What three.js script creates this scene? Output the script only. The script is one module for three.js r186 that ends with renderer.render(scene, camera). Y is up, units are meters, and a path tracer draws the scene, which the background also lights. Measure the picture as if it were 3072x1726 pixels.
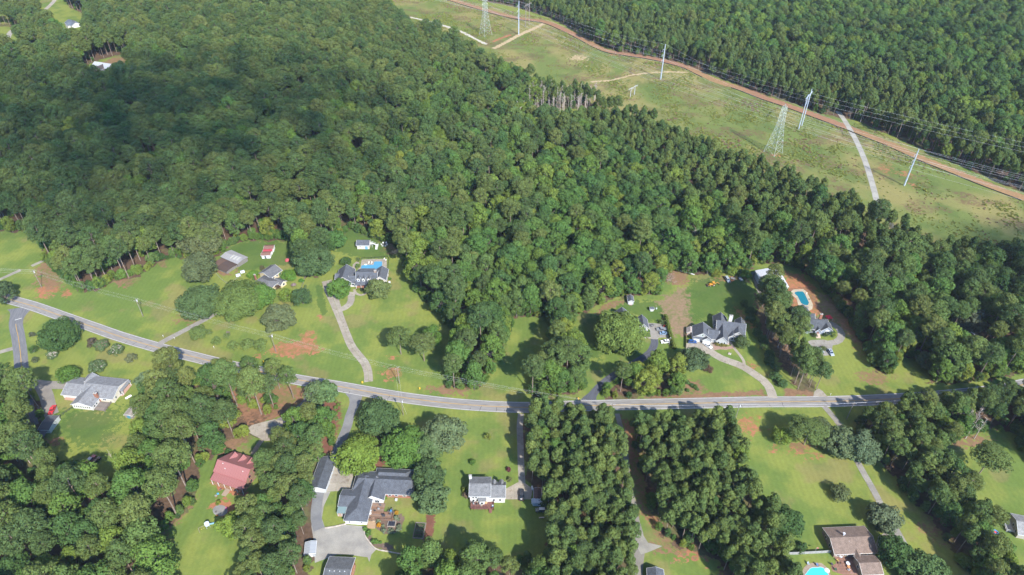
import * as THREE from 'three';
import { Sky } from 'three/addons/objects/Sky.js';
import { mergeGeometries } from 'three/addons/utils/BufferGeometryUtils.js';
import { RoundedBoxGeometry } from 'three/addons/geometries/RoundedBoxGeometry.js';

// ---------------------------------------------------------------- camera, sky, sun, exposure
const scene = new THREE.Scene();
const CAM_H = 250, PITCH = 38.4 * Math.PI / 180, FOC = 2049;          // flying height in metres, downward pitch, focal length of the 3072 px wide frame
const camera = new THREE.PerspectiveCamera(2 * Math.atan(863 / FOC) * 180 / Math.PI, 3072 / 1726, 1, 4000);
camera.position.set(0, CAM_H, 0);
camera.lookAt(0, CAM_H - Math.sin(PITCH), -Math.cos(PITCH));
camera.updateMatrixWorld();
const renderer = new THREE.WebGLRenderer({ antialias: true });
renderer.setSize(1024, 575);
renderer.toneMapping = THREE.LinearToneMapping;
renderer.toneMappingExposure = 2.0;
renderer.shadowMap.enabled = true;
renderer.shadowMap.type = THREE.PCFSoftShadowMap;
const SUN_EL = 40 * Math.PI / 180, SUN_AZ = 150 * Math.PI / 180;       // azimuth clockwise from straight ahead: behind the camera, to the right
const sunDir = new THREE.Vector3(Math.sin(SUN_AZ) * Math.cos(SUN_EL), Math.sin(SUN_EL), -Math.cos(SUN_AZ) * Math.cos(SUN_EL));
const sky = new Sky();
sky.name = 'sky';
sky.scale.setScalar(10000);
sky.material.uniforms.turbidity.value = 6;
sky.material.uniforms.rayleigh.value = 0.9;
sky.material.uniforms.mieCoefficient.value = 0.004;
sky.material.uniforms.sunPosition.value.copy(sunDir);
sky.userData = { kind: 'structure', label: 'pale blue summer sky above the woods', category: 'sky' };
scene.add(sky);
scene.environmentIntensity = 0.2;
const sun = new THREE.DirectionalLight(new THREE.Color().setRGB(1, 0.93, 0.82), 4.6);
sun.position.set(0, 0, -420).addScaledVector(sunDir, 1500);
sun.target.position.set(0, 0, -420);
sun.castShadow = true;
sun.shadow.mapSize.set(4096, 4096);
Object.assign(sun.shadow.camera, { left: -800, right: 800, top: 700, bottom: -700, near: 100, far: 3000 });
sun.shadow.radius = 1.2;
sun.name = 'sun';
scene.add(sun, sun.target);
scene.fog = new THREE.FogExp2(new THREE.Color().setRGB(0.62, 0.72, 0.85), 0.00005);

// ---------------------------------------------------------------- helpers
function rngOf(seed) { let a = seed >>> 0; return () => { a = (a + 0x6D2B79F5) | 0; let t = Math.imul(a ^ (a >>> 15), 1 | a); t = (t + Math.imul(t ^ (t >>> 7), 61 | t)) ^ t; return ((t ^ (t >>> 14)) >>> 0) / 4294967296; }; }
const rnd = rngOf(20240);
const lerp = (a, b, t) => a + (b - a) * t, clamp = (x, a = 0, b = 1) => Math.min(b, Math.max(a, x));
const sstep = (a, b, x) => { const t = clamp((x - a) / (b - a)); return t * t * (3 - 2 * t); };
const perm = (() => { const r = rngOf(7), p = [...Array(256).keys()]; for (let i = 255; i > 0; i--) { const j = Math.floor(r() * (i + 1)); [p[i], p[j]] = [p[j], p[i]]; } return new Uint8Array([...p, ...p]); })();
const vnoise = (x, y) => {                                             // value noise, 0..1
  const xi = Math.floor(x), yi = Math.floor(y), xf = x - xi, yf = y - yi, u = xf * xf * (3 - 2 * xf), w = yf * yf * (3 - 2 * yf);
  const a = xi & 255, b = (xi + 1) & 255, c = yi & 255, d = (yi + 1) & 255;
  const p00 = perm[perm[a] + c], p10 = perm[perm[b] + c], p01 = perm[perm[a] + d], p11 = perm[perm[b] + d];
  return ((p00 * (1 - u) + p10 * u) * (1 - w) + (p01 * (1 - u) + p11 * u) * w) / 255;
};
const fbm = (x, y, o = 4) => { let s = 0, a = 0.5, n = 0; for (let i = 0; i < o; i++) { s += a * vnoise(x, y); n += a; x = x * 2.03 + 17.3; y = y * 2.03 + 5.1; a *= 0.5; } return s / n; };

// where a surveyed photo point lies on the ground (or at height h): returns [x, d], d metres north of the camera
function ground(px, py, h = 0) {
  const dx = (px - 1536) / FOC, dy = (863 - py) / FOC;
  const ry = -Math.sin(PITCH) + dy * Math.cos(PITCH), rd = Math.cos(PITCH) + dy * Math.sin(PITCH), t = (h - CAM_H) / ry;
  return [dx * t, rd * t];
}
function project(x, y, d) {
  const vy = y - CAM_H, zf = -vy * Math.sin(PITCH) + d * Math.cos(PITCH), u = vy * Math.cos(PITCH) + d * Math.sin(PITCH);
  return [1536 + FOC * x / zf, 863 - FOC * u / zf, zf];
}
const Z = (ox, oy, s) => (x, y, h = 0) => ground(ox + x / s, oy + y / s, h);   // survey sheets: corner and scale of each enlargement
const V = Z(0, 0, 2575 / 3072), z3 = Z(1500, 0, 2.495), z4 = Z(2272, 0, 2.495), z5 = Z(0, 560, 2.495), z6 = Z(760, 560, 2.495), z7 = Z(1500, 560, 2.495), z8 = Z(2272, 560, 2.495),
  z9 = Z(0, 1120, 2.388), z10 = Z(760, 1120, 2.388), z11 = Z(1500, 1120, 2.388), z12 = Z(2272, 1120, 2.388),
  zA = Z(100, 1100, 6.03), zB = Z(560, 1320, 4.823), zC = Z(980, 1380, 5.564), zD = Z(1380, 1400, 6.577), zE = Z(2420, 1540, 7.156), zF = Z(1000, 690, 6.892), zG = Z(640, 720, 7.236), zH = Z(1800, 860, 7.235), zI = Z(2040, 900, 7.233), zJ = Z(2260, 780, 4.523), zK = Z(2780, 960, 7.236);
const on = (z, pts) => pts.map(p => z(...p));

const usedNames = new Map();
function numbered(name) { const n = usedNames.get(name) || 0; usedNames.set(name, n + 1); return n ? `${name}_${String(n).padStart(3, '0')}` : name; }
function tag(o, label, category, group, kind) { o.userData.label = label; o.userData.category = category; if (group) o.userData.group = group; if (kind) o.userData.kind = kind; return o; }
function thing(name, label, category, x, d, turn = 0, group, y = 0) {
  const o = new THREE.Group(); o.name = numbered(name); o.position.set(x, y, -d); o.rotation.y = turn; tag(o, label, category, group); scene.add(o); return o;
}
function struct(o, name, label) { o.name = numbered(name); o.userData.kind = 'structure'; if (label) { o.userData.label = label; o.userData.category = name.replace(/_/g, ' '); } scene.add(o); o.traverse(m => { m.castShadow = m.receiveShadow = true; }); return o; }
function part(name, geo, m, parent) { const o = new THREE.Mesh(geo, m); o.name = name; o.castShadow = o.receiveShadow = true; parent.add(o); return o; }

// geometry collector: triangles with metre uv laid along each face
class B {
  constructor() { this.p = []; }
  tri(a, b, c) { this.p.push(...a, ...b, ...c); return this; }
  quad(a, b, c, d) { return this.tri(a, b, c).tri(a, c, d); }
  box(x0, x1, y0, y1, z0, z1) {
    const v = (i, j, k) => [i ? x1 : x0, j ? y1 : y0, k ? z1 : z0];
    this.quad(v(0, 0, 1), v(1, 0, 1), v(1, 1, 1), v(0, 1, 1)).quad(v(1, 0, 0), v(0, 0, 0), v(0, 1, 0), v(1, 1, 0)).quad(v(0, 1, 1), v(1, 1, 1), v(1, 1, 0), v(0, 1, 0));
    return this.quad(v(0, 0, 0), v(1, 0, 0), v(1, 0, 1), v(0, 0, 1)).quad(v(1, 0, 1), v(1, 0, 0), v(1, 1, 0), v(1, 1, 1)).quad(v(0, 0, 0), v(0, 0, 1), v(0, 1, 1), v(0, 1, 0));
  }
  // a closed outline in a plane, run from t0 to t1; place(a, y, t) gives the point
  prism(poly, t0, t1, place) {
    const tr = THREE.ShapeUtils.triangulateShape(poly.map(p => new THREE.Vector2(...p)), []);
    for (const [i, j, k] of tr) { this.tri(place(...poly[i], t0), place(...poly[k], t0), place(...poly[j], t0)); this.tri(place(...poly[i], t1), place(...poly[j], t1), place(...poly[k], t1)); }
    for (let i = 0; i < poly.length; i++) { const a = poly[i], b = poly[(i + 1) % poly.length]; this.quad(place(...a, t0), place(...b, t0), place(...b, t1), place(...a, t1)); }
    return this;
  }
  bar(a, b, r0, r1 = r0, n = 5) {                                      // a tapered round bar
    const A = new THREE.Vector3(...a), D = new THREE.Vector3(...b).sub(A), L = D.length(); if (L < 1e-6) return this; D.divideScalar(L);
    const s = Math.abs(D.y) < 0.9 ? new THREE.Vector3(0, 1, 0) : new THREE.Vector3(1, 0, 0), u = s.clone().cross(D).normalize(), w = D.clone().cross(u), ring = (t, r) => Array.from({ length: n }, (_, i) => { const q = i / n * Math.PI * 2; return A.clone().addScaledVector(D, t).addScaledVector(u, Math.cos(q) * r).addScaledVector(w, Math.sin(q) * r).toArray(); });
    const p = ring(0, r0), q = ring(L, r1);
    for (let i = 0; i < n; i++) { const j = (i + 1) % n; this.quad(p[i], p[j], q[j], q[i]); if (r1 > 0.02 && i > 1) this.tri(q[0], q[i - 1], q[i]); }
    return this;
  }
  add(geo, m) { const g = geo.index ? geo.toNonIndexed() : geo, a = g.attributes.position, v = new THREE.Vector3(); for (let i = 0; i < a.count; i++) { v.fromBufferAttribute(a, i); if (m) v.applyMatrix4(m); this.p.push(v.x, v.y, v.z); } return this; }
  cyl(x, y0, y1, z, r0, r1 = r0, n = 12) { return this.add(new THREE.CylinderGeometry(r1, r0, y1 - y0, n), new THREE.Matrix4().makeTranslation(x, (y0 + y1) / 2, z)); }
  geo() {
    const g = new THREE.BufferGeometry(), p = new Float32Array(this.p), uv = new Float32Array(p.length / 3 * 2), a = new THREE.Vector3(), b = new THREE.Vector3(), c = new THREE.Vector3(), n = new THREE.Vector3(), t = new THREE.Vector3(), bt = new THREE.Vector3();
    for (let i = 0; i < p.length; i += 9) {
      a.set(p[i], p[i + 1], p[i + 2]); b.set(p[i + 3], p[i + 4], p[i + 5]); c.set(p[i + 6], p[i + 7], p[i + 8]);
      n.crossVectors(bt.subVectors(b, a), t.subVectors(c, a)).normalize();
      if (Math.abs(n.y) > 0.98) t.set(1, 0, 0); else t.set(-n.z, 0, n.x).normalize();
      bt.crossVectors(n, t);
      [a, b, c].forEach((q, k) => { uv[i / 9 * 6 + k * 2] = q.dot(t); uv[i / 9 * 6 + k * 2 + 1] = q.dot(bt); });
    }
    g.setAttribute('position', new THREE.BufferAttribute(p, 3)); g.setAttribute('uv', new THREE.BufferAttribute(uv, 2)); g.computeVertexNormals(); return g;
  }
}

// ---------------------------------------------------------------- materials
function tex(w, h, fn, srgb = true) {
  const d = new Uint8Array(w * h * 4);
  for (let y = 0; y < h; y++) for (let x = 0; x < w; x++) { const c = fn(x, y), i = (y * w + x) * 4; d[i] = clamp(c[0]) * 255; d[i + 1] = clamp(c[1]) * 255; d[i + 2] = clamp(c[2]) * 255; d[i + 3] = 255; }
  const t = new THREE.DataTexture(d, w, h); t.wrapS = t.wrapT = THREE.RepeatWrapping; t.magFilter = THREE.LinearFilter; t.minFilter = THREE.LinearMipmapLinearFilter; t.generateMipmaps = true;
  if (srgb) t.colorSpace = THREE.SRGBColorSpace; t.needsUpdate = true; return t;
}
const tileNoise = (x, y, w, h, f, o = 3) => { const a = x / w, b = y / h, n = (i, j) => fbm((a + i) * f, (b + j) * f, o); return n(0, 0) * (1 - a) * (1 - b) + n(-1, 0) * a * (1 - b) + n(0, -1) * (1 - a) * b + n(-1, -1) * a * b; };   // tiles without a seam
function scaled(t, mx, my = mx) { const c = t.clone(); c.repeat.set(1 / mx, 1 / my); c.needsUpdate = true; return c; }
const g3 = v => [v, v, v];
const T = {
  shingle: scaled(tex(256, 256, (x, y) => { const r = rngOf(Math.floor(x / 8) * 91 + Math.floor(y / 8) * 7177)(); return g3(0.74 + 0.16 * r + 0.3 * (tileNoise(x, y, 256, 256, 7) - 0.5) + (y % 8 === 0 ? -0.12 : 0)); }), 9),
  concrete: scaled(tex(256, 256, (x, y) => { const n = tileNoise(x, y, 256, 256, 6, 4), m = tileNoise(x, y, 256, 256, 40, 2), s = sstep(0.55, 0.75, tileNoise(x + 77, y, 256, 256, 11, 3)); return [0.86 + 0.2 * (n - 0.5) + 0.16 * (m - 0.5) - 0.1 * s, 0.85 + 0.2 * (n - 0.5) + 0.16 * (m - 0.5) - 0.12 * s, 0.83 + 0.2 * (n - 0.5) + 0.16 * (m - 0.5) - 0.14 * s]; }), 14),
  gravel: scaled(tex(256, 256, (x, y) => { const n = tileNoise(x, y, 256, 256, 5, 4), m = vnoise(x * 1.1, y * 1.1); return [0.8 + 0.3 * (n - 0.5) + 0.24 * (m - 0.5), 0.79 + 0.3 * (n - 0.5) + 0.24 * (m - 0.5), 0.77 + 0.26 * (n - 0.5) + 0.24 * (m - 0.5)]; }), 16),
  ribs: scaled(tex(64, 8, (x) => g3(x % 16 < 2 ? 0.62 : 0.88 + 0.08 * vnoise(x * 0.3, 3))), 2.4),
  wood: scaled(tex(128, 128, (x, y) => g3(0.78 + 0.3 * (tileNoise(x, y * 0.12, 128, 128, 20, 3) - 0.5))), 3),
  siding: scaled(tex(16, 64, (x, y) => g3(y % 8 === 0 ? 0.72 : 0.92)), 1.6),
  brick: scaled(tex(128, 128, (x, y) => { const row = Math.floor(y / 8), xx = x + (row % 2) * 12; if (y % 8 === 0 || xx % 24 === 0) return [0.75, 0.7, 0.66]; const r = rngOf(row * 131 + Math.floor(xx / 24) * 17)(); return [0.72 + 0.25 * r, 0.7 + 0.25 * r, 0.7 + 0.25 * r]; }), 1.2),
  fine: scaled(tex(128, 128, (x, y) => g3(0.84 + 0.24 * (tileNoise(x, y, 128, 128, 12, 4) - 0.5) + 0.08 * (vnoise(x, y) - 0.5))), 5),
};
const mats = new Map();
function mat(r, g, b, o = {}) { const k = [r, g, b, JSON.stringify(o, (kk, v) => v && v.isTexture ? v.uuid : v)].join(); if (!mats.has(k)) mats.set(k, new THREE.MeshStandardMaterial({ color: new THREE.Color().setRGB(r, g, b), roughness: 0.85, ...o })); return mats.get(k); }
// ---------------------------------------------------------------- survey of the place: woods, clearings, roads (outlines on the ground, in metres)
const inPoly = (p, x, y) => { let c = false; for (let i = 0, j = p.length - 1; i < p.length; j = i++) { const [xi, yi] = p[i], [xj, yj] = p[j]; if ((yi > y) !== (yj > y) && x < (xj - xi) * (y - yi) / (yj - yi) + xi) c = !c; } return c; };
const boxOf = p => { const b = [1e9, 1e9, -1e9, -1e9]; for (const [x, y] of p) { b[0] = Math.min(b[0], x); b[1] = Math.min(b[1], y); b[2] = Math.max(b[2], x); b[3] = Math.max(b[3], y); } return b; };
const curve = (pts, step = 3) => { const c = new THREE.CatmullRomCurve3(pts.map(p => new THREE.Vector3(p[0], 0, p[1])), false, 'centripetal'); return c.getSpacedPoints(Math.max(2, Math.round(c.getLength() / step))).map(p => [p.x, p.z]); };
const segDist = (x, y, a, b) => { const dx = b[0] - a[0], dy = b[1] - a[1], t = clamp(((x - a[0]) * dx + (y - a[1]) * dy) / (dx * dx + dy * dy)); return Math.hypot(x - a[0] - dx * t, y - a[1] - dy * t); };
const lineDist = (l, x, y) => { let m = 1e9; for (let i = 1; i < l.length; i++) m = Math.min(m, segDist(x, y, l[i - 1], l[i])); return m; };

// woods: outline vertices are [x, y, height at which the outline was read]; mix = share of [mature pine, slender pine, broadleaf]
const woods = [];
const wood = (id, where, pts, mix, gap, extra = {}) => { const poly = on(V, pts); woods.push({ id, where, poly, box: boxOf(poly), mix, gap, ...extra }); };
wood('main', 'in the wide mixed wood behind the houses', [
  [-160, 560, 0], [0, 575, 2], [35, 585, 0], [92, 560, 4], [118, 660, 0], [188, 725, 0], [215, 738, 0], [255, 726, 0], [289, 706, 0], [346, 696, 0], [396, 661, 0], [430, 648, 0], [480, 640, 3], [540, 640, 3], [560, 628, 0], [598, 608, 0], [650, 606, 0], [735, 606, 0], [745, 640, 4], [765, 690, 2], [800, 690, 2], [830, 622, 3], [850, 592, 2], [885, 575, 0], [905, 590, 0], [960, 608, 0], [1000, 622, 0], [1034, 690, 3], [1064, 745, 2], [1118, 800, 2], [1150, 830, 4], [1166, 858, 4], [1158, 905, 8], [1125, 930, 8], [1130, 965, 3], [1195, 980, 0], [1222, 955, 0], [1248, 905, 0], [1270, 850, 0], [1290, 798, 0], [1385, 796, 0],
  [1395, 870, 4], [1378, 920, 6], [1345, 962, 5], [1335, 992, 2], [1400, 998, 0], [1462, 985, 0], [1464, 930, 3], [1428, 850, 3], [1436, 802, 0], [1530, 755, 0], [1575, 745, 0], [1650, 742, 0], [1676, 705, 2], [1690, 680, 0], [1735, 690, 0], [1800, 690, 0], [1880, 682, 0], [1905, 650, 4], [1995, 668, 0], [2050, 702, 0], [2092, 752, 0], [2135, 805, 0], [2185, 880, 0], [2200, 930, 0], [2235, 935, 2], [2260, 890, 5], [2300, 880, 5], [2330, 905, 3], [2300, 960, 0], [2380, 958, 2], [2480, 958, 0], [2575, 940, 0], [2700, 920, 0], [2700, 590, 14],
  [2520, 598, 16], [2440, 590, 17], [2400, 602, 14], [2330, 588, 15], [2270, 545, 15], [2200, 507, 16], [2130, 482, 16], [2050, 442, 17], [1950, 397, 17], [1870, 370, 17], [1790, 345, 18], [1700, 300, 18], [1640, 270, 18], [1560, 250, 18], [1480, 202, 19], [1400, 190, 19], [1300, 152, 20], [1260, 128, 20], [1210, 118, 20], [1150, 82, 20], [1035, 52, 22], [985, 0, 24], [960, -60, 24], [-300, -60, 24], [-300, 400, 10]], [0.46, 0.1, 0.44], 8.0, { scale: 1.02 });
wood('beyond', 'in the wood beyond the power line clearing', [
  [1130, -12, 0], [1290, 16, 0], [1380, 44, 0], [1430, 68, 0], [1500, 110, 0], [1560, 132, 0], [1640, 144, 0], [1710, 158, 0], [1800, 192, 0], [1900, 232, 0], [2000, 262, 0], [2060, 285, 0], [2110, 296, 0], [2150, 302, 0], [2250, 345, 0], [2350, 388, 0], [2450, 432, 0], [2575, 486, 0], [2800, 560, 0], [3000, 100, 20], [2900, -70, 20], [1100, -70, 20]], [0.1, 0.5, 0.4], 7.8);
wood('corner', 'in the dense wood below the white ranch house', [
  [-40, 930, 20], [30, 922, 22], [68, 960, 18], [85, 1010, 8], [80, 1075, 6], [92, 1130, 4], [140, 1165, 6], [195, 1205, 5], [240, 1222, 4], [292, 1200, 6], [325, 1130, 8], [352, 1060, 8], [370, 980, 12], [380, 912, 18], [402, 882, 23], [515, 890, 23], [540, 935, 10], [552, 990, 4], [620, 1010, 6], [690, 1000, 3], [700, 1035, 0], [640, 1065, 2], [610, 1090, 4], [560, 1130, 3], [508, 1150, 2], [485, 1205, 4], [478, 1265, 3], [435, 1300, 2], [395, 1338, 2], [380, 1375, 2], [425, 1447, 0], [440, 1520, 0], [-60, 1620, 0], [-120, 1200, 8]], [0.5, 0, 0.5], 7.2, { scale: 1.08 });
wood('strip', 'in the strip between the red-roofed house and gravel drive', [
  [700, 1080, 8], [730, 1040, 14], [790, 1018, 16], [828, 1050, 10], [826, 1110, 6], [800, 1140, 5], [806, 1180, 10], [790, 1240, 5], [790, 1300, 3], [785, 1400, 2], [760, 1500, 0], [600, 1520, 0], [600, 1440, 8], [625, 1400, 10], [628, 1300, 8], [650, 1250, 8], [662, 1180, 12], [690, 1120, 10]], [0.7, 0.1, 0.2], 5.0, { scale: 0.74 });
wood('block', 'in the pine block between cape house and gravel lane', [
  [1318, 1005, 15], [1400, 1008, 15], [1500, 1012, 15], [1542, 1035, 12], [1550, 1090, 8], [1574, 1150, 8], [1594, 1240, 6], [1592, 1330, 3], [1590, 1447, 0], [1590, 1540, 0], [1370, 1540, 0], [1378, 1400, 4], [1384, 1330, 4], [1376, 1255, 6], [1322, 1180, 5], [1312, 1090, 4]], [0.14, 0.81, 0.05], 3.5, { scale: 0.62 });
wood('lower', 'in the bottom clump below the raised garden bed', [
  [1010, 1410, 10], [1060, 1382, 12], [1120, 1372, 14], [1210, 1382, 13], [1260, 1362, 15], [1300, 1390, 12], [1380, 1400, 10], [1380, 1540, 0], [1000, 1540, 0]], [0.3, 0, 0.7], 6.4, { scale: 0.8 });
wood('pines', 'in the pine block right of the gravel lane', [
  [1606, 1040, 14], [1700, 1028, 15], [1850, 1030, 15], [1872, 1100, 12], [1882, 1180, 10], [1920, 1250, 10], [1945, 1310, 8], [1965, 1380, 6], [1990, 1540, 0], [1860, 1540, 0], [1800, 1400, 0], [1700, 1375, 0], [1660, 1345, 0], [1645, 1295, 0], [1626, 1205, 3], [1606, 1110, 5]], [0.08, 0.87, 0.05], 3.5, { scale: 0.64 });
wood('belt', 'in the tree belt running down to the lower right corner', [
  [2185, 1020, 14], [2240, 1000, 15], [2320, 985, 15], [2420, 990, 14], [2480, 985, 13], [2575, 960, 12], [2650, 960, 10], [2650, 1080, 4], [2560, 1080, 3], [2500, 1075, 0], [2440, 1092, 0], [2405, 1098, 2], [2372, 1130, 6], [2400, 1180, 8], [2430, 1250, 7], [2480, 1320, 6], [2515, 1390, 5], [2570, 1540, 0], [2490, 1540, 0], [2440, 1447, 0], [2390, 1370, 0], [2340, 1300, 0], [2280, 1230, 2], [2235, 1160, 3], [2185, 1100, 6]], [0.45, 0.4, 0.15], 4.1, { scale: 0.7 });
wood('edge', 'beside the lawn at the right edge of the frame', [
  [2575, 1060, 4], [2575, 1120, 2], [2610, 1190, 0], [2680, 1200, 0], [2680, 1050, 4]], [0.6, 0, 0.4], 6, { scale: 0.75 });
wood('verge', 'between the dark drive and road, beside the big maple', [
  [1528, 960, 10], [1560, 915, 14], [1620, 900, 15], [1680, 885, 15], [1712, 905, 12], [1716, 960, 5], [1700, 1000, 0], [1640, 1000, 0], [1560, 1008, 0], [1530, 1002, 0]], [0.1, 0, 0.9], 6.6, { scale: 0.95, bright: true });
wood('row', 'in the pine row between the two grey-roofed houses', [
  [1898, 740, 0], [1934, 740, 0], [1966, 828, 0], [2004, 868, 0], [2030, 925, 0], [2056, 988, 0], [2012, 992, 0], [1982, 935, 0], [1935, 880, 0], [1903, 800, 0]], [0.6, 0.4, 0], 3.8, { scale: 0.88 });
wood('entry', 'among the pine straw between the road and the tan parking pad', [
  [545, 945, 0], [620, 965, 0], [690, 965, 0], [760, 980, 0], [768, 1000, 0], [700, 1020, 0], [620, 1040, 0], [565, 1010, 0]], [1, 0, 0], 7.5, { sparse: true, scale: 0.75 });

// open ground inside the woods
const clearings = [
  on(V, [[208, 170, 0], [250, 150, 0], [300, 138, 0], [345, 146, 0], [354, 180, 0], [310, 232, 0], [225, 242, 0]]),
  on(V, [[-60, -40, 0], [150, -40, 0], [175, 20, 0], [225, 40, 0], [238, 100, 0], [225, 135, 0], [175, 120, 0], [140, 90, 0], [118, 70, 0], [100, 30, 0], [40, 30, 0], [20, 60, 0], [-60, 60, 0]]),
  on(V, [[-60, 70, 0], [20, 66, 0], [64, 85, 0], [62, 140, 0], [10, 160, 0], [-60, 160, 0]]),
  on(V, [[1318, 276, 0], [1400, 272, 0], [1500, 276, 0], [1508, 294, 0], [1468, 316, 0], [1342, 318, 0]]),
  on(V, [[1655, 770, 0], [1660, 700, 0], [1700, 680, 0], [1740, 700, 0], [1740, 790, 0]]),
  on(V, [[2280, 905, 0], [2340, 895, 0], [2335, 960, 0], [2290, 965, 0]]),
  on(V, [[2400, 870, 0], [2470, 860, 0], [2480, 910, 0], [2400, 915, 0]]),
];
const rightOfWay = on(V, [[985, 0, 0], [1035, 70, 0], [1150, 120, 0], [1210, 160, 0], [1300, 200, 0], [1480, 262, 0], [1560, 300, 0], [1700, 355, 0], [1870, 425, 0], [1950, 450, 0], [2130, 530, 0], [2330, 640, 0], [2520, 660, 0], [2800, 720, 0], [2800, 560, 0], [2575, 492, 0], [2350, 394, 0], [2150, 306, 0], [2000, 266, 0], [1800, 196, 0], [1640, 146, 0], [1500, 116, 0], [1380, 48, 0], [1160, 0, 0], [1100, -40, 0], [960, -40, 0]]);

// carriageways and drives (centre lines)
const mainRoad = curve([...on(z5, [[-420, 700], [-150, 775], [80, 848], [240, 893], [500, 984], [700, 1054], [900, 1124], [1170, 1203], [1480, 1283], [1740, 1345], [1880, 1371]]), ...on(z10, [[150, 12], [300, 44], [610, 95], [830, 134], [1000, 163], [1200, 192], [1500, 224], [1910, 245]]), ...on(z11, [[500, 236], [1100, 222], [1480, 214]]), ...on(z12, [[0, 206], [500, 203], [900, 189], [1400, 155], [1770, 112], [1910, 82], [2300, 0]])], 2.5);
const sideRoad = curve(on(z5, [[165, 905], [118, 1010], [135, 1130], [152, 1260], [158, 1360], [165, 1447], [185, 1600], [230, 1800]]), 2.5);
const dirtRoad = curve([...on(z3, [[-420, -20], [0, 105], [150, 138], [340, 165], [480, 220], [620, 290], [720, 345], [820, 385], [960, 408], [1100, 428], [1250, 460], [1400, 502], [1500, 550], [1620, 605], [1800, 662], [1990, 735]]), ...on(z4, [[200, 780], [400, 852], [640, 940], [820, 1010], [1000, 1082], [1200, 1172], [1500, 1292], [1700, 1372], [1990, 1480], [2300, 1600]])], 4);
const tracks = [                                                     // bare tracks worn into the grass: [line, half width, kind]
  [dirtRoad, 4.4, 'track'],
  [curve(on(z3, [[-40, 360], [0, 340], [140, 265], [250, 215], [340, 170]])), 2.6, 'sand'],
  [curve(on(z3, [[690, 612], [850, 597], [1000, 560], [1200, 540], [1400, 541]])), 1.3, 'sand'],
  [curve(on(Z(760, 0, 2.495), [[1180, 130], [1280, 152], [1420, 190], [1560, 240], [1680, 300], [1740, 330]])), 1.8, 'pale'],
  [curve(on(Z(760, 0, 2.495), [[1800, 310], [1860, 285], [1920, 262]])), 2, 'clay'],
];
const laneGravel = curve([...on(z4, [[600, 830], [640, 880], [690, 960], [740, 1050], [790, 1160], [830, 1270], [880, 1440]]), ...on(z8, [[895, 100], [960, 210], [1000, 280], [1060, 360]])], 4);
const lowerLane = curve(on(z11, [[840, 290], [880, 450], [905, 620], [920, 780], [950, 900], [978, 1050], [1000, 1160], [1000, 1260], [985, 1350], [975, 1460], [965, 1600]]), 3);
// ---------------------------------------------------------------- ground
const PATCHES = [];                                                  // bare or planted ground with an outline of its own
const patch = (kind, poly, rag = 1) => PATCHES.push({ kind, poly, box: boxOf(poly), rag });
const oval = (z, x, y, rx, ry, n = 14) => Array.from({ length: n }, (_, i) => z(x + rx * Math.cos(i / n * 6.2832), y + ry * Math.sin(i / n * 6.2832)));
patch('clay', on(z6, [[120, 1215], [200, 1170], [370, 1150], [385, 1065], [430, 1080], [510, 1240], [300, 1275], [130, 1265]]), 2.2);
patch('clay', oval(z6, 512, 975, 30, 14), 1.5); patch('clay', oval(z6, 1030, 1400, 62, 42), 2); patch('clay', oval(z6, 1040, 1285, 35, 16), 2); patch('clay', oval(z6, 40, 1268, 40, 10), 1.5);
patch('soil', on(z5, [[255, 640], [300, 590], [400, 555], [440, 600], [450, 720], [430, 800], [300, 790]]), 3); patch('clay', on(z5, [[262, 765], [345, 755], [350, 835], [300, 830]]), 2); patch('clay', oval(z5, 497, 797, 32, 26), 1.5); patch('clay', oval(z5, 405, 780, 50, 22), 2);
patch('soil', oval(z5, 930, 705, 110, 34), 3); patch('soil', oval(z5, 1205, 575, 30, 26), 2); patch('soil', oval(z5, 1400, 990, 70, 30), 3);
patch('soil', oval(z10, 1430, 120, 130, 28), 3); patch('soil', oval(z10, 1320, 105, 90, 12), 2);
patch('straw', on(z10, [[-140, 40], [60, 70], [300, 80], [385, 110], [380, 180], [300, 250], [160, 330], [-60, 360], [-200, 200]]), 3);
patch('mulch', on(z10, [[490, 200], [600, 200], [630, 260], [610, 350], [575, 470], [560, 580], [480, 580], [470, 480], [520, 380]]), 1.2);
patch('mulch', on(z10, [[700, 480], [780, 440], [930, 470], [960, 640], [900, 700], [720, 700], [680, 600]]), 1);
patch('mulch', on(z10, [[1235, 1010], [1305, 1015], [1278, 1290], [1215, 1290]]), 0.5);
patch('bed', on(z10, [[835, 1050], [1060, 1010], [1085, 1050], [1060, 1110], [1000, 1150], [940, 1155], [880, 1110]]), 0.4);
patch('bed', on(z10, [[790, 1110], [830, 1120], [840, 1180], [900, 1215], [990, 1225], [1000, 1265], [900, 1265], [820, 1200]]), 0.6);
patch('soil', on(z9, [[1490, 520], [1560, 500], [1640, 480], [1720, 420], [1800, 440], [1780, 500], [1700, 540], [1600, 570], [1520, 580]]), 2);
patch('clay', on(z9, [[1500, 930], [1560, 890], [1660, 920], [1670, 990], [1600, 1030], [1500, 970]]), 1); patch('soil', on(z9, [[1340, 960], [1400, 870], [1430, 880], [1360, 970]]), 1.5); patch('soil', on(z9, [[1090, 1050], [1200, 1090], [1210, 1150], [1180, 1250], [1120, 1250], [1090, 1130]]), 2); patch('soil', on(z9, [[1240, 1090], [1310, 970], [1330, 990], [1270, 1090]]), 1.5);
patch('clay', on(z9, [[1510, 770], [1540, 780], [1820, 880], [1790, 900], [1540, 830]]), 1); patch('straw', on(z9, [[330, 470], [440, 480], [400, 520], [310, 520]]), 2);
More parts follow.
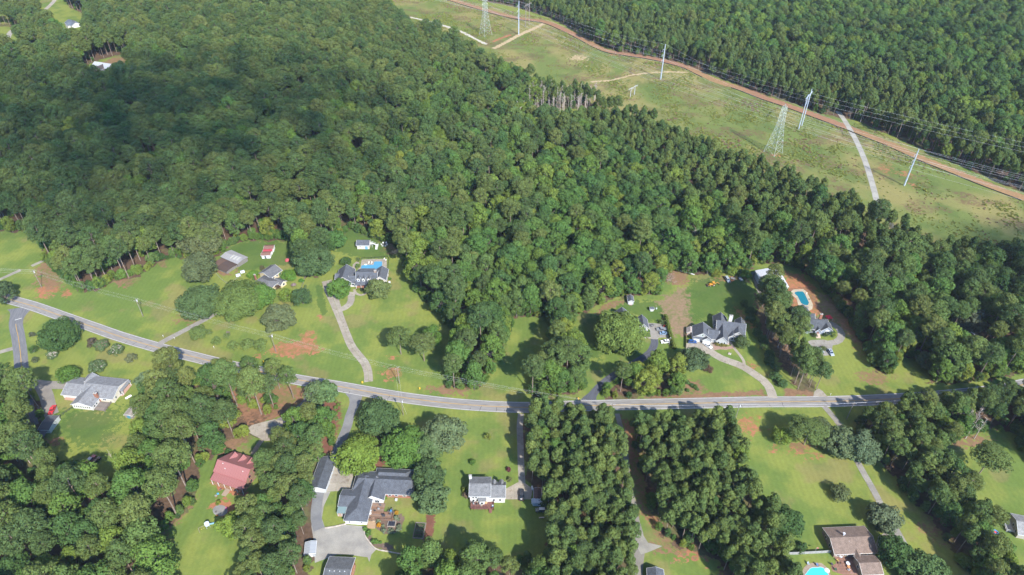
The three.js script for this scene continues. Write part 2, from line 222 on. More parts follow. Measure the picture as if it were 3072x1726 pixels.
patch('brown', on(z7, [[1180, 850], [1290, 800], [1330, 760], [1400, 740], [1420, 830], [1405, 940], [1445, 960], [1440, 1080], [1380, 1120], [1290, 1105], [1220, 960], [1200, 900]]), 2);
patch('soil', on(z7, [[1240, 590], [1330, 600], [1400, 660], [1420, 700], [1340, 740], [1250, 720]]), 2.5); patch('soil', on(z7, [[720, 950], [830, 870], [920, 840], [930, 870], [800, 920], [730, 965]]), 1.5);
patch('soil', oval(z7, 1650, 695, 40, 20), 2); patch('clay', oval(z7, 1740, 690, 50, 25), 2); patch('soil', oval(z7, 1845, 690, 30, 20), 2); patch('clay', on(z7, [[1765, 905], [1800, 900], [1860, 990], [1920, 1060], [1900, 1080], [1830, 1000], [1770, 940]]), 2); patch('clay', oval(z7, 1900, 1350, 40, 18), 2);
patch('clay', on(zJ, [[300, 100], [480, 170], [640, 200], [760, 310], [850, 400], [830, 520], [920, 680], [960, 760], [860, 740], [800, 700], [460, 640], [440, 460], [470, 360], [410, 200]]), 2.5);
patch('straw', on(zJ, [[440, 400], [540, 380], [700, 370], [790, 430], [860, 560], [960, 740], [900, 740], [840, 600], [740, 430], [560, 400], [500, 470], [560, 600], [480, 630]]), 1);
patch('brown', on(zJ, [[850, 480], [1000, 480], [1150, 560], [1290, 780], [1357, 880], [1357, 1060], [1290, 1040], [1180, 940], [1100, 860], [1000, 740], [900, 620]]), 4);
patch('clay', on(zJ, [[1120, 760], [1240, 830], [1340, 930], [1357, 1000], [1250, 900]]), 3); patch('soil', on(zJ, [[330, 900], [440, 900], [520, 1150], [560, 1330], [420, 1447], [380, 1250], [420, 1050]]), 4);
patch('soil', on(z8, [[620, 860], [760, 1040], [830, 1180], [790, 1260], [700, 1090], [610, 950]]), 3);
patch('straw', on(z11, [[840, 320], [960, 340], [960, 480], [1000, 620], [1040, 800], [1070, 960], [1130, 1080], [1170, 1220], [1120, 1180], [1020, 1000], [960, 800], [900, 560], [850, 400]]), 2.5);
patch('soil', on(z11, [[1020, 1240], [1180, 1200], [1300, 1250], [1480, 1290], [1500, 1330], [1380, 1340], [1240, 1300], [1120, 1270]]), 3); patch('clay', oval(z11, 1380, 1310, 110, 24), 3); patch('soil', on(z11, [[1320, 50], [1440, 60], [1460, 130], [1330, 145]]), 2); patch('clay', oval(z11, 1790, 380, 70, 60), 4); patch('soil', on(z11, [[1900, 120], [1900, 160], [1040, 190], [1040, 170]]), 1);
patch('clay', oval(z12, 330, 560, 140, 18), 3); patch('clay', oval(z12, 120, 545, 22, 30), 2); patch('clay', oval(z12, 455, 600, 16, 16), 1.5); patch('straw', oval(z12, 290, 520, 60, 30), 2); patch('soil', on(z12, [[1380, 480], [1500, 440], [1680, 450], [1690, 495], [1560, 500], [1400, 520]]), 3);
patch('soil', on(z12, [[190, 110], [400, 130], [410, 170], [200, 168]]), 1); patch('soil', oval(z12, 1215, 1110, 50, 70), 4); patch('soil', oval(z12, 830, 30, 90, 50), 4);
patch('soil', on(V, [[225, 185], [260, 155], [300, 140], [345, 148], [335, 170], [280, 182], [240, 195]]), 4); patch('soil', oval(V, 985, 625, 26, 14), 2); patch('sand', oval(V, 1005, 632, 16, 7), 1.5);
patch('clay', oval(z4, 960, 1260, 28, 40), 4); patch('clay', oval(z4, 1100, 1300, 45, 18), 4); patch('clay', oval(z4, 1170, 1390, 30, 14), 3); patch('clay', oval(z4, 950, 1136, 30, 8), 3); patch('sand', oval(z3, 590, 430, 70, 18), 4); patch('clay', oval(z3, 840, 408, 35, 8), 3); patch('sand', oval(z3, 640, 490, 30, 8), 3); patch('clay', oval(z4, 140, 1160, 30, 12), 3);
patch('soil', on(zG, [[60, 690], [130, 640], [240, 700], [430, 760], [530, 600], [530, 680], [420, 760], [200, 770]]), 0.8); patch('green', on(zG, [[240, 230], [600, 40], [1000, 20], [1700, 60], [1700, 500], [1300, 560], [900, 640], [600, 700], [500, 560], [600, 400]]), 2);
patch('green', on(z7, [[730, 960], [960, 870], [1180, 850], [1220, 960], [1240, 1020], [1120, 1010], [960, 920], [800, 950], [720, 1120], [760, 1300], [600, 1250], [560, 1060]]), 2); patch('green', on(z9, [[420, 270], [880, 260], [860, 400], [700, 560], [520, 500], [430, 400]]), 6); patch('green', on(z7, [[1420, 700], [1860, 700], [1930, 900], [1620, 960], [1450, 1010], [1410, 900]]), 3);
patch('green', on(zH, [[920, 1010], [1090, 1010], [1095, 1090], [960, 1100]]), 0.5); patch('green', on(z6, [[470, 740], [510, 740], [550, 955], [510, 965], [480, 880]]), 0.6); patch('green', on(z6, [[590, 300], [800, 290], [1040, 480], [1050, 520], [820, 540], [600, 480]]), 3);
const fog2 = (x, d) => fbm(x * 0.013 + 40, d * 0.013 + 9, 3);
const COL = { track: [0.30, 0.165, 0.098], clay: [0.35, 0.15, 0.078], soil: [0.23, 0.135, 0.075], mulch: [0.19, 0.085, 0.055], straw: [0.24, 0.125, 0.07], brown: [0.25, 0.17, 0.105], bed: [0.17, 0.12, 0.09], sand: [0.46, 0.35, 0.21], pale: [0.5, 0.46, 0.38], litter: [0.115, 0.072, 0.045] };
const trackBits = tracks.flatMap(([l, w, kind]) => { const o = []; for (let i = 0; i < l.length - 1; i += 5) { const c = l.slice(i, i + 6), b = boxOf(c); o.push([c, w, kind, [b[0] - w - 3, b[1] - w - 3, b[2] + w + 3, b[3] + w + 3]]); } return o; });
const inWoods = (x, d) => { for (const w of woods) { const b = w.box; if (!w.sparse && x > b[0] && x < b[2] && d > b[1] && d < b[3] && inPoly(w.poly, x, d)) { if (w.id === 'main') for (const c of clearings) if (inPoly(c, x, d)) return null; return w; } } return null; };
function groundColour(x, d) {
  const n1 = fbm(x * 0.9, d * 0.9, 3), n2 = fbm(x * 0.11 + 3, d * 0.11, 4), n3 = fog2(x, d), grain = vnoise(x * 3.1, d * 3.1), wx = (fbm(x * 0.5 + 50, d * 0.5, 3) - 0.5) * 2, wy = (fbm(x * 0.5, d * 0.5 + 90, 3) - 0.5) * 2;
  let c, rough = inPoly(rightOfWay, x, d);
  if (rough) {
    const dry = sstep(0.36, 0.6, fbm(x * 0.03 + 7, d * 0.02, 4)), weed = sstep(0.56, 0.66, fbm(x * 0.06, d * 0.045 + 30, 4)), red = sstep(0.53, 0.66, fbm(x * 0.05 + 90, d * 0.09, 4)) * sstep(0.38, 0.6, n1);
    c = [lerp(0.15, 0.25, dry), lerp(0.19, 0.225, dry), lerp(0.05, 0.08, dry)];
    c = c.map((v, i) => lerp(v, [0.075, 0.125, 0.03][i], weed * 0.45)).map((v, i) => lerp(v, [0.15, 0.085, 0.055][i], red * 0.75));
  } else {
    const yellow = sstep(0.38, 0.62, n2 * 0.55 + n3 * 0.45), bare = sstep(0.6, 0.74, fbm(x * 0.07 + 11, d * 0.07 + 4, 4)) * 0.45;
    c = [lerp(0.132, 0.204, yellow), lerp(0.192, 0.236, yellow), lerp(0.04, 0.05, yellow)].map((v, i) => lerp(v, [0.25, 0.19, 0.085][i], bare));
    const mow = 0.5 + 0.5 * Math.sin(x * 2.6 + 3 * fbm(x * 0.02, d * 0.02, 2)); c = c.map(v => v * (0.97 + 0.06 * mow));
  }
  const gx = x + wx * 1.6, gd = d + wy * 1.6;
  if (inWoods(x + wx * 3, d + wy * 3)) { const k = 0.75 + 0.6 * n1; c = COL.litter.map((v, i) => v * k * (i === 1 ? 1 + 0.5 * sstep(0.5, 0.7, n2) : 1)); }
  for (const p of PATCHES) {
    const b = p.box, m = p.rag * 2; if (x < b[0] - m || x > b[2] + m || d < b[1] - m || d > b[3] + m) continue;
    if (!inPoly(p.poly, x + wx * p.rag * 1.7 + (grain - 0.5) * p.rag * 2, d + wy * p.rag * 1.7 + (n1 - 0.5) * p.rag * 2.5)) continue;
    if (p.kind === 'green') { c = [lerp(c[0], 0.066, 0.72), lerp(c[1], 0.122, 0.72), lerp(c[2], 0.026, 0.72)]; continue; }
    const t = p.rag > 1.4 ? 0.5 + 0.5 * sstep(0.32, 0.58, n1 * 0.6 + n2 * 0.4) : 1; c = c.map((v, i) => lerp(v, COL[p.kind][i] * (0.85 + 0.3 * n1), t));
  }
  for (const [l, w, kind, b] of trackBits) {
    if (x < b[0] || x > b[2] || d < b[1] || d > b[3]) continue;
    if (lineDist(l, gx, gd) < w + (n1 - 0.5) * 1.4) { const dry = kind === 'track' ? sstep(0.3, 0.7, fbm(x * 0.02, d * 0.02, 2)) * 0.55 : 0; c = COL[kind].map((v, i) => lerp(v, [0.33, 0.22, 0.1][i], dry) * (0.88 + 0.24 * n1)); break; }
  }
  const k = 0.86 + 0.16 * n1 + 0.16 * (grain - 0.5) + 0.12 * (n2 - 0.5);
  return c.map(v => clamp(v * k * 0.91) ** (1 / 2.2));
}
function groundSheet(x0, x1, d0, d1, w, h, skip) {
  const t = tex(w, h, (i, j) => { const x = lerp(x0, x1, (i + 0.5) / w), d = lerp(d0, d1, (j + 0.5) / h); return skip(x, d) ? [0.36, 0.4, 0.2] : groundColour(x, d); }); t.wrapS = t.wrapT = THREE.ClampToEdgeWrapping; return new THREE.MeshPhysicalMaterial({ map: t, roughness: 1, specularIntensity: 0.1 });
}
function sheet(x0, x1, d0, d1, y, m, tx = [x0, x1, d0, d1]) {
  const g = new THREE.BufferGeometry(), c = [[x0, d0], [x1, d0], [x1, d1], [x0, d1]];
  g.setAttribute('position', new THREE.Float32BufferAttribute(c.flatMap(([x, d]) => [x, y, -d]), 3)); g.setAttribute('uv', new THREE.Float32BufferAttribute(c.flatMap(([x, d]) => [(x - tx[0]) / (tx[1] - tx[0]), (d - tx[2]) / (tx[3] - tx[2])]), 2)); g.setIndex([0, 1, 2, 0, 2, 3]); g.computeVertexNormals(); return new THREE.Mesh(g, m);
}
const NEAR = [-310, 310, 125, 400];
struct(sheet(-3000, 3000, -600, 4000, -0.03, groundSheet(-720, 720, 120, 960, 2048, 1280, (x, d) => Math.abs(x) > 90 + d * 0.8 || (Math.abs(x) < 300 && d < 392)), [-720, 720, 120, 960]), 'ground', 'open ground and woodland floor of the whole place');
struct(sheet(...NEAR, 0, groundSheet(...NEAR, 2048, 1152, (x, d) => Math.abs(x) > 130 + d * 0.78)), 'lawn', 'mown grass of the yards along the road with bare clay patches');
// ---------------------------------------------------------------- roads and drives
function ribbonGeo(line, width, y, off = 0, uvScale = null, t0 = 0) {
  const pos = [], uv = [], idx = []; let s = t0;
  line.forEach((p, i) => {
    const a = line[Math.max(0, i - 1)], b = line[Math.min(line.length - 1, i + 1)], L = Math.hypot(b[0] - a[0], b[1] - a[1]), nx = -(b[1] - a[1]) / L, nd = (b[0] - a[0]) / L;
    if (i) s += Math.hypot(p[0] - line[i - 1][0], p[1] - line[i - 1][1]);
    const w = typeof width === 'function' ? width(i / (line.length - 1)) : width;
    for (const k of [-1, 1]) { pos.push(p[0] + nx * (off + k * w / 2), y, -(p[1] + nd * (off + k * w / 2))); uv.push(s, off + k * w / 2); }
    if (i) { const q = i * 2; idx.push(q - 2, q, q - 1, q - 1, q, q + 1); }
  });
  const g = new THREE.BufferGeometry(); g.setAttribute('position', new THREE.Float32BufferAttribute(pos, 3)); g.setAttribute('uv', new THREE.Float32BufferAttribute(uv, 2)); g.setIndex(idx); g.computeVertexNormals(); return g;
}
const asphaltTex = (seed, crack) => {
  const r = rngOf(seed), W = 2048, Hh = 256, cr = [];                // 96 m by 12 m of worn asphalt; cr = sealed cracks across the lanes
  for (let x = 10; x < W - 10; x += 60 + r() * 120) cr.push([x, r() * 40, r() < 0.35 ? 0.55 : 1, r() * 0.5]);
  return scaled(tex(W, Hh, (x, y) => {
    const n = tileNoise(x, y * 2, W, Hh * 2, 30, 4), wear = tileNoise(x, y, W, Hh, 60, 2); let v = 0.86 + 0.3 * (n - 0.5) + 0.16 * (wear - 0.5); const lane = Math.abs(Math.abs((y / Hh - 0.5) * 12) - 1.6); v -= 0.06 * sstep(0.35, 0.1, Math.abs(lane - 0.8)) * (0.5 + n);
    if (crack) { for (const [cx, ph, len, st] of cr) if (Math.abs(x - cx - 6 * (vnoise(y * 0.05 + ph, ph) - 0.5) * 3) < 2.6 && (y / Hh - 0.5) * 1.8 + 0.5 > st && (y / Hh - 0.5) * 1.8 + 0.5 < st + len) v -= 0.32; if (Math.abs(y - 128 - 30 * (vnoise(x * 0.01, 4) - 0.5) - 26) < 1 && vnoise(x * 0.02, 9) > 0.5) v -= 0.25; }
    return [v, v, v * 1.005];
  }), 96, 12);
};
const roadMat = new THREE.MeshStandardMaterial({ color: new THREE.Color().setRGB(0.3, 0.283, 0.262), map: asphaltTex(5, true), roughness: 0.9 });
const sideMat = new THREE.MeshStandardMaterial({ color: new THREE.Color().setRGB(0.195, 0.195, 0.2), map: asphaltTex(9, false), roughness: 0.9 });
const blackMat = new THREE.MeshStandardMaterial({ color: new THREE.Color().setRGB(0.1, 0.105, 0.125), map: asphaltTex(9, false), roughness: 0.9 });
const yellowPaint = mat(0.6, 0.36, 0.05, { map: T.fine }), whitePaint = mat(0.74, 0.73, 0.7, { map: T.fine });
{
  const road = new THREE.Group(); struct(road, 'road', 'weathered two lane asphalt road with double yellow line');
  part('carriageway', ribbonGeo(mainRoad, 7.0, 0.03), roadMat, road);
  for (const o of [-0.17, 0.17]) part('centre_line', ribbonGeo(mainRoad, 0.17, 0.036, o), yellowPaint, road);
  for (const o of [-3.15, 3.15]) part('edge_line', ribbonGeo(mainRoad, 0.2, 0.036, o), whitePaint, road);
  const side = new THREE.Group(); struct(side, 'side_road', 'grey side road joining the main road at the left');
  part('carriageway', ribbonGeo(sideRoad, t => 6.4 + 9 * Math.exp(-t * 22), 0.022), sideMat, side);
  part('centre_line', ribbonGeo(sideRoad.slice(6), 0.28, 0.028), yellowPaint, side);
  const a = z5(110, 1000), b = z5(160, 985); part('stop_line', ribbonGeo([a, b], 0.5, 0.028), whitePaint, side);
}
const concrete = (r, g, b) => mat(r * 0.88, g * 0.88, b * 0.88, { map: T.concrete }), CONC = [concrete(0.44, 0.395, 0.33), concrete(0.405, 0.36, 0.305), concrete(0.46, 0.415, 0.35)], GREYC = [concrete(0.37, 0.35, 0.32), concrete(0.34, 0.325, 0.3), concrete(0.39, 0.37, 0.335)];
const drives = [];                                                   // for keeping trees off the paving
function slabDrive(name, label, line, width, len, ms, lanes = 1, y = 0.05) {
  const g = new THREE.Group(); struct(g, name, label); const r = rngOf(line.length * 31 + lanes), pts = curve(line, len); drives.push([pts, 4]);
  for (let i = 1; i < pts.length; i++) for (let l = 0; l < lanes; l++) {
    const edge = k => { const a = pts[Math.max(0, k - 1)], b = pts[Math.min(pts.length - 1, k + 1)], L = Math.hypot(b[0] - a[0], b[1] - a[1]); return [pts[k], -(b[1] - a[1]) / L, (b[0] - a[0]) / L, typeof width === 'function' ? width(k / (pts.length - 1)) : width]; };
    const [p, nx, nd, w0] = edge(i - 1), [q, mx, md, w1] = edge(i), f0 = l / lanes - 0.5 + (l ? 0.012 : 0), f1 = (l + 1) / lanes - 0.5 - (l < lanes - 1 ? 0.012 : 0), e = 0.035 / len, dy = y + (r() - 0.5) * 0.012;
    const at = (P, ux, ud, w, f, Q, t) => [lerp(P[0] + ux * w * f, Q[0], t), dy, -lerp(P[1] + ud * w * f, Q[1], t)];
    const A = at(p, nx, nd, w0, f0, [q[0] + mx * w1 * f0, q[1] + md * w1 * f0], e), Bq = at(p, nx, nd, w0, f1, [q[0] + mx * w1 * f1, q[1] + md * w1 * f1], e), C = at(q, mx, md, w1, f1, [p[0] + nx * w0 * f1, p[1] + nd * w0 * f1], e), D = at(q, mx, md, w1, f0, [p[0] + nx * w0 * f0, p[1] + nd * w0 * f0], e);
    const b = new B().quad(A, Bq, C, D), lo = P => [P[0], -0.02, P[2]]; [[A, Bq], [Bq, C], [C, D], [D, A]].forEach(([s, t]) => b.quad(s, t, lo(t), lo(s)));
    part('slab', b.geo(), ms[Math.floor(r() * ms.length)], g);
  }
  return g;
}
function pad(name, label, poly, m, y = 0.045, thick = true) {
  const b = new B(), tr = THREE.ShapeUtils.triangulateShape(poly.map(p => new THREE.Vector2(...p)), []), P = (i, h = y) => [poly[i][0], h, -poly[i][1]];
  for (const [i, j, k] of tr) b.tri(P(i), P(j), P(k)); if (thick) poly.forEach((_, i) => { const j = (i + 1) % poly.length; b.quad(P(i), P(j), P(j, -0.02), P(i, -0.02)); });
  drives.push([[...poly, poly[0]], 1.5]); return struct(new THREE.Mesh(b.geo(), m), name, label);
}
// a slab floor cut into cells: the outline is clipped by a grid of joints
function slabPad(name, label, poly, cell, turn, ms, y = 0.05) {
  const g = new THREE.Group(); struct(g, name, label); const c = Math.cos(turn), s = Math.sin(turn), r = rngOf(Math.round(poly[0][0] * 10) + 9999), loc = poly.map(([x, d]) => [x * c + d * s, -x * s + d * c]), bx = boxOf(loc);
  const clip = (p, ax, lim, sign) => { const o = []; for (let i = 0; i < p.length; i++) { const a = p[i], b = p[(i + 1) % p.length], ia = sign * (a[ax] - lim) >= 0, ib = sign * (b[ax] - lim) >= 0; if (ia) o.push(a); if (ia !== ib) { const t = (lim - a[ax]) / (b[ax] - a[ax]); o.push([lerp(a[0], b[0], t), lerp(a[1], b[1], t)]); } } return o; };
  for (let u = bx[0]; u < bx[2]; u += cell) for (let w = bx[1]; w < bx[3]; w += cell) {
    let p = loc; for (const [ax, lim, sg] of [[0, u + 0.03, 1], [0, u + cell - 0.03, -1], [1, w + 0.03, 1], [1, w + cell - 0.03, -1]]) if (p.length) p = clip(p, ax, lim, sg);
    if (p.length < 3) continue; const tr = THREE.ShapeUtils.triangulateShape(p.map(q => new THREE.Vector2(...q)), []), dy = y + (r() - 0.5) * 0.014, P = (q, h = dy) => [q[0] * c - q[1] * s, h, -(q[0] * s + q[1] * c)], b = new B();
    for (const [i, j, k] of tr) b.tri(P(p[i]), P(p[j]), P(p[k])); p.forEach((q, i) => b.quad(P(q), P(p[(i + 1) % p.length]), P(p[(i + 1) % p.length], -0.02), P(q, -0.02)));
    if (tr.length) part('slab', b.geo(), ms[Math.floor(r() * ms.length)], g);
  }
  drives.push([[...poly, poly[0]], 1.5]); return g;
}
const gravelMat = (r, g, b) => mat(r * 0.84, g * 0.84, b * 0.84, { map: T.gravel, roughness: 0.97 });
slabDrive('driveway', 'grey concrete drive running from the road under the oaks at the left', on(z5, [[1190, 1178], [1230, 1155], [1320, 1108], [1450, 1040], [1580, 968], [1680, 900]]), 3.4, 4.5, GREYC);
slabDrive('driveway', 'long pale concrete drive curving up to the dormered house with the pool', on(z6, [[862, 1462], [858, 1390], [835, 1325], [785, 1262], [735, 1195], [702, 1120], [664, 1020], [634, 940], [602, 850], [570, 775], [548, 705]]), t => 4.3 + 1.6 * sstep(0.55, 0.85, t), 3.6, CONC, 2);
slabDrive('driveway', 'pale concrete loop bending round to the porch of the dormered house', on(z6, [[640, 925], [690, 905], [728, 868], [732, 820], [745, 790]]), 4, 3.4, CONC, 1, 0.042);
slabDrive('footpath', 'narrow curved walk in front of the dormered house porch', on(zF, [[430, 1230], [450, 1290], [520, 1340], [600, 1350], [670, 1310], [720, 1260]]), 1.5, 2, CONC, 1, 0.055);
slabPad('parking_pad', 'tan concrete parking pad beside the attached brick garage', on(z10, [[575, 650], [640, 700], [715, 725], [708, 835], [640, 822], [610, 845], [508, 850], [545, 740]]), 4.6, -0.05, CONC);
pad('gravel_yard', 'pale gravel turning yard below the big charcoal-roofed house', on(z10, [[440, 790], [520, 780], [505, 850], [552, 850], [505, 950], [490, 1040], [512, 1110], [660, 1085], [800, 1100], [800, 1160], [880, 1265], [845, 1300], [830, 1355], [818, 1320], [670, 1300], [600, 1300], [440, 1360], [432, 1200], [415, 1100], [430, 950]]), gravelMat(0.5, 0.48, 0.44), 0.02, false);
{ const l = curve(on(z10, [[735, 140], [725, 220], [692, 300], [672, 380], [640, 460], [600, 560], [560, 660], [500, 790], [470, 860], [452, 960], [450, 1050], [470, 1120]]), 3); drives.push([l, 3]); struct(new THREE.Mesh(ribbonGeo(l, t => 4.4 + 6 * Math.exp(-t * 26), 0.028), mat(0.27, 0.275, 0.29, { map: T.gravel })), 'driveway', 'grey asphalt drive from the road to the big charcoal-roofed house'); }
slabPad('parking_pad', 'tan concrete parking pad above the red-roofed house', on(z10, [[-10, 372], [150, 330], [212, 345], [200, 480], [80, 486], [0, 446], [-60, 410]]), 4.8, 0.2, CONC);
{ const l = curve(on(z10, [[400, 130], [395, 180], [360, 230], [300, 275], [240, 320], [180, 350]]), 3); drives.push([l, 3]); struct(new THREE.Mesh(ribbonGeo(l, 4.4, 0.024), mat(0.26, 0.25, 0.25, { map: T.gravel })), 'driveway', 'dark curved asphalt drive through the pine straw'); }
slabDrive('footpath', 'straight paved walk between the tan parking pad and red-roofed house', on(zB, [[1090, 0], [1010, 110], [950, 215]]), 2.2, 1.6, [concrete(0.42, 0.33, 0.25), concrete(0.4, 0.31, 0.24)]);
slabDrive('driveway', 'narrow straight concrete drive to the grey cape house', on(z11, [[150, 290], [142, 380], [146, 500], [150, 640], [158, 790]]), 2.9, 4.5, GREYC);
slabPad('parking_pad', 'stained concrete pad between the grey cape house and the camper', on(z11, [[36, 832], [130, 782], [180, 790], [235, 830], [220, 905], [30, 905]]), 4.2, 0, CONC);
slabPad('parking_pad', 'grey concrete parking pad with a pickup and a blue car', on(zH, [[1045, 790], [1190, 800], [1410, 825], [1495, 1110], [1290, 1110], [1240, 1150], [1115, 1140]]), 4.2, 0.05, GREYC);
{ const l = curve([...on(zH, [[1180, 1140], [1190, 1230], [1150, 1330], [1080, 1440]]), ...on(z11, [[780, 40], [705, 105], [660, 160], [630, 215]])], 3); drives.push([l, 3]); struct(new THREE.Mesh(ribbonGeo(l, t => 4 + 4 * sstep(0.88, 1, t), 0.026), blackMat), 'driveway', 'dark asphalt drive curving past the big round maple'); }
slabDrive('footpath', 'short concrete walk joining the grey parking pad', on(zH, [[940, 1105], [1030, 1112], [1112, 1115]]), 1.1, 1.5, CONC);
slabPad('parking_pad', 'tan concrete forecourt before the white garage doors', on(zI, [[140, 945], [280, 935], [300, 870], [470, 890], [660, 925], [700, 890], [720, 1000], [740, 1095], [640, 1160], [560, 1180], [300, 1120], [135, 1060]]), 4.2, -0.2, CONC);
pad('brick_apron', 'reddish paver apron between the forecourt and the front walk', on(zI, [[690, 880], [790, 895], [800, 960], [850, 1005], [1020, 1018], [1130, 1000], [1180, 1050], [1000, 1085], [870, 1075], [745, 1095]]), mat(0.42, 0.29, 0.22, { map: T.brick }), 0.06);
slabDrive('driveway', 'tan concrete drive curving from the forecourt down to the road', [...on(zI, [[640, 1110], [760, 1190], [900, 1270], [1100, 1345], [1330, 1430]]), ...on(z12, [[0, 20], [55, 62], [92, 112], [112, 178]])], 4.6, 4, CONC);
slabDrive('footpath', 'slim concrete walk crossing the front lawn to the tan drive', on(zI, [[1075, 900], [1130, 980], [1210, 1090], [1310, 1210], [1385, 1330], [1400, 1440]]), 1.5, 1.8, CONC);
slabPad('parking_pad', 'concrete court with an island bed and two parked cars', on(zJ, [[780, 1090], [950, 1082], [1090, 1120], [1075, 1180], [1072, 1292], [960, 1302], [860, 1220], [780, 1165], [740, 1110]]), 4.2, 0.1, GREYC);
slabDrive('driveway', 'concrete drive looping round the side of the blue-sided house', on(zJ, [[1030, 855], [1110, 890], [1175, 950], [1200, 1020], [1175, 1085], [1110, 1120], [1040, 1130]]), 3.8, 3.4, GREYC);
pad('gravel_yard', 'grey gravel apron beside the white metal barn', on(zJ, [[-30, 160], [70, 160], [150, 370], [230, 390], [250, 560], [150, 540], [60, 440], [20, 330]]), gravelMat(0.4, 0.38, 0.34), 0.02, false);
{ const l = curve(on(z12, [[480, 238], [525, 270], [560, 320], [600, 390], [660, 520], [735, 665], [800, 780], [870, 905], [920, 1010], [950, 1110]]), 3); slabDrive('driveway', 'narrow grey concrete drive down to the brown-roofed house', l.filter((_, i) => i % 4 === 0 || i === l.length - 1), 2.8, 4.4, GREYC); }
slabPad('parking_pad', 'weathered concrete pad beside the brown-roofed house', on(z12, [[868, 1170], [990, 1100], [1012, 1105], [1090, 1245], [1000, 1300], [830, 1295]]), 4.4, -0.4, GREYC);
slabPad('driveway', 'short tan drive apron across the road from the tree belt', on(z12, [[400, 168], [412, 130], [440, 110], [470, 130], [505, 170]]), 4, 0, CONC);
struct(new THREE.Mesh(ribbonGeo(laneGravel, 4.2, 0.0), gravelMat(0.55, 0.54, 0.5)), 'gravel_lane', 'straight pale gravel lane crossing the power line clearing'); drives.push([laneGravel, 3.5]);
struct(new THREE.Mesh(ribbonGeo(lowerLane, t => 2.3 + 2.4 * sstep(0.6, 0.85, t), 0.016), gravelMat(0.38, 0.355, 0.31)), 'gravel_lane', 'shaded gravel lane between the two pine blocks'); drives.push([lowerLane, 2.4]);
pad('gravel_yard', 'gravel turnout at the foot of the shaded lane', on(z11, [[1020, 1150], [1060, 1215], [1165, 1240], [1060, 1285], [1010, 1300], [985, 1250]]), gravelMat(0.46, 0.44, 0.39), 0.02, false);
{ const l = curve(on(z9, [[190, 62], [300, 80], [420, 86], [500, 88]]), 3); drives.push([l, 3]); struct(new THREE.Mesh(ribbonGeo(l, 5.2, 0.022), mat(0.33, 0.31, 0.29, { map: T.gravel })), 'driveway', 'grey drive leading to the white ranch house'); const k = curve(on(z9, [[290, 80], [330, 160], [350, 240], [370, 300]]), 3); drives.push([k, 3]); struct(new THREE.Mesh(ribbonGeo(k, 6, 0.018), mat(0.3, 0.28, 0.26, { map: T.gravel })), 'driveway', 'shaded gravel drive down to the dark-roofed shed'); }
for (const [pts, lb, w] of [[on(z5, [[-60, 720], [30, 680], [152, 625]]), 'pale lane entering the lawn at the left edge', 2.6], [on(z5, [[235, 595], [290, 570], [345, 548]]), 'short pale lane behind the roadside pines', 2.6], [on(z5, [[-40, 1250], [30, 1230], [95, 1212]]), 'pale drive joining the side road at the left edge', 3]]) { const l = curve(pts, 3); drives.push([l, 3]); struct(new THREE.Mesh(ribbonGeo(l, w, 0.02), gravelMat(0.46, 0.43, 0.38)), 'lane', lb); }
{ const q = Z(0, 0, 2.495), l = curve(on(q, [[50, 345], [50, 300], [70, 250], [110, 210]]), 4); struct(new THREE.Mesh(ribbonGeo(l, 6, 0.0), gravelMat(0.55, 0.52, 0.47)), 'driveway', 'pale drive in the far yard at the upper left'); const k = curve(on(q, [[300, 95], [350, 60], [400, 10], [420, -30]]), 4); struct(new THREE.Mesh(ribbonGeo(k, 5, 0.0), gravelMat(0.55, 0.5, 0.44)), 'driveway', 'far pale drive near the top left corner'); const r = curve(on(q, [[-60, 10], [60, 5], [180, -5]]), 6); struct(new THREE.Mesh(ribbonGeo(r, 7, 0.0), roadMat), 'road', 'far strip of road at the top left corner'); }
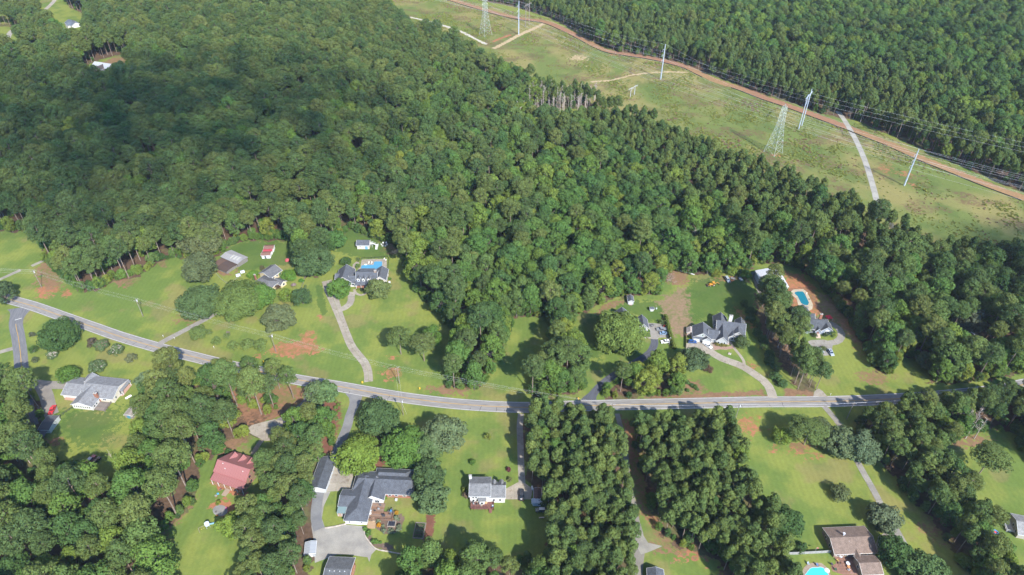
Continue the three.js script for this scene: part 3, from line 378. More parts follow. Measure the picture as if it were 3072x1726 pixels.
// brick terrace and gravel ring
// ---------------------------------------------------------------- trees
// A crown is a few thousand small leaf sprays set over the surface of many uneven boughs
function sprays(boughs, n, size, o = {}) {
  const r = rngOf(o.seed || 1), pos = new Float32Array(n * 18), col = new Float32Array(n * 18), nor = new Float32Array(n * 18);
  const wsum = []; let W = 0; for (const b of boughs) { W += b.r[0] * b.r[2] + b.r[1] * (b.r[0] + b.r[2]) * 0.5; wsum.push(W); }
  const a = new THREE.Vector3(), u = new THREE.Vector3(), w = new THREE.Vector3(), nn = new THREE.Vector3(), c = new THREE.Vector3(), asp = o.aspect || 0.75, jit = o.jitter ?? 0.8, low = o.low ?? -0.45, hue = o.hue ?? 0.16;
  for (let i = 0; i < n; i++) {
    const k = r() * W, b = boughs[wsum.findIndex(s => s >= k)]; let y; do { y = r() * 2 - 1; } while (y < low && r() < 0.8);
    const q = r() * 6.2832, s = Math.sqrt(1 - y * y); a.set(Math.cos(q) * s, y, Math.sin(q) * s); const depth = 0.72 + 0.36 * Math.sqrt(r());
    c.set(b.c[0] + a.x * b.r[0] * depth, b.c[1] + a.y * b.r[1] * depth, b.c[2] + a.z * b.r[2] * depth);
    nn.set(a.x / b.r[0], a.y / b.r[1] + 0.1, a.z / b.r[2]).normalize(); nn.x += (r() - 0.5) * jit * 2; nn.y += (r() - 0.5) * jit * 2; nn.z += (r() - 0.5) * jit * 2; nn.normalize();
    u.set(r() - 0.5, r() - 0.5, r() - 0.5).cross(nn).normalize(); w.crossVectors(nn, u); const z = size * (0.6 + 0.8 * r()), v = 1 + (r() - 0.5) * 2 * hue, v2 = (r() - 0.5) * hue * 0.6, bt = b.t || 1;
    const P = [[-1, -asp], [1, -asp * 0.6], [0.7, asp], [-0.6, asp * 0.8]].map(([x, yy]) => [c.x + (u.x * x + w.x * yy) * z * 0.5, c.y + (u.y * x + w.y * yy) * z * 0.5 - (Math.abs(x) > 0.8 ? 0.06 * z : 0), c.z + (u.z * x + w.z * yy) * z * 0.5]);
    [0, 1, 2, 0, 2, 3].forEach((m, j) => { const t = i * 18 + j * 3; pos.set(P[m], t); nor[t] = nn.x; nor[t + 1] = nn.y; nor[t + 2] = nn.z; col[t] = bt * v * (1 + v2); col[t + 1] = bt * v; col[t + 2] = bt * v * (1 - v2); });
  }
  const g = new THREE.BufferGeometry(); g.setAttribute('position', new THREE.BufferAttribute(pos, 3)); g.setAttribute('normal', new THREE.BufferAttribute(nor, 3)); g.setAttribute('color', new THREE.BufferAttribute(col, 3)); return g;
}
function trunkGeo(h, r0, limbs, seed, lean = 0.03) {                  // tapered trunk with limbs reaching into the boughs
  const r = rngOf(seed), b = new B(), n = 4, p = [[0, -0.3, 0]]; for (let i = 1; i <= n; i++) p.push([(r() - 0.5) * h * lean * i / n, h * i / n, (r() - 0.5) * h * lean * i / n]);
  for (let i = 0; i < n; i++) b.bar(p[i], p[i + 1], r0 * (1 - 0.7 * i / n), r0 * (1 - 0.7 * (i + 1) / n), 6);
  for (const [y, to, rr] of limbs) { const k = clamp(y / h, 0, 0.999) * n, i = Math.floor(k), s = p[i].map((v, m) => lerp(v, p[i + 1][m], k - i)); b.bar(s, to, rr, rr * 0.35, 4); }
  return b.geo();
}
const barkOf = (r, g, b) => mat(r, g, b, { map: T.wood, roughness: 0.95 });
const pineBark = barkOf(0.38, 0.29, 0.225), oakBark = barkOf(0.24, 0.2, 0.165), deadBark = mat(0.36, 0.3, 0.255);
function mature(seed) {                                              // tall loblolly-like pine: bare pole, rounded head of separate puffs
  const r = rngOf(seed * 131 + 5), h = 22 + r() * 5, R = 4.2 + r() * 1.4, bo = [], li = [], base = h * (0.54 + 0.08 * r());
  for (let i = 0, n = 46; i < n; i++) { const t = (i + 0.5) / n, y = base + (h - base) * (0.06 + 0.84 * t), rr = R * Math.sqrt(Math.max(0.04, 1 - Math.pow(1.7 * (t - 0.42), 2))) * (0.4 + 0.56 * Math.sqrt(r())), q = i * 2.4 + r(), s = (1.0 + 0.55 * r()) * (1.15 - 0.25 * t); const c = [Math.cos(q) * rr, y, Math.sin(q) * rr]; bo.push({ c, r: [s * 1.15, s * 0.8, s * 1.15], t: 0.84 + 0.32 * r() }); if (i % 3 === 0) li.push([y - 1.2, c, 0.1]); }
  bo.push({ c: [0, h - 0.9, 0], r: [1.9, 1.1, 1.9] });
  return { h, R, crown: sprays(bo, 4600, 0.58, { seed, aspect: 0.5, jitter: 0.55, low: -0.5 }), trunk: trunkGeo(h - 1.5, 0.3, li, seed) };
}
function slender(seed) {                                             // plantation pine: narrow egg-shaped head
  const r = rngOf(seed * 71 + 3), h = 15.5 + r() * 4.5, R = 1.95 + r() * 0.8, bo = [], li = [], base = h * 0.58;
  for (let i = 0, n = 22; i < n; i++) { const t = (i + 0.5) / n, y = base + (h - base) * (0.04 + 0.84 * t), rr = R * Math.sqrt(Math.max(0.03, 1 - Math.pow(1.6 * (t - 0.36), 2))) * (0.4 + 0.5 * r()), q = i * 2.4 + r() * 0.8, s = (0.85 + 0.4 * r()) * (1.1 - 0.25 * t); const c = [Math.cos(q) * rr, y, Math.sin(q) * rr]; bo.push({ c, r: [s * 1.05, s * 0.95, s * 1.05], t: 0.86 + 0.28 * r() }); if (i % 3 === 0) li.push([y - 0.8, c, 0.07]); }
  bo.push({ c: [0, h - 0.8, 0], r: [0.95, 0.95, 0.95], t: 1.05 });
  return { h, R, crown: sprays(bo, 2200, 0.55, { seed, aspect: 0.5, jitter: 0.55, low: -0.6 }), trunk: trunkGeo(h - 1.5, 0.2, li, seed) };
}
function broad(seed, H = 15, R = 4.4, n = 2600, bare = 0.22, size = 0.58) { // broadleaf: billowing head of overlapping boughs
  const r = rngOf(seed * 37 + 11), h = H * (0.92 + 0.16 * r()), bo = [], li = [], base = h * bare, k = R > 5 ? Math.round(R * 12) : Math.max(16, Math.round(R * 7)), bs = R > 5 ? 0.66 : 1;
  for (let i = 0; i < k; i++) { const t = (i + 0.5) / k, y = base + (h - base) * (0.12 + 0.8 * Math.pow(t, 0.9)), rr = R * Math.sqrt(Math.max(0.05, 1 - Math.pow(1.65 * (t - 0.38), 2))) * (0.5 + 0.42 * Math.sqrt(r()) * (2 - bs)) / (R > 5 ? 1.06 : 1), q = i * 2.4 + r(), s = R * (0.25 + 0.16 * r()) * bs, lop = 0.8 + 0.42 * vnoise(Math.cos(q) * 1.3 + seed * 3.7, Math.sin(q) * 1.3 + y * 0.12); const c = [Math.cos(q) * rr * lop, y + (lop - 1) * R * 0.3, Math.sin(q) * rr * lop]; bo.push({ c, r: [s * 1.1, s * 0.9, s * 1.1], t: 0.82 + 0.34 * r() }); if (i % 3 === 0) li.push([base * 0.9 + (y - base) * 0.3, c, 0.05 * R]); }
  bo.push({ c: [0, h - R * 0.3, 0], r: [R * 0.42, R * 0.36, R * 0.42], t: 1.05 });
  return { h, R, crown: sprays(bo, n, size, { seed, aspect: 0.8, jitter: 0.5 }), trunk: trunkGeo(h * 0.75, 0.055 * R + 0.08, li, seed) };
}
function snag(seed, h = 16) {                                        // dead standing tree: grey pole with bare branches
  const r = rngOf(seed * 19), li = []; for (let i = 0; i < 26; i++) { const y = h * (0.4 + 0.58 * r()), q = r() * 6.28, L = (1.3 + 1.6 * r()) * (1.25 - y / h * 0.7); li.push([y, [Math.cos(q) * L, y + L * (0.3 + 0.5 * r()), Math.sin(q) * L], 0.09]); }
  return trunkGeo(h, 0.27, li, seed);
}
const KIND = { pine: [1, 2, 3, 4, 5, 6].map(mature), slim: [1, 2, 3, 4, 5, 6].map(slender), leaf: [[18, 5.6], [19, 4.4], [16.5, 6.2], [18.5, 5.2], [17, 5], [20, 4.9], [15.5, 5.6]].map(([H, R], i) => broad(i + 1, H, R, Math.round(R * R * 160), 0.2, 0.55)) };
const SNAGS = [1, 2, 3].map(s => snag(s, 14 + s));
const leafMat = (r, g, b) => new THREE.MeshPhysicalMaterial({ color: new THREE.Color().setRGB(r, g, b), vertexColors: true, roughness: 0.9, side: THREE.DoubleSide, transmission: 0.2, thickness: 0, specularIntensity: 0.05 });
const GREEN = {                                                      // leaf colours (linear)
  pine: [[0.1145, 0.1569, 0.0445], [0.0975, 0.1473, 0.0445], [0.1357, 0.1696, 0.0488], [0.0827, 0.1272, 0.0424]], slim: [[0.1039, 0.1484, 0.0424], [0.1251, 0.1643, 0.0435], [0.088, 0.1325, 0.0403]],
  leaf: [[0.106, 0.1738, 0.036], [0.0869, 0.1579, 0.0382], [0.1357, 0.1929, 0.0371], [0.0657, 0.1208, 0.036], [0.1039, 0.159, 0.0445], [0.1749, 0.212, 0.0403]],
};
const greenMats = Object.fromEntries(Object.entries(GREEN).map(([k, l]) => [k, l.map(c => leafMat(...c))]));
const sparse = [];
// scatter each wood
const treeList = [], thicket = [];
const blockers = [];                                                 // buildings: [x, d, radius]
function scatterWoods() {
  for (const w of woods) {
    const r = rngOf(w.id.length * 977 + w.id.charCodeAt(0) * 13), cell = Math.min(w.gap, w.mix[1] || w.id === 'main' ? 4.6 : 99) * 0.75, [x0, d0, x1, d1] = w.box, grid = new Map(), key = (i, j) => i * 4096 + j;
    for (let d = Math.max(95, d0); d < d1; d += cell) for (let x = x0; x < x1; x += cell) {
      const px = x + (r() - 0.5) * cell * 1.5, pd = d + (r() - 0.5) * cell * 1.5, loose = 0.85 + 0.3 * r(), pick = r(), pv = r(), pt = r(), ps = r(), pr = r();
      if (Math.abs(px) > 120 + pd * 0.68 || pd > 985 || !inPoly(w.poly, px, pd)) continue;
      if (w.id === 'main' && clearings.some(c => inPoly(c, px, pd))) continue;
      if ((w.id !== 'row' && drives.some(([l, m]) => lineDist(l, px, pd) < m)) || lineDist(mainRoad, px, pd) < 5.5 || blockers.some(([bx, bd, br]) => Math.hypot(px - bx, pd - bd) < br)) continue;
      let [a, b] = w.mix; if (w.id === 'main') {                     // stands: broadleaf down the middle, slender pine along the clearing, mature pine at the left
        const s = fbm(px * 0.012 + 3, pd * 0.012, 3) - 0.5, east = sstep(-200, 20, px - (pd - 400) * 0.15), edge = px > -40 && pd > 330 ? sstep(95, 40, lineDist(rightOfWay, px, pd)) : 0;
        b = edge * sstep(40, 120, px + (pd - 350) * 0.3) * 0.9; a = (1 - b) * clamp(0.78 - 0.52 * east + s * 1.3 + (pd > 560 ? 0.25 : 0)); } else if (w.id === 'beyond') { const e = sstep(120, 40, lineDist(dirtRoad, px, pd)), s = fbm(px * 0.01, pd * 0.01, 3) - 0.5; a = 0.06; b = clamp(0.12 + 0.85 * e + s); }
      const kind = pick < a ? 'pine' : pick < a + b ? 'slim' : 'leaf', list = KIND[kind], g = kind === 'slim' ? Math.min(w.gap, 4.6) * loose : w.gap * loose;
      const i = Math.floor(px / 10), j = Math.floor(pd / 10) + 2000; let ok = true;
      for (let m = -1; m <= 1 && ok; m++) for (let n = -1; n <= 1 && ok; n++) for (const q of grid.get(key(i + m, j + n)) || []) if (Math.hypot(q[0] - px, q[1] - pd) < (g + q[2]) * 0.42) { ok = false; break; }
      if (!ok) continue; (grid.get(key(i, j)) || grid.set(key(i, j), []).get(key(i, j))).push([px, pd, g]);
      let v = Math.floor(pv * list.length), tint = Math.floor(pt * GREEN[kind].length);  if (kind === 'leaf' && tint === 5 && ps > 0.45) tint = ps > 0.7 ? 1 : 3; if (kind === 'leaf' && w.bright) tint = [0, 2, 5][tint % 3];
      const sc = (kind === 'leaf' ? 0.66 + 0.6 * ps : 0.74 + 0.42 * ps) * (kind === 'slim' ? 1 : w.scale || 1);
      treeList.push({ w, kind, v, tint, x: px, d: pd, s: sc, turn: pr * 6.28 });
      if (!w.sparse && w.id !== 'row' && r() < (w.id === 'main' || w.id === 'beyond' ? 0.55 : 0.4)) { const q = r() * 6.28, m = g * 0.55; thicket.push({ x: px + Math.cos(q) * m, d: pd + Math.sin(q) * m, s: 0.26 + 0.22 * r(), v: Math.floor(r() * 7), tint: Math.floor(r() * 5), turn: q }); }
    }
  }
}
// leafy skirts where a wood meets open ground
function skirtWoods() {
  for (const w of woods) { if (w.sparse || w.id === 'row' || w.id === 'beyond') continue; const r = rngOf(w.poly.length * 77 + 1);
    w.poly.forEach((p, i) => { const q = w.poly[(i + 1) % w.poly.length], L = Math.hypot(q[0] - p[0], q[1] - p[1]); if (L > 160) return; for (let t = 0; t < L; t += 2.6) { const k = t / L, x = lerp(p[0], q[0], k) + (r() - 0.5) * 3, d = lerp(p[1], q[1], k) + (r() - 0.5) * 3 + 1.5, keep = r() < (w.id === 'main' || w.id === 'verge' ? 0.85 : 0.45); const e = { x, d, s: 0.2 + 0.26 * r() * (w.id === 'main' ? 1.3 : 0.8), v: Math.floor(r() * 7), tint: Math.floor(r() * 6), turn: r() * 6.28, edge: true }; if (!keep || (x > -230 && x < 320 && inPoly(rightOfWay, x, d)) || drives.some(([l, m]) => lineDist(l, x, d) < m) || lineDist(mainRoad, x, d) < 5 || blockers.some(([bx, bd, br]) => Math.hypot(x - bx, d - bd) < br) || (w.id === 'main' && clearings.some(c => inPoly(c, x, d)))) continue; thicket.push(e); } }); }
}
function plantTree(kind, v, tint, x, d, s, turn, label, group, name) {
  const t = thing(name || (kind === 'leaf' ? 'broadleaf_tree' : 'pine_tree'), label, 'tree', x, d, turn, group); t.scale.setScalar(s);
  part('trunk', KIND[kind][v].trunk, kind === 'leaf' ? oakBark : pineBark, t); part('crown', KIND[kind][v].crown, greenMats[kind][tint], t); return t;
}
const LANDMARKS = [[-260, 330, 'the lane at the left edge'], [-200, 320, 'the lawn with the leaning pole'], [-173, 345, 'the ruined barn'], [-150, 350, 'the cottage sheds'], [-94, 357, 'the garden building'], [-70, 310, 'the dormered house'], [-45, 265, 'the pair of yard pines'], [-10, 240, 'the shady lawn gap'], [30, 260, 'the dark lawn beside the grey house'], [63, 300, 'the white shed'], [90, 315, 'the brush pile'], [130, 320, 'the van and trailers'], [155, 330, 'the white metal barn'], [185, 300, 'the teal pool'], [205, 260, 'the blue-sided house'], [243, 270, 'the hidden brown roof'], [280, 240, 'the road at the right edge']];
function growWoods(limitPine, limitLeaf) {
  const seen = t => { const h = KIND[t.kind][t.v].h * t.s, a = project(t.x, h * 0.75, t.d); return a[0] > -20 && a[0] < 3092 && a[1] > -20 && a[1] < 1746; };
  treeList.forEach(t => { t.z = project(t.x, 10, t.d)[2]; t.seen = seen(t); }); treeList.sort((a, b) => a.z - b.z);
  let nP = 0, nL = 0; const rest = { pine: [], slim: [], leaf: [] };
  for (const t of treeList) {
    const leaf = t.kind === 'leaf';
    if (t.seen && (leaf ? nL < limitLeaf : nP < limitPine)) { leaf ? nL++ : nP++; const look = { pine: ['olive', 'green', 'pale olive', 'dark'], slim: ['mid green', 'light green', 'deep green'], leaf: ['fresh green', 'mid green', 'light green', 'dark green', 'dull green', 'yellow-green'] }[t.kind][t.tint], what = t.kind === 'pine' ? `${t.s * 1 > 0.8 ? 'tall' : 'shorter'} ${look} pine` : t.kind === 'slim' ? `slender ${look} pine` : `${t.s > 0.9 ? 'large' : 'smaller'} ${look} broadleaf tree`;
      const where = t.w.id !== 'main' ? t.w.where : 'in the wood nearest ' + LANDMARKS.reduce((a, b) => Math.hypot(a[0] - t.x, a[1] - t.d) < Math.hypot(b[0] - t.x, b[1] - t.d) ? a : b)[2]; plantTree(t.kind, t.v, t.tint, t.x, t.d, t.s, t.turn, `${what} ${where}`, `${what}s ${where}`); } else rest[t.kind].push(t);
  }
  const m4 = new THREE.Matrix4(), q = new THREE.Quaternion(), up = new THREE.Vector3(0, 1, 0), rc = rngOf(99);
  for (const kind of ['pine', 'slim', 'leaf']) {
    const g = new THREE.Group(); g.name = { pine: 'pine_forest', slim: 'slender_pine_forest', leaf: 'broadleaf_forest' }[kind]; tag(g, { pine: 'mass of tall pines filling the distant woods', slim: 'mass of slender plantation pines along the power line clearing', leaf: 'mass of leafy broadleaf trees filling the distant woods' }[kind], 'forest', null, 'stuff'); scene.add(g);
    KIND[kind].forEach((K, v) => {
      const list = rest[kind].filter(t => t.v === v); if (!list.length) return;
      const cm = new THREE.InstancedMesh(K.crown, leafMat(1, 1, 1), list.length), tm = new THREE.InstancedMesh(K.trunk, kind === 'leaf' ? oakBark : pineBark, list.length); cm.name = 'crown'; tm.name = 'trunk';
      list.forEach((t, i) => { m4.compose(new THREE.Vector3(t.x, 0, -t.d), q.setFromAxisAngle(up, t.turn), new THREE.Vector3(t.s, t.s * (0.92 + 0.16 * rc()), t.s)); cm.setMatrixAt(i, m4); tm.setMatrixAt(i, m4); const c = GREEN[kind][t.tint], k = 0.88 + 0.24 * rc(), y = (rc() - 0.5) * 0.16; cm.setColorAt(i, new THREE.Color().setRGB(c[0] * k * (1 + y), c[1] * k, c[2] * k)); });
      for (const o of [cm, tm]) { o.castShadow = o.receiveShadow = true; o.userData.kind = 'stuff'; g.add(o); }
    });
  }
  const g = new THREE.Group(); g.name = 'undergrowth'; tag(g, 'leafy undergrowth and saplings between the forest trunks', 'undergrowth', null, 'stuff'); scene.add(g);
  KIND.leaf.forEach((K, v) => { const list = thicket.filter(t => t.v === v && (t.edge || inWoods(t.x, t.d))); const cm = new THREE.InstancedMesh(K.crown, leafMat(1, 1, 1), list.length); cm.name = 'foliage'; cm.userData.kind = 'stuff'; cm.castShadow = cm.receiveShadow = true; list.forEach((t, i) => { m4.compose(new THREE.Vector3(t.x, -1.2, -t.d), q.setFromAxisAngle(up, t.turn), new THREE.Vector3(t.s, t.s, t.s)); cm.setMatrixAt(i, m4); const c = GREEN.leaf[t.tint], k = 0.85 + 0.3 * rc(); cm.setColorAt(i, new THREE.Color().setRGB(c[0] * k, c[1] * k, c[2] * k)); }); g.add(cm); });
  console.log('trees', treeList.length, 'pines', nP, 'leaf', nL, Object.values(rest).map(l => l.length));
}
// yard trees: survey of the crown centre (sheet point), crown radius in metres, height
const shapeCache = new Map();
function yardTree(z, x, y, R, H, colour, label, o = {}) {
  const [gx, gd] = z(x, y, H * (o.mid ?? 0.58)), key = `${o.kind || 'leaf'}${Math.round(R)}_${Math.round(H)}_${(o.seed || Math.round(gx)) % 3}`;
  if (!shapeCache.has(key)) {
    const seed = 40 + shapeCache.size, sz = R > 5 ? 0.52 + 0.016 * R : R > 2.5 ? 0.46 : 0.32;
    shapeCache.set(key, o.kind === 'pine' ? (() => { const K = mature(seed), f = R / K.R, fy = H / K.h; const a = K.crown.clone().scale(f, fy, f), b = K.trunk.clone().scale(1, fy, 1); return { h: H, R, crown: a, trunk: b }; })() : broad(seed, H, R, Math.round(clamp(R * R * 165, 500, 24000)), o.bare ?? 0.16, sz));
  }
  const K = shapeCache.get(key), t = thing(o.name || (o.kind === 'pine' ? 'pine_tree' : 'broadleaf_tree'), label, o.category || 'tree', gx, gd, rnd() * 6.28, o.group);
  part('trunk', K.trunk, o.kind === 'pine' ? pineBark : oakBark, t); part('crown', K.crown, yardLeaf(colour), t); return t;
}
const yardMats = new Map(); const yardLeaf = c => { const k = c.join(); if (!yardMats.has(k)) yardMats.set(k, leafMat(...c)); return yardMats.get(k); };
// ---------------------------------------------------------------- buildings (u = to the right, w = away from the camera, in the house's own axes)
const shingle = (r, g, b) => mat(r, g, b, { map: T.shingle, roughness: 0.92 }), metalRoof = (r, g, b, ro = 0.5) => mat(r, g, b, { map: T.ribs, roughness: ro });
const siding = (r, g, b) => mat(r, g, b, { map: T.siding }), brickM = mat(0.42, 0.2, 0.13, { map: T.brick }), WHITE = mat(0.57, 0.57, 0.55), GLASS = mat(0.02, 0.028, 0.035, { roughness: 0.12 }), WOOD = mat(0.33, 0.22, 0.15, { map: T.wood });
class House {
  constructor(name, label, x, d, deg, wall, roof, o = {}) { this.g = thing(name, label, o.category || 'house', x, d, -deg * Math.PI / 180); this.wall = wall; this.roof = roof; this.trim = o.trim || WHITE; this.n = 0; blockers.push([x, d, o.block || 10]); }
  place(axis) { return axis === 'u' ? (a, y, t) => [t, y, -a] : (a, y, t) => [a, y, -t]; }
  // a gabled wing; the ridge runs along u or w; rp = where the ridge sits across the span (0.5 = middle)
  gable(u0, u1, w0, w1, ev, rh, axis, o = {}) {
    const e = this.n++ * 0.004, P = this.place(axis), [a0, a1, t0, t1] = axis === 'u' ? [w0, w1, u0, u1] : [u0, u1, w0, w1], rp = o.rp ?? 0.5, m = lerp(a0, a1, rp), ov = o.ov ?? 0.45, th = 0.18, ev1 = o.ev1 ?? ev, base = o.base || 0;
    const y = a => a < m ? lerp(ev, rh, (a - a0) / (m - a0)) : lerp(ev1, rh, (a1 - a) / (a1 - m)), L = [a0 - ov, y(a0 - ov)], R = [a1 + ov, y(a1 + ov)], ro = (o.rake ?? 0.35) - e;
    part('wall', new B().prism([[a0 + e, base], [a1 - e, base], [a1 - e, ev1 - 0.05], [m, rh - 0.05 - e], [a0 + e, ev - 0.05]], t0 + e, t1 - e, P).geo(), o.wall || this.wall, this.g);
    const roof = part('roof', new B().prism([[L[0], L[1] + e], [m, rh + e + 0.02], [R[0], R[1] + e], [R[0], R[1] + th + e], [m, rh + th + e + 0.02], [L[0], L[1] + th + e]], t0 - ro, t1 + ro, P).geo(), o.roof || this.roof, this.g);
    const f = new B(), rim = (t, s) => f.prism([[L[0], L[1] - 0.02 + e], [m, rh - 0.02 + e], [R[0], R[1] - 0.02 + e], [R[0], R[1] + th + e - 0.01], [m, rh + th + e], [L[0], L[1] + th + e - 0.01]], t, t + s * 0.1, P);
    if (!o.plain) { rim(t0 - ro - 0.004, -1); rim(t1 + ro + 0.004, 1); for (const [q, s] of [[L, -1], [R, 1]]) f.prism([[q[0] + s * 0.004, q[1] - 0.1], [q[0] + s * 0.13, q[1] - 0.1], [q[0] + s * 0.13, q[1] + 0.1], [q[0] + s * 0.004, q[1] + 0.1]], t0 - ro - 0.1, t1 + ro + 0.1, P); part('fascia', f.geo(), this.trim, this.g); }
    return roof;
  }
  // hipped wing: hip length at each end of the ridge
  hip(u0, u1, w0, w1, ev, rh, axis, h0, h1, o = {}) {
    const e = this.n++ * 0.004, ov = o.ov ?? 0.45, b = new B(), [a0, a1, t0, t1] = axis === 'u' ? [w0, w1, u0, u1] : [u0, u1, w0, w1], P = this.place(axis), m = (a0 + a1) / 2, E = ev - 0.2 + e;
    part('wall', new B().prism([[a0 + e, 0], [a1 - e, 0], [a1 - e, ev - 0.02], [a0 + e, ev - 0.02]], t0 + e, t1 - e, P).geo(), o.wall || this.wall, this.g);
    const A = P(a0 - ov, E, t0 - ov), Bb = P(a1 + ov, E, t0 - ov), C = P(a1 + ov, E, t1 + ov), D = P(a0 - ov, E, t1 + ov), r0 = P(m, rh + e, t0 + h0 - (h0 ? 0 : ov)), r1 = P(m, rh + e, t1 - h1 + (h1 ? 0 : ov)), up = p => [p[0], p[1] + 0.16, p[2]], [A2, B2, C2, D2] = [A, Bb, C, D].map(up);
    b.tri(A2, B2, r0).tri(C2, D2, r1).quad(B2, C2, r1, r0).quad(D2, A2, r0, r1); [[A, Bb, B2, A2], [Bb, C, C2, B2], [C, D, D2, C2], [D, A, A2, D2]].forEach(q => b.quad(...q)); b.quad(A, D, C, Bb);
    const roof = part('roof', b.geo(), o.roof || this.roof, this.g);
    const f = new B(); for (const [p, q] of [[A, Bb], [Bb, C], [C, D], [D, A]]) { const n = new THREE.Vector3(q[0] - p[0], 0, q[2] - p[2]).cross(new THREE.Vector3(0, 1, 0)).normalize(), c = [(A[0] + C[0]) / 2, 0, (A[2] + C[2]) / 2]; if (n.x * (p[0] - c[0]) + n.z * (p[2] - c[2]) < 0) n.negate(); const s = (v, k, h) => [v[0] + n.x * k, v[1] + h, v[2] + n.z * k]; f.quad(s(p, 0.1, -0.02), s(q, 0.1, -0.02), s(q, 0.1, 0.13), s(p, 0.1, 0.13)).quad(s(p, 0.005, 0.13), s(p, 0.1, 0.13), s(q, 0.1, 0.13), s(q, 0.005, 0.13)).quad(s(p, 0.005, -0.02), s(q, 0.005, -0.02), s(q, 0.1, -0.02), s(p, 0.1, -0.02)); }
    part('fascia', f.geo(), this.trim, this.g); return roof;
  }
  lean(u0, u1, w0, w1, y0, y1, m, name = 'porch_roof') { return part(name, new B().prism([[w0, y0], [w1, y1], [w1, y1 + 0.15], [w0, y0 + 0.15]], u0, u1, this.place('u')).geo(), m || this.roof, this.g); }   // a single slope from y0 at w0 to y1 at w1
  box(name, u0, u1, y0, y1, w0, w1, m, parent) { return part(name, new B().box(u0, u1, y0, y1, -w1, -w0).geo(), m, parent || this.g); }
  // a framed pane on the wall plane; face: f towards the camera, b away, l left, r right
  win(face, u, w, y, ww, hh, o = {}) {
    const s = { f: [0, -1], b: [0, 1], l: [-1, 0], r: [1, 0] }[face], fr = (a, h, d0, d1) => face === 'f' || face === 'b' ? [u - a / 2, u + a / 2, y - h / 2, y + h / 2, ...(s[1] < 0 ? [w - d1, w - d0] : [w + d0, w + d1])] : [...(s[0] < 0 ? [u - d1, u - d0] : [u + d0, u + d1]), y - h / 2, y + h / 2, w - a / 2, w + a / 2];
    const q = fr(ww + 0.3, hh + 0.3, -0.05, 0.07), f = part(o.name || 'window', new B().box(q[0], q[1], q[2], q[3], -q[5], -q[4]).geo(), o.frame || this.trim, this.g); const n = Math.max(1, Math.round(ww / 1.1));
    for (let i = 0; i < n; i++) { const a = (i + 0.5) / n - 0.5, uu = face === 'f' || face === 'b' ? a * ww : 0, wv = face === 'l' || face === 'r' ? a * ww : 0, p = fr(ww / n - 0.1, hh - 0.08, 0.06, 0.085); part('pane', new B().box(p[0] + uu, p[1] + uu, p[2], p[3], -(p[5] + wv), -(p[4] + wv)).geo(), o.pane || GLASS, f); }
    return f;
  }
  door(face, u, w, ww, hh, m, name = 'door') { const s = { f: [0, -1], b: [0, 1], l: [-1, 0], r: [1, 0] }[face]; const along = face === 'f' || face === 'b'; const f = this.box(name, u - (along ? ww / 2 : 0.06), u + (along ? ww / 2 : 0.06), 0.02, hh, w - (along ? 0.06 : ww / 2), w + (along ? 0.06 : ww / 2), m || WHITE); if (name === 'garage_door') for (let k = 1; k < 4; k++) { const y = hh * k / 4; part('panel_line', new B().box(u - ww / 2 + 0.1, u + ww / 2 - 0.1, y - 0.03, y + 0.03, -(w + s[1] * 0.085), -(w + s[1] * 0.04)).geo(), mat(0.6, 0.6, 0.58), f); } return f; }
  chimney(u, w, top, m, s = 0.7, base = 0, flue = true) { const c = this.box('chimney', u - s, u + s, base, top, w - s * 0.6, w + s * 0.6, m); part('cap', new B().box(u - s - 0.1, u + s + 0.1, top, top + 0.14, -(w + s * 0.6 + 0.1), -(w - s * 0.6 - 0.1)).geo(), mat(0.35, 0.33, 0.3), c); if (flue) part('flue', new B().cyl(u, top + 0.14, top + 0.6, -w, 0.18).geo(), mat(0.2, 0.2, 0.2), c); return c; }
  post(u, w, y0, y1, m = WHITE, r = 0.12) { return this.box('post', u - r, u + r, y0, y1, w - r, w + r, m); }
  // deck of separate boards on a frame with a railing along the given edges
  deck(u0, u1, w0, w1, y, m, rail = 'lfr', along = 'u', open = null) {
    const d = part('deck', new B().box(u0 + 0.1, u1 - 0.1, Math.max(0, y - 0.25), y - 0.05, -w1 + 0.1, -w0 - 0.1).geo(), mat(0.2, 0.13, 0.09), this.g), r = rngOf(Math.round(u0 * 100 + w0 * 10) + 5000), ms = Array.isArray(m) ? m : [m];
    const [a, b] = along === 'u' ? [w0, w1] : [u0, u1], st = 0.32; for (let t = a; t < b - 0.05; t += st) { const t1 = Math.min(b, t + st - 0.04), bb = along === 'u' ? new B().box(u0, u1, y - 0.05, y, -t1, -t) : new B().box(t, t1, y - 0.05, y, -w1, -w0); part('board', bb.geo(), ms[Math.floor(r() * ms.length)], d); }
    const rl = (x0, x1, v0, v1) => { const q = new B(), L = Math.max(x1 - x0, v1 - v0), n = Math.max(2, Math.round(L / 1.6)), px = i => lerp(x0, x1, i / n), pv = i => lerp(v0, v1, i / n); for (let i = 0; i <= n; i++) q.box(px(i) - 0.06, px(i) + 0.06, 0, y + 1, -pv(i) - 0.06, -pv(i) + 0.06); q.box(x0 - 0.07, x1 + 0.07, y + 0.92, y + 1.02, -v1 - 0.07, -v0 + 0.07).box(x0 - 0.04, x1 + 0.04, y + 0.18, y + 0.26, -v1 - 0.04, -v0 + 0.04); for (let i = 0; i < n * 5; i++) { const k = i / (n * 5); q.box(lerp(x0, x1, k) - 0.025, lerp(x0, x1, k) + 0.025, y + 0.2, y + 0.95, -lerp(v0, v1, k) - 0.025, -lerp(v0, v1, k) + 0.025); } part('railing', q.geo(), ms[0], d); };
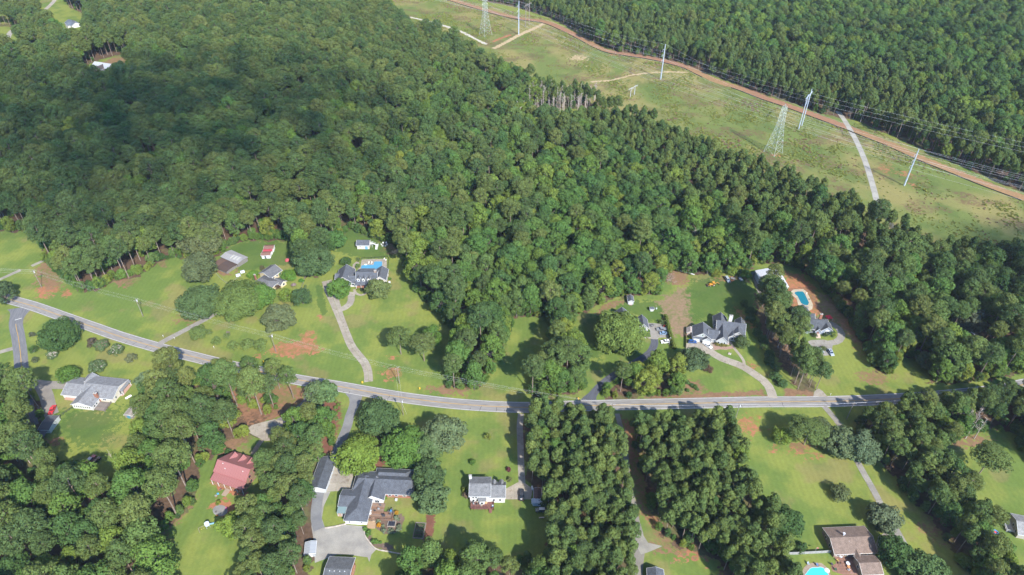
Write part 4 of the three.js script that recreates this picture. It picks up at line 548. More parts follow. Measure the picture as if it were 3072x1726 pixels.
    if (rail.includes('f')) open ? (rl(u0, open[0], w0, w0), rl(open[1], u1, w0, w0)) : rl(u0, u1, w0, w0); if (rail.includes('l')) rl(u0, u0, w0, w1); if (rail.includes('r')) rl(u1, u1, w0, w1); if (rail.includes('b')) rl(u0, u1, w1, w1); return d;
  }
  steps(u0, u1, w0, w1, y, m, n = 5) { const b = new B(); for (let i = 0; i < n; i++) b.box(u0, u1, 0, y * (i + 1) / n - 0.02 * (i + 1 === n), -lerp(w0, w1, (i + 1) / n), -lerp(w0, w1, i / n)); return part('steps', b.geo(), m, this.g); }
}
const CHAR = shingle(0.1, 0.11, 0.125), SLATE = shingle(0.125, 0.135, 0.155), GREYR = shingle(0.29, 0.295, 0.305), MIDGREY = shingle(0.24, 0.243, 0.245), BROWN = shingle(0.275, 0.195, 0.15), DARKB = shingle(0.16, 0.125, 0.11);
const CREAM = siding(0.72, 0.65, 0.54), WHITEW = siding(0.68, 0.66, 0.62), GREYW = siding(0.48, 0.48, 0.47), TANW = siding(0.58, 0.52, 0.44), YELW = siding(0.68, 0.56, 0.34), BLUEW = siding(0.3, 0.34, 0.4);

{ // white ranch house at the left
  const h = new House('ranch_house', 'white walled ranch house with pale grey shingle roof left of the woods', -200.5, 231.9, 8, WHITEW, GREYR, { block: 15 });
  h.gable(-9, 8.2, -5.6, 6.9, 2.9, 5, 'u', { rp: 0.48, wall: CREAM }); h.gable(-9.3, 1.2, -11.5, 0, 2.8, 4.85, 'w', { rp: 0.42 }); h.gable(-18.2, -7, -6, 5, 2.7, 4.7, 'u'); h.gable(-13.4, -8.4, 2, 7.6, 2.7, 4.3, 'w');
  for (let i = 0; i < 8; i++) h.win('f', -8.1 + i * 1.12, -11.5, 1.7, 0.6, 1.0); for (const w of [-10, -8.4]) h.win('r', 1.2, w, 1.7, 0.9, 1.2); for (const w of [-3.5, 0, 3]) h.win('r', 8.2, w, 1.7, 0.9, 1.2); h.win('f', 3.6, -5.6, 1.7, 1.8, 1.1);
  h.box('bench', -17, -11, 0, 0.7, -7.2, -6.1, mat(0.4, 0.24, 0.17)); h.chimney(0.5, -5.9, 6, brickM, 0.75); h.box('porch_floor', 8.2, 9.8, 0, 0.2, -1, 6.8, mat(0.4, 0.25, 0.19)); h.post(9.6, 6.4, 0.2, 2.7); h.post(9.6, 0, 0.2, 2.7); h.lean(8.3, 10, -0.5, 7, 2.75, 2.6, GREYR);
  h.deck(1.4, 7.2, -11.6, -6.3, 0.7, [mat(0.34, 0.29, 0.25, { map: T.wood }), mat(0.29, 0.25, 0.22, { map: T.wood }), mat(0.38, 0.31, 0.26, { map: T.wood })], 'r', 'u'); h.win('r', 8.2, 5.2, 1.7, 0.8, 1.1);
}
{ // red roofed log house
  const RED = metalRoof(0.38, 0.155, 0.145, 0.55), RED2 = metalRoof(0.35, 0.14, 0.132, 0.55), LOG = mat(0.26, 0.17, 0.1, { map: T.siding }), h = new House('log_house', 'two storey log house under a faded red metal roof with three dormers', -119.5, 182.5, 18.7, LOG, RED, { block: 15, trim: mat(0.35, 0.12, 0.12) });
  h.gable(-7.6, 7.6, -3.6, 8.4, 5.6, 8.3, 'u', { rp: 0.3, ev1: 3.2, ov: 0.5, rake: 0.6 });
  h.lean(-8.2, 8.2, -7.3, -3.6, 3.4, 4.7, RED2); for (let i = 0; i < 6; i++) h.post(-7.8 + i * 3.12, -7, 0, 3.4, mat(0.6, 0.55, 0.5), 0.1);
  for (let i = 0; i < 3; i++) { const u = -4.8 + i * 4.4; h.gable(u - 0.95, u + 0.95, 2.2, 6.6, 5.4, 6.7, 'w', { ov: 0.3, rake: 0.25, base: 3.8, plain: true }); h.win('b', u, 6.6, 5.0, 1, 1.1); }
  for (const u of [-4.8, 0, 4.6]) h.win('f', u, -3.6, 5.05, 1.5, 0.7); for (const [w, y] of [[-1, 4.6], [2.4, 4.6], [-1, 1.6], [2.6, 1.6]]) h.win('r', 7.6, w, y, 1.3, 1.4); for (const u of [-5.5, -2.4, 2.4, 5.5]) h.win('f', u, -3.6, 1.5, 1.2, 1.4); h.door('f', 0, -3.62, 1.1, 2.1, mat(0.5, 0.42, 0.3));
  h.deck(-7.8, 7.8, -7.1, -3.7, 0.5, [mat(0.5, 0.27, 0.15, { map: T.wood }), mat(0.45, 0.24, 0.14, { map: T.wood })], '', 'u'); h.steps(-1.1, 1.1, -10.4, -7.1, 0.5, mat(0.3, 0.22, 0.16), 4); part('vent_pipe', new B().cyl(7.3, 3, 7.4, -5.6, 0.14).geo(), mat(0.5, 0.5, 0.52, { metalness: 0.6, roughness: 0.4 }), h.g);
  for (const [u, w, y] of [[-5, -0.8, 8.0], [-3.2, -2.2, 7.0], [5.4, -1.4, 7.6]]) h.box('vent', u - 0.12, u + 0.12, y - 0.5, y + 0.35, w - 0.12, w + 0.12, WHITE);
}
{ // large charcoal roofed house
  const h = new House('brick_house', 'large house under a charcoal roof with white end wall above the gravel yard', -54.7, 177, 3.2, brickM, SLATE, { block: 16 });
  h.hip(-12.6, 12.6, -4.9, 5.2, 2.9, 5.5, 'u', 1.6, 0.4); h.hip(-4.3, 11, 1, 7.1, 2.9, 4.9, 'u', 1.4, 2.4); h.hip(-12.5, -3.6, -18.4, 2, 2.9, 5.45, 'w', 4.4, 0.2, { wall: mat(0.76, 0.75, 0.73, { map: T.siding }) }); h.gable(-6, 1.1, -8.2, 1, 2.9, 5.3, 'w', { rp: 0.35, wall: WHITEW, rake: 0.2 }); h.gable(-16.6, -9, -11.9, -4.3, 2.8, 4.2, 'u', { wall: WHITEW });
  const aw = h.lean(-16.8, -13, -15.2, -12.1, 2.2, 2.7, mat(0.14, 0.2, 0.2), 'awning'); aw.userData.label = 'dark teal porch awning'; for (const u of [-16.5, -14.8, -13.2]) h.post(u, -15, 0, 2.2, WHITE, 0.08); h.box('porch_floor', -16.7, -13, 0, 0.25, -15.2, -12, mat(0.4, 0.27, 0.2));
  for (const u of [-10.6, -5.8]) h.win('f', u, -18.4, 1.6, 0.9, 1.1); for (const u of [3.2, 6, 9.5]) h.win('f', u, -4.9, 1.7, 1.2, 1.1, { name: 'window' }); h.win('f', -1.5, -8.2, 1.6, 1.8, 1.6); h.win('r', -3.6, -11, 1.6, 2.2, 1.9); h.win('r', -3.6, -15, 1.6, 1.2, 1.3); h.win('l', -16.6, -8, 1.6, 1.4, 1.2); h.win('l', -12.5, -16, 1.6, 1, 1.1); h.door('f', -8.2, -18.43, 4.6, 2.4, WHITE, 'garage_door'); h.win('b', -9, 5.2, 1.6, 1.4, 1.2);
  const DW = [[0.36, 0.2, 0.12], [0.42, 0.24, 0.15], [0.3, 0.19, 0.13], [0.38, 0.27, 0.2]].map(c => mat(...c, { map: T.wood })); h.deck(-3.5, 2, -12.2, -8.3, 0.6, DW, '', 'u'); h.deck(-3.5, 6.4, -16.4, -12.2, 0.6, DW, 'rf', 'u', [-2, -0.4]); h.box('patio', -3.5, -0.1, 0, 0.1, -20, -16.6, concrete(0.55, 0.38, 0.23)); h.box('step', -1.8, 0.1, 0, 0.3, -16.9, -16.45, concrete(0.6, 0.45, 0.3));
  h.box('condenser', 5.6, 6.6, 0, 0.8, -6.6, -5.7, mat(0.45, 0.45, 0.45));
}
{ // detached garage by the drive
  const [x, d] = zC(-60, 120, 0), h = new House('garage', 'long low garage with a near black roof beside the tan parking pad', -82, 184, 5, siding(0.55, 0.55, 0.52), CHAR, { block: 6, category: 'garage' });
  h.gable(-3.4, 3.4, -9.5, 6.5, 2.4, 3.5, 'w', { ov: 0.25, rake: 0.2 }); h.door('f', 0.2, -9.53, 4.4, 2.1, mat(0.5, 0.5, 0.48), 'garage_door'); h.win('r', 3.4, -4, 1.5, 0.9, 0.9); h.win('r', 3.4, 1, 1.5, 0.9, 0.9);
}
{ // building cut by the bottom edge
  const h = new House('workshop', 'long brick workshop with a dark grey roof and four white roof vents', -66.6, 133, 2.5, brickM, mat(0.15, 0.155, 0.16, { map: T.shingle }), { block: 9, category: 'workshop' });
  h.gable(-4.6, 4.9, -9.5, 9.6, 2.7, 4.3, 'u', { rp: 0.72, trim: WHITE }); for (const u of [-2.9, -1.1, 1, 2.9]) h.box('vent', u - 0.16, u + 0.16, 4.0, 4.5, 3.2, 3.5, WHITE); h.box('side_wall', 4.95, 5.6, 0, 1.2, -9.5, 8, mat(0.45, 0.25, 0.15, { map: T.brick })); h.win('r', 4.9, 0, 1.5, 1, 1); h.win('l', -4.6, 3, 1.5, 1, 1);
}
{ // grey cape with two back dormers
  const h = new House('cape_house', 'small white house with grey roof, two dormers and a red-brown deck', -10, 173.8, 0, WHITEW, MIDGREY, { block: 10 });
  h.gable(-7.6, 0.8, -4.6, 4.4, 5, 7, 'u', { ov: 0.35 }); h.gable(0.8, 7, -4.5, 2.7, 4, 6, 'u', { rp: 0.6, ov: 0.35 });
  for (const u of [2.3, 5.5]) { h.gable(u - 0.75, u + 0.75, -0.2, 3, 4.9, 5.75, 'w', { ov: 0.25, rake: 0.2, base: 3.5, plain: true }); h.win('b', u, 3, 4.5, 0.8, 0.7); }
  h.chimney(-7.7, 3.6, 7.6, siding(0.7, 0.72, 0.7), 0.55, 0, false); part('bay', new B().prism([[-4, -4.6], [-3.5, -6], [-1.6, -6], [-0.9, -4.6]], 0.5, 3.2, (a, b, t) => [a, t, -b]).geo(), WHITEW, h.g); h.lean(-4.2, -0.7, -6.2, -4.55, 3.2, 3.7, MIDGREY, 'bay_roof'); for (const [u, y] of [[-6.2, 3.9], [-5, 3.9], [-6.2, 1.9], [-4.6, 1.9]]) h.win('f', u, -4.6, y, 0.9, 1.1); h.win('f', -2.55, -6, 1.9, 1.1, 1.1); for (const u of [2.4, 5]) h.win('f', u, -4.5, 2, 1, 1.1); h.win('l', -7.6, 0, 2.4, 1, 1.2); h.door('r', 7.02, -2, 2.6, 2.1, WHITE, 'garage_door'); h.win('r', 7, 1.2, 1.8, 0.8, 1);
  const DR = [[0.3, 0.13, 0.1], [0.26, 0.11, 0.09], [0.34, 0.17, 0.13]].map(c => mat(...c, { map: T.wood })); h.deck(-7.2, 2.4, -8.2, -4.75, 0.9, DR, 'lfr', 'w', [0.4, 1.6]); h.steps(0.4, 1.6, -9.4, -8.2, 0.9, DR[0], 4);
}
{ // brown ranch at the lower right
  const h = new House('ranch_house', 'brown-roofed ranch house with a metal flue beside the bright blue pool', 134.2, 150.2, -2.6, mat(0.33, 0.24, 0.19, { map: T.brick }), BROWN, { block: 11, trim: mat(0.55, 0.5, 0.45) });
  h.gable(-8.2, 8.3, -5.3, 5.5, 2.8, 4.8, 'u'); h.gable(-0.4, 1.3, -8.6, -4.2, 2.6, 3.3, 'w', { ov: 0.2, rake: 0.1 }); h.gable(-1, 6.6, -14, -7, 2.7, 4.2, 'u', { wall: siding(0.35, 0.28, 0.22) });
  const c = h.box('chimney', -2.8, -2.2, 3.6, 5.7, 1.1, 1.6, mat(0.62, 0.64, 0.66, { metalness: 0.5, roughness: 0.4 })); part('cap', new B().box(-2.95, -2.05, 5.72, 5.85, -1.75, -0.95).geo(), mat(0.5, 0.5, 0.52), c); h.box('vent', -1.3, -1.1, 3.9, 4.5, -1.6, -1.4, mat(0.3, 0.28, 0.26)); for (const u of [-6.5, -3.6, 4.5]) h.win('f', u, -5.3, 1.6, 1.5, 1.2); h.win('l', -8.2, -1, 1.6, 1.1, 1.2); h.win('l', -8.2, 2.5, 1.6, 1.1, 1.2); h.win('f', 3, -14, 1.6, 1.6, 1.2); h.win('l', -1, -10.5, 1.6, 1.1, 1.1); h.door('r', 8.32, 0, 1, 2.1, WHITE);
}
{ // dormered house with the pool
  const h = new House('dormer_house', 'large grey-roofed house with white dormers in front of the blue pool', -84, 320, 0, siding(0.62, 0.58, 0.53), SLATE, { block: 19 });
  h.gable(-7.5, 4.6, -3.4, 6.6, 4.8, 7.8, 'u', { rp: 0.36 }); h.lean(-7.8, 4.8, -6.3, -3.3, 3.1, 4.9, SLATE); for (let i = 0; i < 5; i++) h.post(-7.4 + i * 2.9, -6, 0.4, 3.1); h.box('porch_floor', -7.6, 4.6, 0, 0.4, -6.3, -3.4, brickM); for (const u of [-5.9, -2.9, 0.1]) { h.gable(u - 0.7, u + 0.7, -4.4, -0.6, 5.9, 6.7, 'w', { ov: 0.2, rake: 0.15, base: 4.2, wall: WHITE }); h.win('f', u, -4.4, 5.2, 0.7, 1.0); }
  h.box('rear_dormer', -5.6, 2.4, 4.9, 6.9, 1.6, 4.4, siding(0.62, 0.58, 0.53)); h.lean(-5.9, 2.7, 0.6, 4.8, 7.45, 6.95, SLATE, 'dormer_roof'); h.box('rear_dormer', 2.7, 4.4, 4.6, 6.3, 1.8, 4.2, siding(0.62, 0.58, 0.53)); h.lean(2.75, 4.6, 1.2, 4.6, 6.8, 6.4, SLATE, 'dormer_roof');
  h.gable(3, 9.6, -2.8, 7.4, 4.4, 6.8, 'w'); h.chimney(3.6, 0.2, 9, mat(0.42, 0.33, 0.25, { map: T.brick }), 0.7, 4); h.gable(-19.6, -10.6, -3.4, 8.6, 3.5, 7, 'w'); h.gable(-12, -7.3, -3.9, 3, 3, 5.4, 'u', { ov: 0.3 }); h.gable(-20.4, -15.6, -0.6, 4.6, 3.4, 5, 'u', { wall: brickM });
  h.win('f', -15, -3.4, 1.8, 2.6, 1.6); h.win('f', -15, -3.4, 4.7, 1.1, 0.9); for (const u of [-5.9, -0.2, 2.6]) h.win('f', u, -3.4, 1.9, 1.1, 1.6); h.door('f', -3, -3.42, 1.2, 2.3, mat(0.3, 0.12, 0.1)); h.win('f', 6.3, -2.8, 1.9, 1.8, 1.6); h.win('f', 6.3, -2.8, 4.7, 1.2, 1.1); for (const w of [0, 3.5, 6.8]) h.win('r', 9.6, w, 1.9, 1.1, 1.5); h.box('condenser', 10.6, 11.6, 0, 0.9, -0.4, 0.5, mat(0.6, 0.6, 0.62)); h.box('skylight', -15.7, -14.9, 5.5, 5.9, 0.5, 1.2, mat(0.7, 0.66, 0.55)); h.win('f', -9.6, -3.9, 1.8, 1.2, 1.4);
}
{ // cottage with yellow walls
  const h = new House('cottage', 'yellow walled cottage with dark grey hipped roofs behind the oaks', -145, 318, 31, YELW, mat(0.17, 0.17, 0.175, { map: T.shingle }), { block: 13 });
  h.hip(-5, 7, -6.8, 3.4, 3, 6, 'u', 3.6, 2.6); h.gable(-9, 0.2, 3.2, 12, 3.2, 5.2, 'w', { rp: 0.45 }); h.gable(3.8, 9.6, 2.2, 6.2, 2.5, 3.6, 'u'); h.hip(2.2, 7.4, -8.6, -2, 3, 5, 'w', 2.4, 0.2); h.gable(6.6, 10, -6.4, -3.2, 2.5, 3.5, 'u');
  h.chimney(-6.2, -2.2, 6.6, brickM, 0.55); for (const w of [-5.4, -3.6]) h.win('r', 7.4, w - 2.2, 1.7, 0.9, 1.2); for (const u of [3.6, 5.8]) h.win('f', u, -8.6, 1.7, 1, 1.3); h.win('r', 7, 0.4, 1.7, 1.2, 1.2); for (const w of [5.4, 8, 10.4]) h.win('r', 0.2, w, 1.7, 1, 1.2); h.win('f', -3, -6.8, 1.7, 1.2, 1.3); h.win('r', 9.6, 4.2, 1.6, 1.4, 1.4); h.door('r', 10.02, -4.8, 1, 2.1, WHITE);
}
{ // grey house behind the big maple
  const h = new House('grey_house', 'dark-roofed grey house half hidden behind the big round maple', 63, 282, 1, GREYW, SLATE, { block: 12 });
  h.gable(-10.6, -1, -4, 6.4, 3, 5.6, 'u'); h.gable(-6.6, 2.1, -7.6, 6.8, 3, 7, 'w'); h.gable(1, 7, -3, 3.2, 2.9, 5, 'u'); h.gable(5, 11, -5.4, 1.8, 3, 6, 'w');
  for (const u of [6.6, 9.4]) h.win('f', u, -5.4, 1.7, 0.9, 1.3); h.chimney(3.8, -1.6, 6.1, mat(0.12, 0.12, 0.13), 0.5, 3.5); h.box('condenser', 9.3, 10.4, 0, 0.7, -6.5, -5.8, mat(0.08, 0.14, 0.06)); h.win('r', 11, -2, 1.7, 1.2, 1.2); h.win('f', -2.2, -7.6, 1.8, 1.6, 1.4); h.win('l', -10.6, 1, 1.7, 1, 1.2); h.box('gable_board', 5.6, 10.4, 3.05, 3.2, -5.6, -5.38, WHITE);
}
{ // big grey house with double garage
  const h = new House('gabled_house', 'many-gabled grey house with two white garage doors and a white chimney', 112, 273, 11.9, GREYW, SLATE, { block: 17 });
  h.gable(-14.2, -4.8, -6.6, 2, 3, 6.4, 'w'); h.gable(-9.2, -4.9, -8, -3, 2.9, 4.5, 'w', { ov: 0.3 }); h.gable(-6, -1, -6, 2, 2.9, 5.4, 'u', { ov: 0.3 }); h.gable(-2.1, 3.8, -7, 4, 3, 6, 'w'); h.gable(-2, 12.7, -1, 8.8, 3, 6.9, 'u', { rp: 0.6, wall: siding(0.45, 0.5, 0.55) }); h.gable(5.2, 12.8, -1.4, 5, 3, 6, 'w'); h.gable(4.6, 8.2, -2.6, 1.5, 2.9, 4.4, 'w', { ov: 0.3 }); h.gable(-3.1, 3.4, 5, 12.4, 3.4, 6.3, 'w'); h.gable(8.6, 13, 5, 11.4, 3.4, 5.6, 'w');
  h.door('f', -11.8, -6.64, 3.7, 2.3, WHITE, 'garage_door'); h.door('f', -7, -8.04, 3.7, 2.3, WHITE, 'garage_door'); h.win('f', -9.5, -6.6, 4.6, 1.2, 0.7, { frame: mat(0.7, 0.8, 0.7) }); for (const u of [-0.7, 2.3]) h.win('f', u, -7, 1.7, 0.9, 1.3); h.win('f', 6.4, -2.6, 1.7, 1, 1.4); h.win('f', 10.6, -1.4, 1.7, 1.9, 1.5); for (const w of [1.5, 4.5]) h.win('l', -2, w + 1.5, 3.2, 1.6, 2); h.chimney(5.2, 8.6, 8.4, WHITE, 0.9); for (const w of [1, 4]) h.win('r', 12.8, w, 1.7, 1, 1.3); h.lean(-14.4, -9.3, -7.5, -6.55, 2.75, 3.3, SLATE); h.box('porch_floor', 3.9, 5.1, 0, 0.25, -6, 0, mat(0.4, 0.3, 0.24));
}
{ // blue sided house with the freeform pool
  const h = new House('blue_house', 'slate-roofed house with blue gable walls behind the two parked cars', 165, 280, 4, BLUEW, CHAR, { block: 9 });
  h.hip(-9.4, 8, -4.6, 3.6, 3, 6.4, 'u', 3.4, 3.2); h.gable(2.4, 8.4, -5.4, 1, 3, 5.4, 'w'); h.gable(-8.6, -3.8, -5.2, 1, 3, 5, 'w'); h.gable(-9, -0.2, 2, 12, 3.1, 6, 'w', { rp: 0.62 }); h.gable(-6, 1, 3, 8, 3, 5.4, 'u'); h.gable(-0.6, 2.2, -5.8, 0, 2.8, 4.1, 'w', { ov: 0.25 });
  const arch = (u, w) => { h.win('f', u, w, 1.7, 2, 1.4); const a = part('fanlight', new THREE.CylinderGeometry(1.1, 1.1, 0.14, 14, 1, false, Math.PI / 2, Math.PI).rotateX(Math.PI / 2), WHITE, h.g); a.position.set(u, 2.5, -w); }; arch(5.6, -5.4); arch(-6.2, -5.2); h.win('f', -2.2, -4.6, 1.7, 2, 1.2); h.door('f', 0.8, -5.83, 1.2, 2.2, mat(0.2, 0.1, 0.08)); h.steps(-0.4, 2, -8.6, -5.9, 1, mat(0.45, 0.35, 0.27), 6); h.win('r', 8.4, -2, 1.7, 1, 1.3); h.chimney(4.2, 4, 6.6, brickM, 0.7); h.deck(0.5, 5.4, 3.8, 7.6, 0.6, [mat(0.3, 0.22, 0.18, { map: T.wood })], 'rb', 'u');
}
{ // white metal barn
  const h = new House('metal_barn', 'white metal barn beside the freeform pool and red clay bank', 153, 318, -2, mat(0.62, 0.62, 0.62, { map: T.ribs }), mat(0.6, 0.61, 0.63, { map: T.ribs, roughness: 0.5 }), { block: 8, category: 'barn' });
  h.gable(-7, 7, -7.6, 8, 4.4, 5.9, 'w', { ov: 0.3 }); h.door('f', -3.2, -7.64, 3.4, 3.4, mat(0.06, 0.06, 0.07), 'garage_door'); h.door('f', 2.4, -7.64, 3.4, 3.4, WHITE, 'garage_door'); h.win('r', 7, 2, 1.8, 1, 1);
}
{ // house under the trees at the right
  const h = new House('hidden_house', 'brown-roofed house almost swallowed by trees near the right edge', 243.5, 268.5, -24, siding(0.4, 0.34, 0.28), DARKB, { block: 7.5 });
  h.gable(-7, 7, -4.6, 4.6, 3, 5.2, 'w', { rp: 0.52 }); h.gable(-10, 0, -2, 3, 2.7, 4.4, 'u'); h.box('skylight', 2.6, 3.2, 4.3, 4.7, -0.6, 1.8, mat(0.6, 0.55, 0.5)); h.win('f', 2, -4.6, 1.6, 1.2, 1.2); h.win('f', -3, -4.6, 1.6, 1.2, 1.2);
}
{ // right edge house
  const [x, d] = z12(1950, 1150, 1), h = new House('grey_house', 'pale grey-roofed house cut by the right edge of the lawn', x + 2, d + 1, 14, siding(0.45, 0.4, 0.32), shingle(0.36, 0.35, 0.34), { block: 9 });
  h.gable(-7, 9, -4, 5, 3, 5, 'u'); for (const w of [-2, 1]) h.win('l', -7, w, 1.6, 1, 1.2); h.deck(-10, -7.1, -2, 4, 0.6, [mat(0.5, 0.48, 0.44)], 'lf', 'u'); h.win('f', 0, -4, 1.6, 1.2, 1.2);
}
{ // far houses in the woods
  const q = Z(0, 0, 2.495), [x, d] = q(765, 490, 3), h = new House('far_house', 'far house with pale metal roof in the bare clearing among dark pines', x, d, 200, siding(0.35, 0.32, 0.3), mat(0.55, 0.57, 0.58, { map: T.ribs }), { block: 16 });
  h.gable(-11, 9, -6, 5, 3, 5.6, 'u'); h.gable(-7, 2, -2, 9, 3, 5, 'w', { roof: DARKB }); h.win('b', 0, 5, 1.6, 1.4, 1.2); h.win('f', 0, -6, 1.6, 1.4, 1.2);
  const [x2, d2] = q(545, 180, 2), k = new House('far_house', 'far white house with blue-grey roof near the top left corner', x2, d2, 40, WHITEW, shingle(0.16, 0.19, 0.23), { block: 10 }); k.gable(-9, 9, -5, 5, 3, 5.4, 'u'); k.gable(-1, 5, -8, 2, 3, 4.8, 'w'); k.win('f', -5, -5, 1.6, 1.2, 1.2); k.win('l', -9, 0, 1.6, 1.2, 1.2);
}
// sheds and outbuildings
{
  let h = new House('garden_building', 'pale shingled garden building with white outside stair behind the pool', -94.3, 357, 0, siding(0.66, 0.62, 0.52), SLATE, { block: 7, category: 'outbuilding' });
  h.gable(-3.8, 3.9, -2.4, 3, 3.3, 4.9, 'u'); h.win('f', -1.8, -2.4, 1.9, 0.6, 0.7); h.door('f', 1.7, -2.43, 0.8, 2.1, mat(0.1, 0.3, 0.6)); h.door('f', 2.5, -2.43, 0.6, 2.1, mat(0.1, 0.3, 0.6)); h.box('landing', 3.95, 5.4, 2.4, 2.55, -0.6, 1.4, WHITE); { const b = new B(), s = (u0, u1, y0, y1, w0, w1) => b.prism([[u0, y0], [u1, y1], [u1, y1 + 0.14], [u0, y0 + 0.14]], w0, w1, (a, y, t) => [a, y, -t]); s(5.4, 7.6, 2.4, 1.3, 0.2, 1.2); s(5.4, 7.6, 3.3, 2.2, 0.15, 0.22); s(5.4, 7.6, 3.3, 2.2, 1.2, 1.27); b.box(7.6, 9, 1.2, 1.35, -1.3, 0.2).prism([[-0.2, 1.25], [-2.6, 0], [-2.6, 0.14], [-0.2, 1.39]], 7.7, 8.9, (a, y, t) => [t, y, -a]).prism([[-0.2, 2.2], [-2.6, 0.95], [-2.6, 1.05], [-0.2, 2.3]], 7.65, 7.73, (a, y, t) => [t, y, -a]).prism([[-0.2, 2.2], [-2.6, 0.95], [-2.6, 1.05], [-0.2, 2.3]], 8.87, 8.95, (a, y, t) => [t, y, -a]); for (const [u, w, y] of [[5.3, -0.5, 3.3], [5.3, 1.3, 3.3], [7.6, 0.2, 2.2], [9, 1.3, 2.2], [9, -0.2, 2.2], [7.7, -2.6, 1], [8.9, -2.6, 1]]) b.box(u - 0.07, u + 0.07, 0, y, -w - 0.07, -w + 0.07); b.box(4, 5.4, 3.2, 3.3, -1.4, -1.3).box(4, 5.4, 3.2, 3.3, 0.5, 0.6); part('stair', b.geo(), WHITE, h.g); }
  h = new House('shed', 'white shed row with patched brown and red roofs in the cottage yard', -153.4, 350, -4, mat(0.68, 0.69, 0.7), metalRoof(0.24, 0.13, 0.1), { block: 7, category: 'shed' });
  h.gable(-2.6, 2.6, -5.4, -1.4, 2.3, 2.9, 'u', { ov: 0.2 }); h.gable(-2.3, 2.9, -1.35, 1.6, 2.2, 2.7, 'u', { ov: 0.1, roof: metalRoof(0.42, 0.06, 0.08) }); h.gable(-2.4, 3.2, 1.7, 5.6, 2.4, 3.0, 'u', { ov: 0.2 }); h.door('f', -0.4, -5.43, 1.2, 1.9, mat(0.1, 0.1, 0.1)); h.win('r', 2.6, -3.4, 1.3, 0.8, 0.7);
  h = new House('ruined_barn', 'decaying grey plank barn with a collapsed brown section under the oaks', -173.6, 338, 31, mat(0.3, 0.27, 0.24, { map: T.wood }), mat(0.34, 0.33, 0.33, { map: T.ribs }), { block: 9, category: 'barn', trim: mat(0.3, 0.26, 0.22) });
  h.gable(-8, 6.5, 1, 8.6, 2.6, 3.4, 'u', { plain: true }); h.gable(-2, 6, -7.4, 0.8, 1.9, 2.3, 'u', { plain: true, roof: mat(0.13, 0.085, 0.07, { map: T.wood }) }); h.gable(-7.6, -2.4, -6, 0.6, 1.5, 1.9, 'u', { plain: true, roof: mat(0.2, 0.12, 0.09, { map: T.wood }) }); { const r = rngOf(3); for (let i = 0; i < 9; i++) { const u = -1 + i * 0.8, b = part('roof_sheet', new B().box(-0.4, 0.4, 0, 0.05, -1.5 - r(), 1.2).geo(), [mat(0.55, 0.53, 0.45, { map: T.ribs }), mat(0.4, 0.4, 0.41, { map: T.ribs }), mat(0.27, 0.26, 0.26)][i % 3], h.g); b.position.set(u, 3.36 - (i % 2) * 0.02, -3.2 - r()); b.rotation.x = 0.2; b.rotation.y = (r() - 0.5) * 0.2; } }
  const shed = (name, label, z, x, y, deg, w2, d2, ev, rh, wall, roof, axis = 'w', o = {}) => { const [gx, gd] = z(x, y, 0), s = new House(name, label, gx, gd, deg, wall, roof, { block: Math.max(w2, d2) + 1.5, category: o.category || 'shed', trim: o.trim }); s.gable(-w2, w2, -d2, d2, ev, rh, axis, { ov: 0.2, rake: 0.15, plain: o.plain, rp: o.rp }); s.door('f', o.du || 0, -d2 - 0.03, Math.min(1.6, w2), ev * 0.85, o.door || WHITE); if (o.win) s.win('r', w2, 0, ev * 0.6, 0.7, 0.6); return s; };
  const s1 = shed('shed', 'slate-roofed white shed at the edge of the wood behind the grey house', zH, 655, 330, 2, 1.55, 2.5, 2.2, 3.1, GREYW, SLATE, 'w', { win: true }); s1.box('ramp', -0.9, 0.9, 0.01, 0.12, -3.4, -2.62, mat(0.2, 0.13, 0.1));
  shed('playhouse', 'tiny grey coop with flat slate roof on the lawn', zH, 1120, 515, 0, 1.05, 0.9, 1.5, 1.9, siding(0.45, 0.43, 0.4), SLATE, 'u', { category: 'coop' });
  shed('shed', 'small tan barn-roofed shed beside the white garage doors', zI, 210, 720, 11.9, 1.5, 2, 1.9, 3, mat(0.55, 0.43, 0.36, { map: T.siding }), mat(0.6, 0.5, 0.44, { map: T.shingle }), 'w', { door: mat(0.5, 0.4, 0.33) });
  const s4 = shed('shed', 'dark-roofed shed with pale walls behind the red pickup', zA, 310, 1080, 2, 2.5, 4.1, 2.3, 2.9, mat(0.55, 0.58, 0.55, { map: T.siding }), mat(0.11, 0.115, 0.125, { map: T.ribs, roughness: 0.5 }), 'u', { win: true }); s4.lean(-1.6, 2, -8, -4.2, 1.6, 2.1, mat(0.09, 0.09, 0.1), 'lean_to'); s4.post(-1.5, -7.8, 0, 1.6, WOOD, 0.07); s4.post(1.9, -7.8, 0, 1.6, WOOD, 0.07);
  shed('shed', 'small grey shed at the wood edge beside the gravel yard', z10, 415, 1275, -8, 2, 2.6, 2.2, 2.7, siding(0.42, 0.43, 0.43), mat(0.38, 0.4, 0.42, { map: T.ribs }), 'w');
  shed('shed', 'brown barrel-roofed shed beside the camper and pine block', zD, 1530, 600, 2, 1.5, 2.6, 2.1, 2.7, mat(0.18, 0.11, 0.095, { map: T.wood }), mat(0.2, 0.125, 0.11, { map: T.wood }), 'w', { door: mat(0.12, 0.08, 0.07) });
  shed('shed', 'grey plank shed with a teal door under trees near the ranch house', zA, 1790, 870, 10, 2, 2.4, 2.1, 2.6, mat(0.4, 0.35, 0.3, { map: T.wood }), mat(0.42, 0.37, 0.32, { map: T.wood }), 'w', { door: mat(0.05, 0.2, 0.28) });
  shed('shed', 'pale roof of a shed hidden in foliage left of the brown-roofed house', zK, 410, 420, -20, 2, 1.5, 2.2, 2.8, siding(0.5, 0.48, 0.44), mat(0.42, 0.42, 0.42, { map: T.shingle }), 'u');
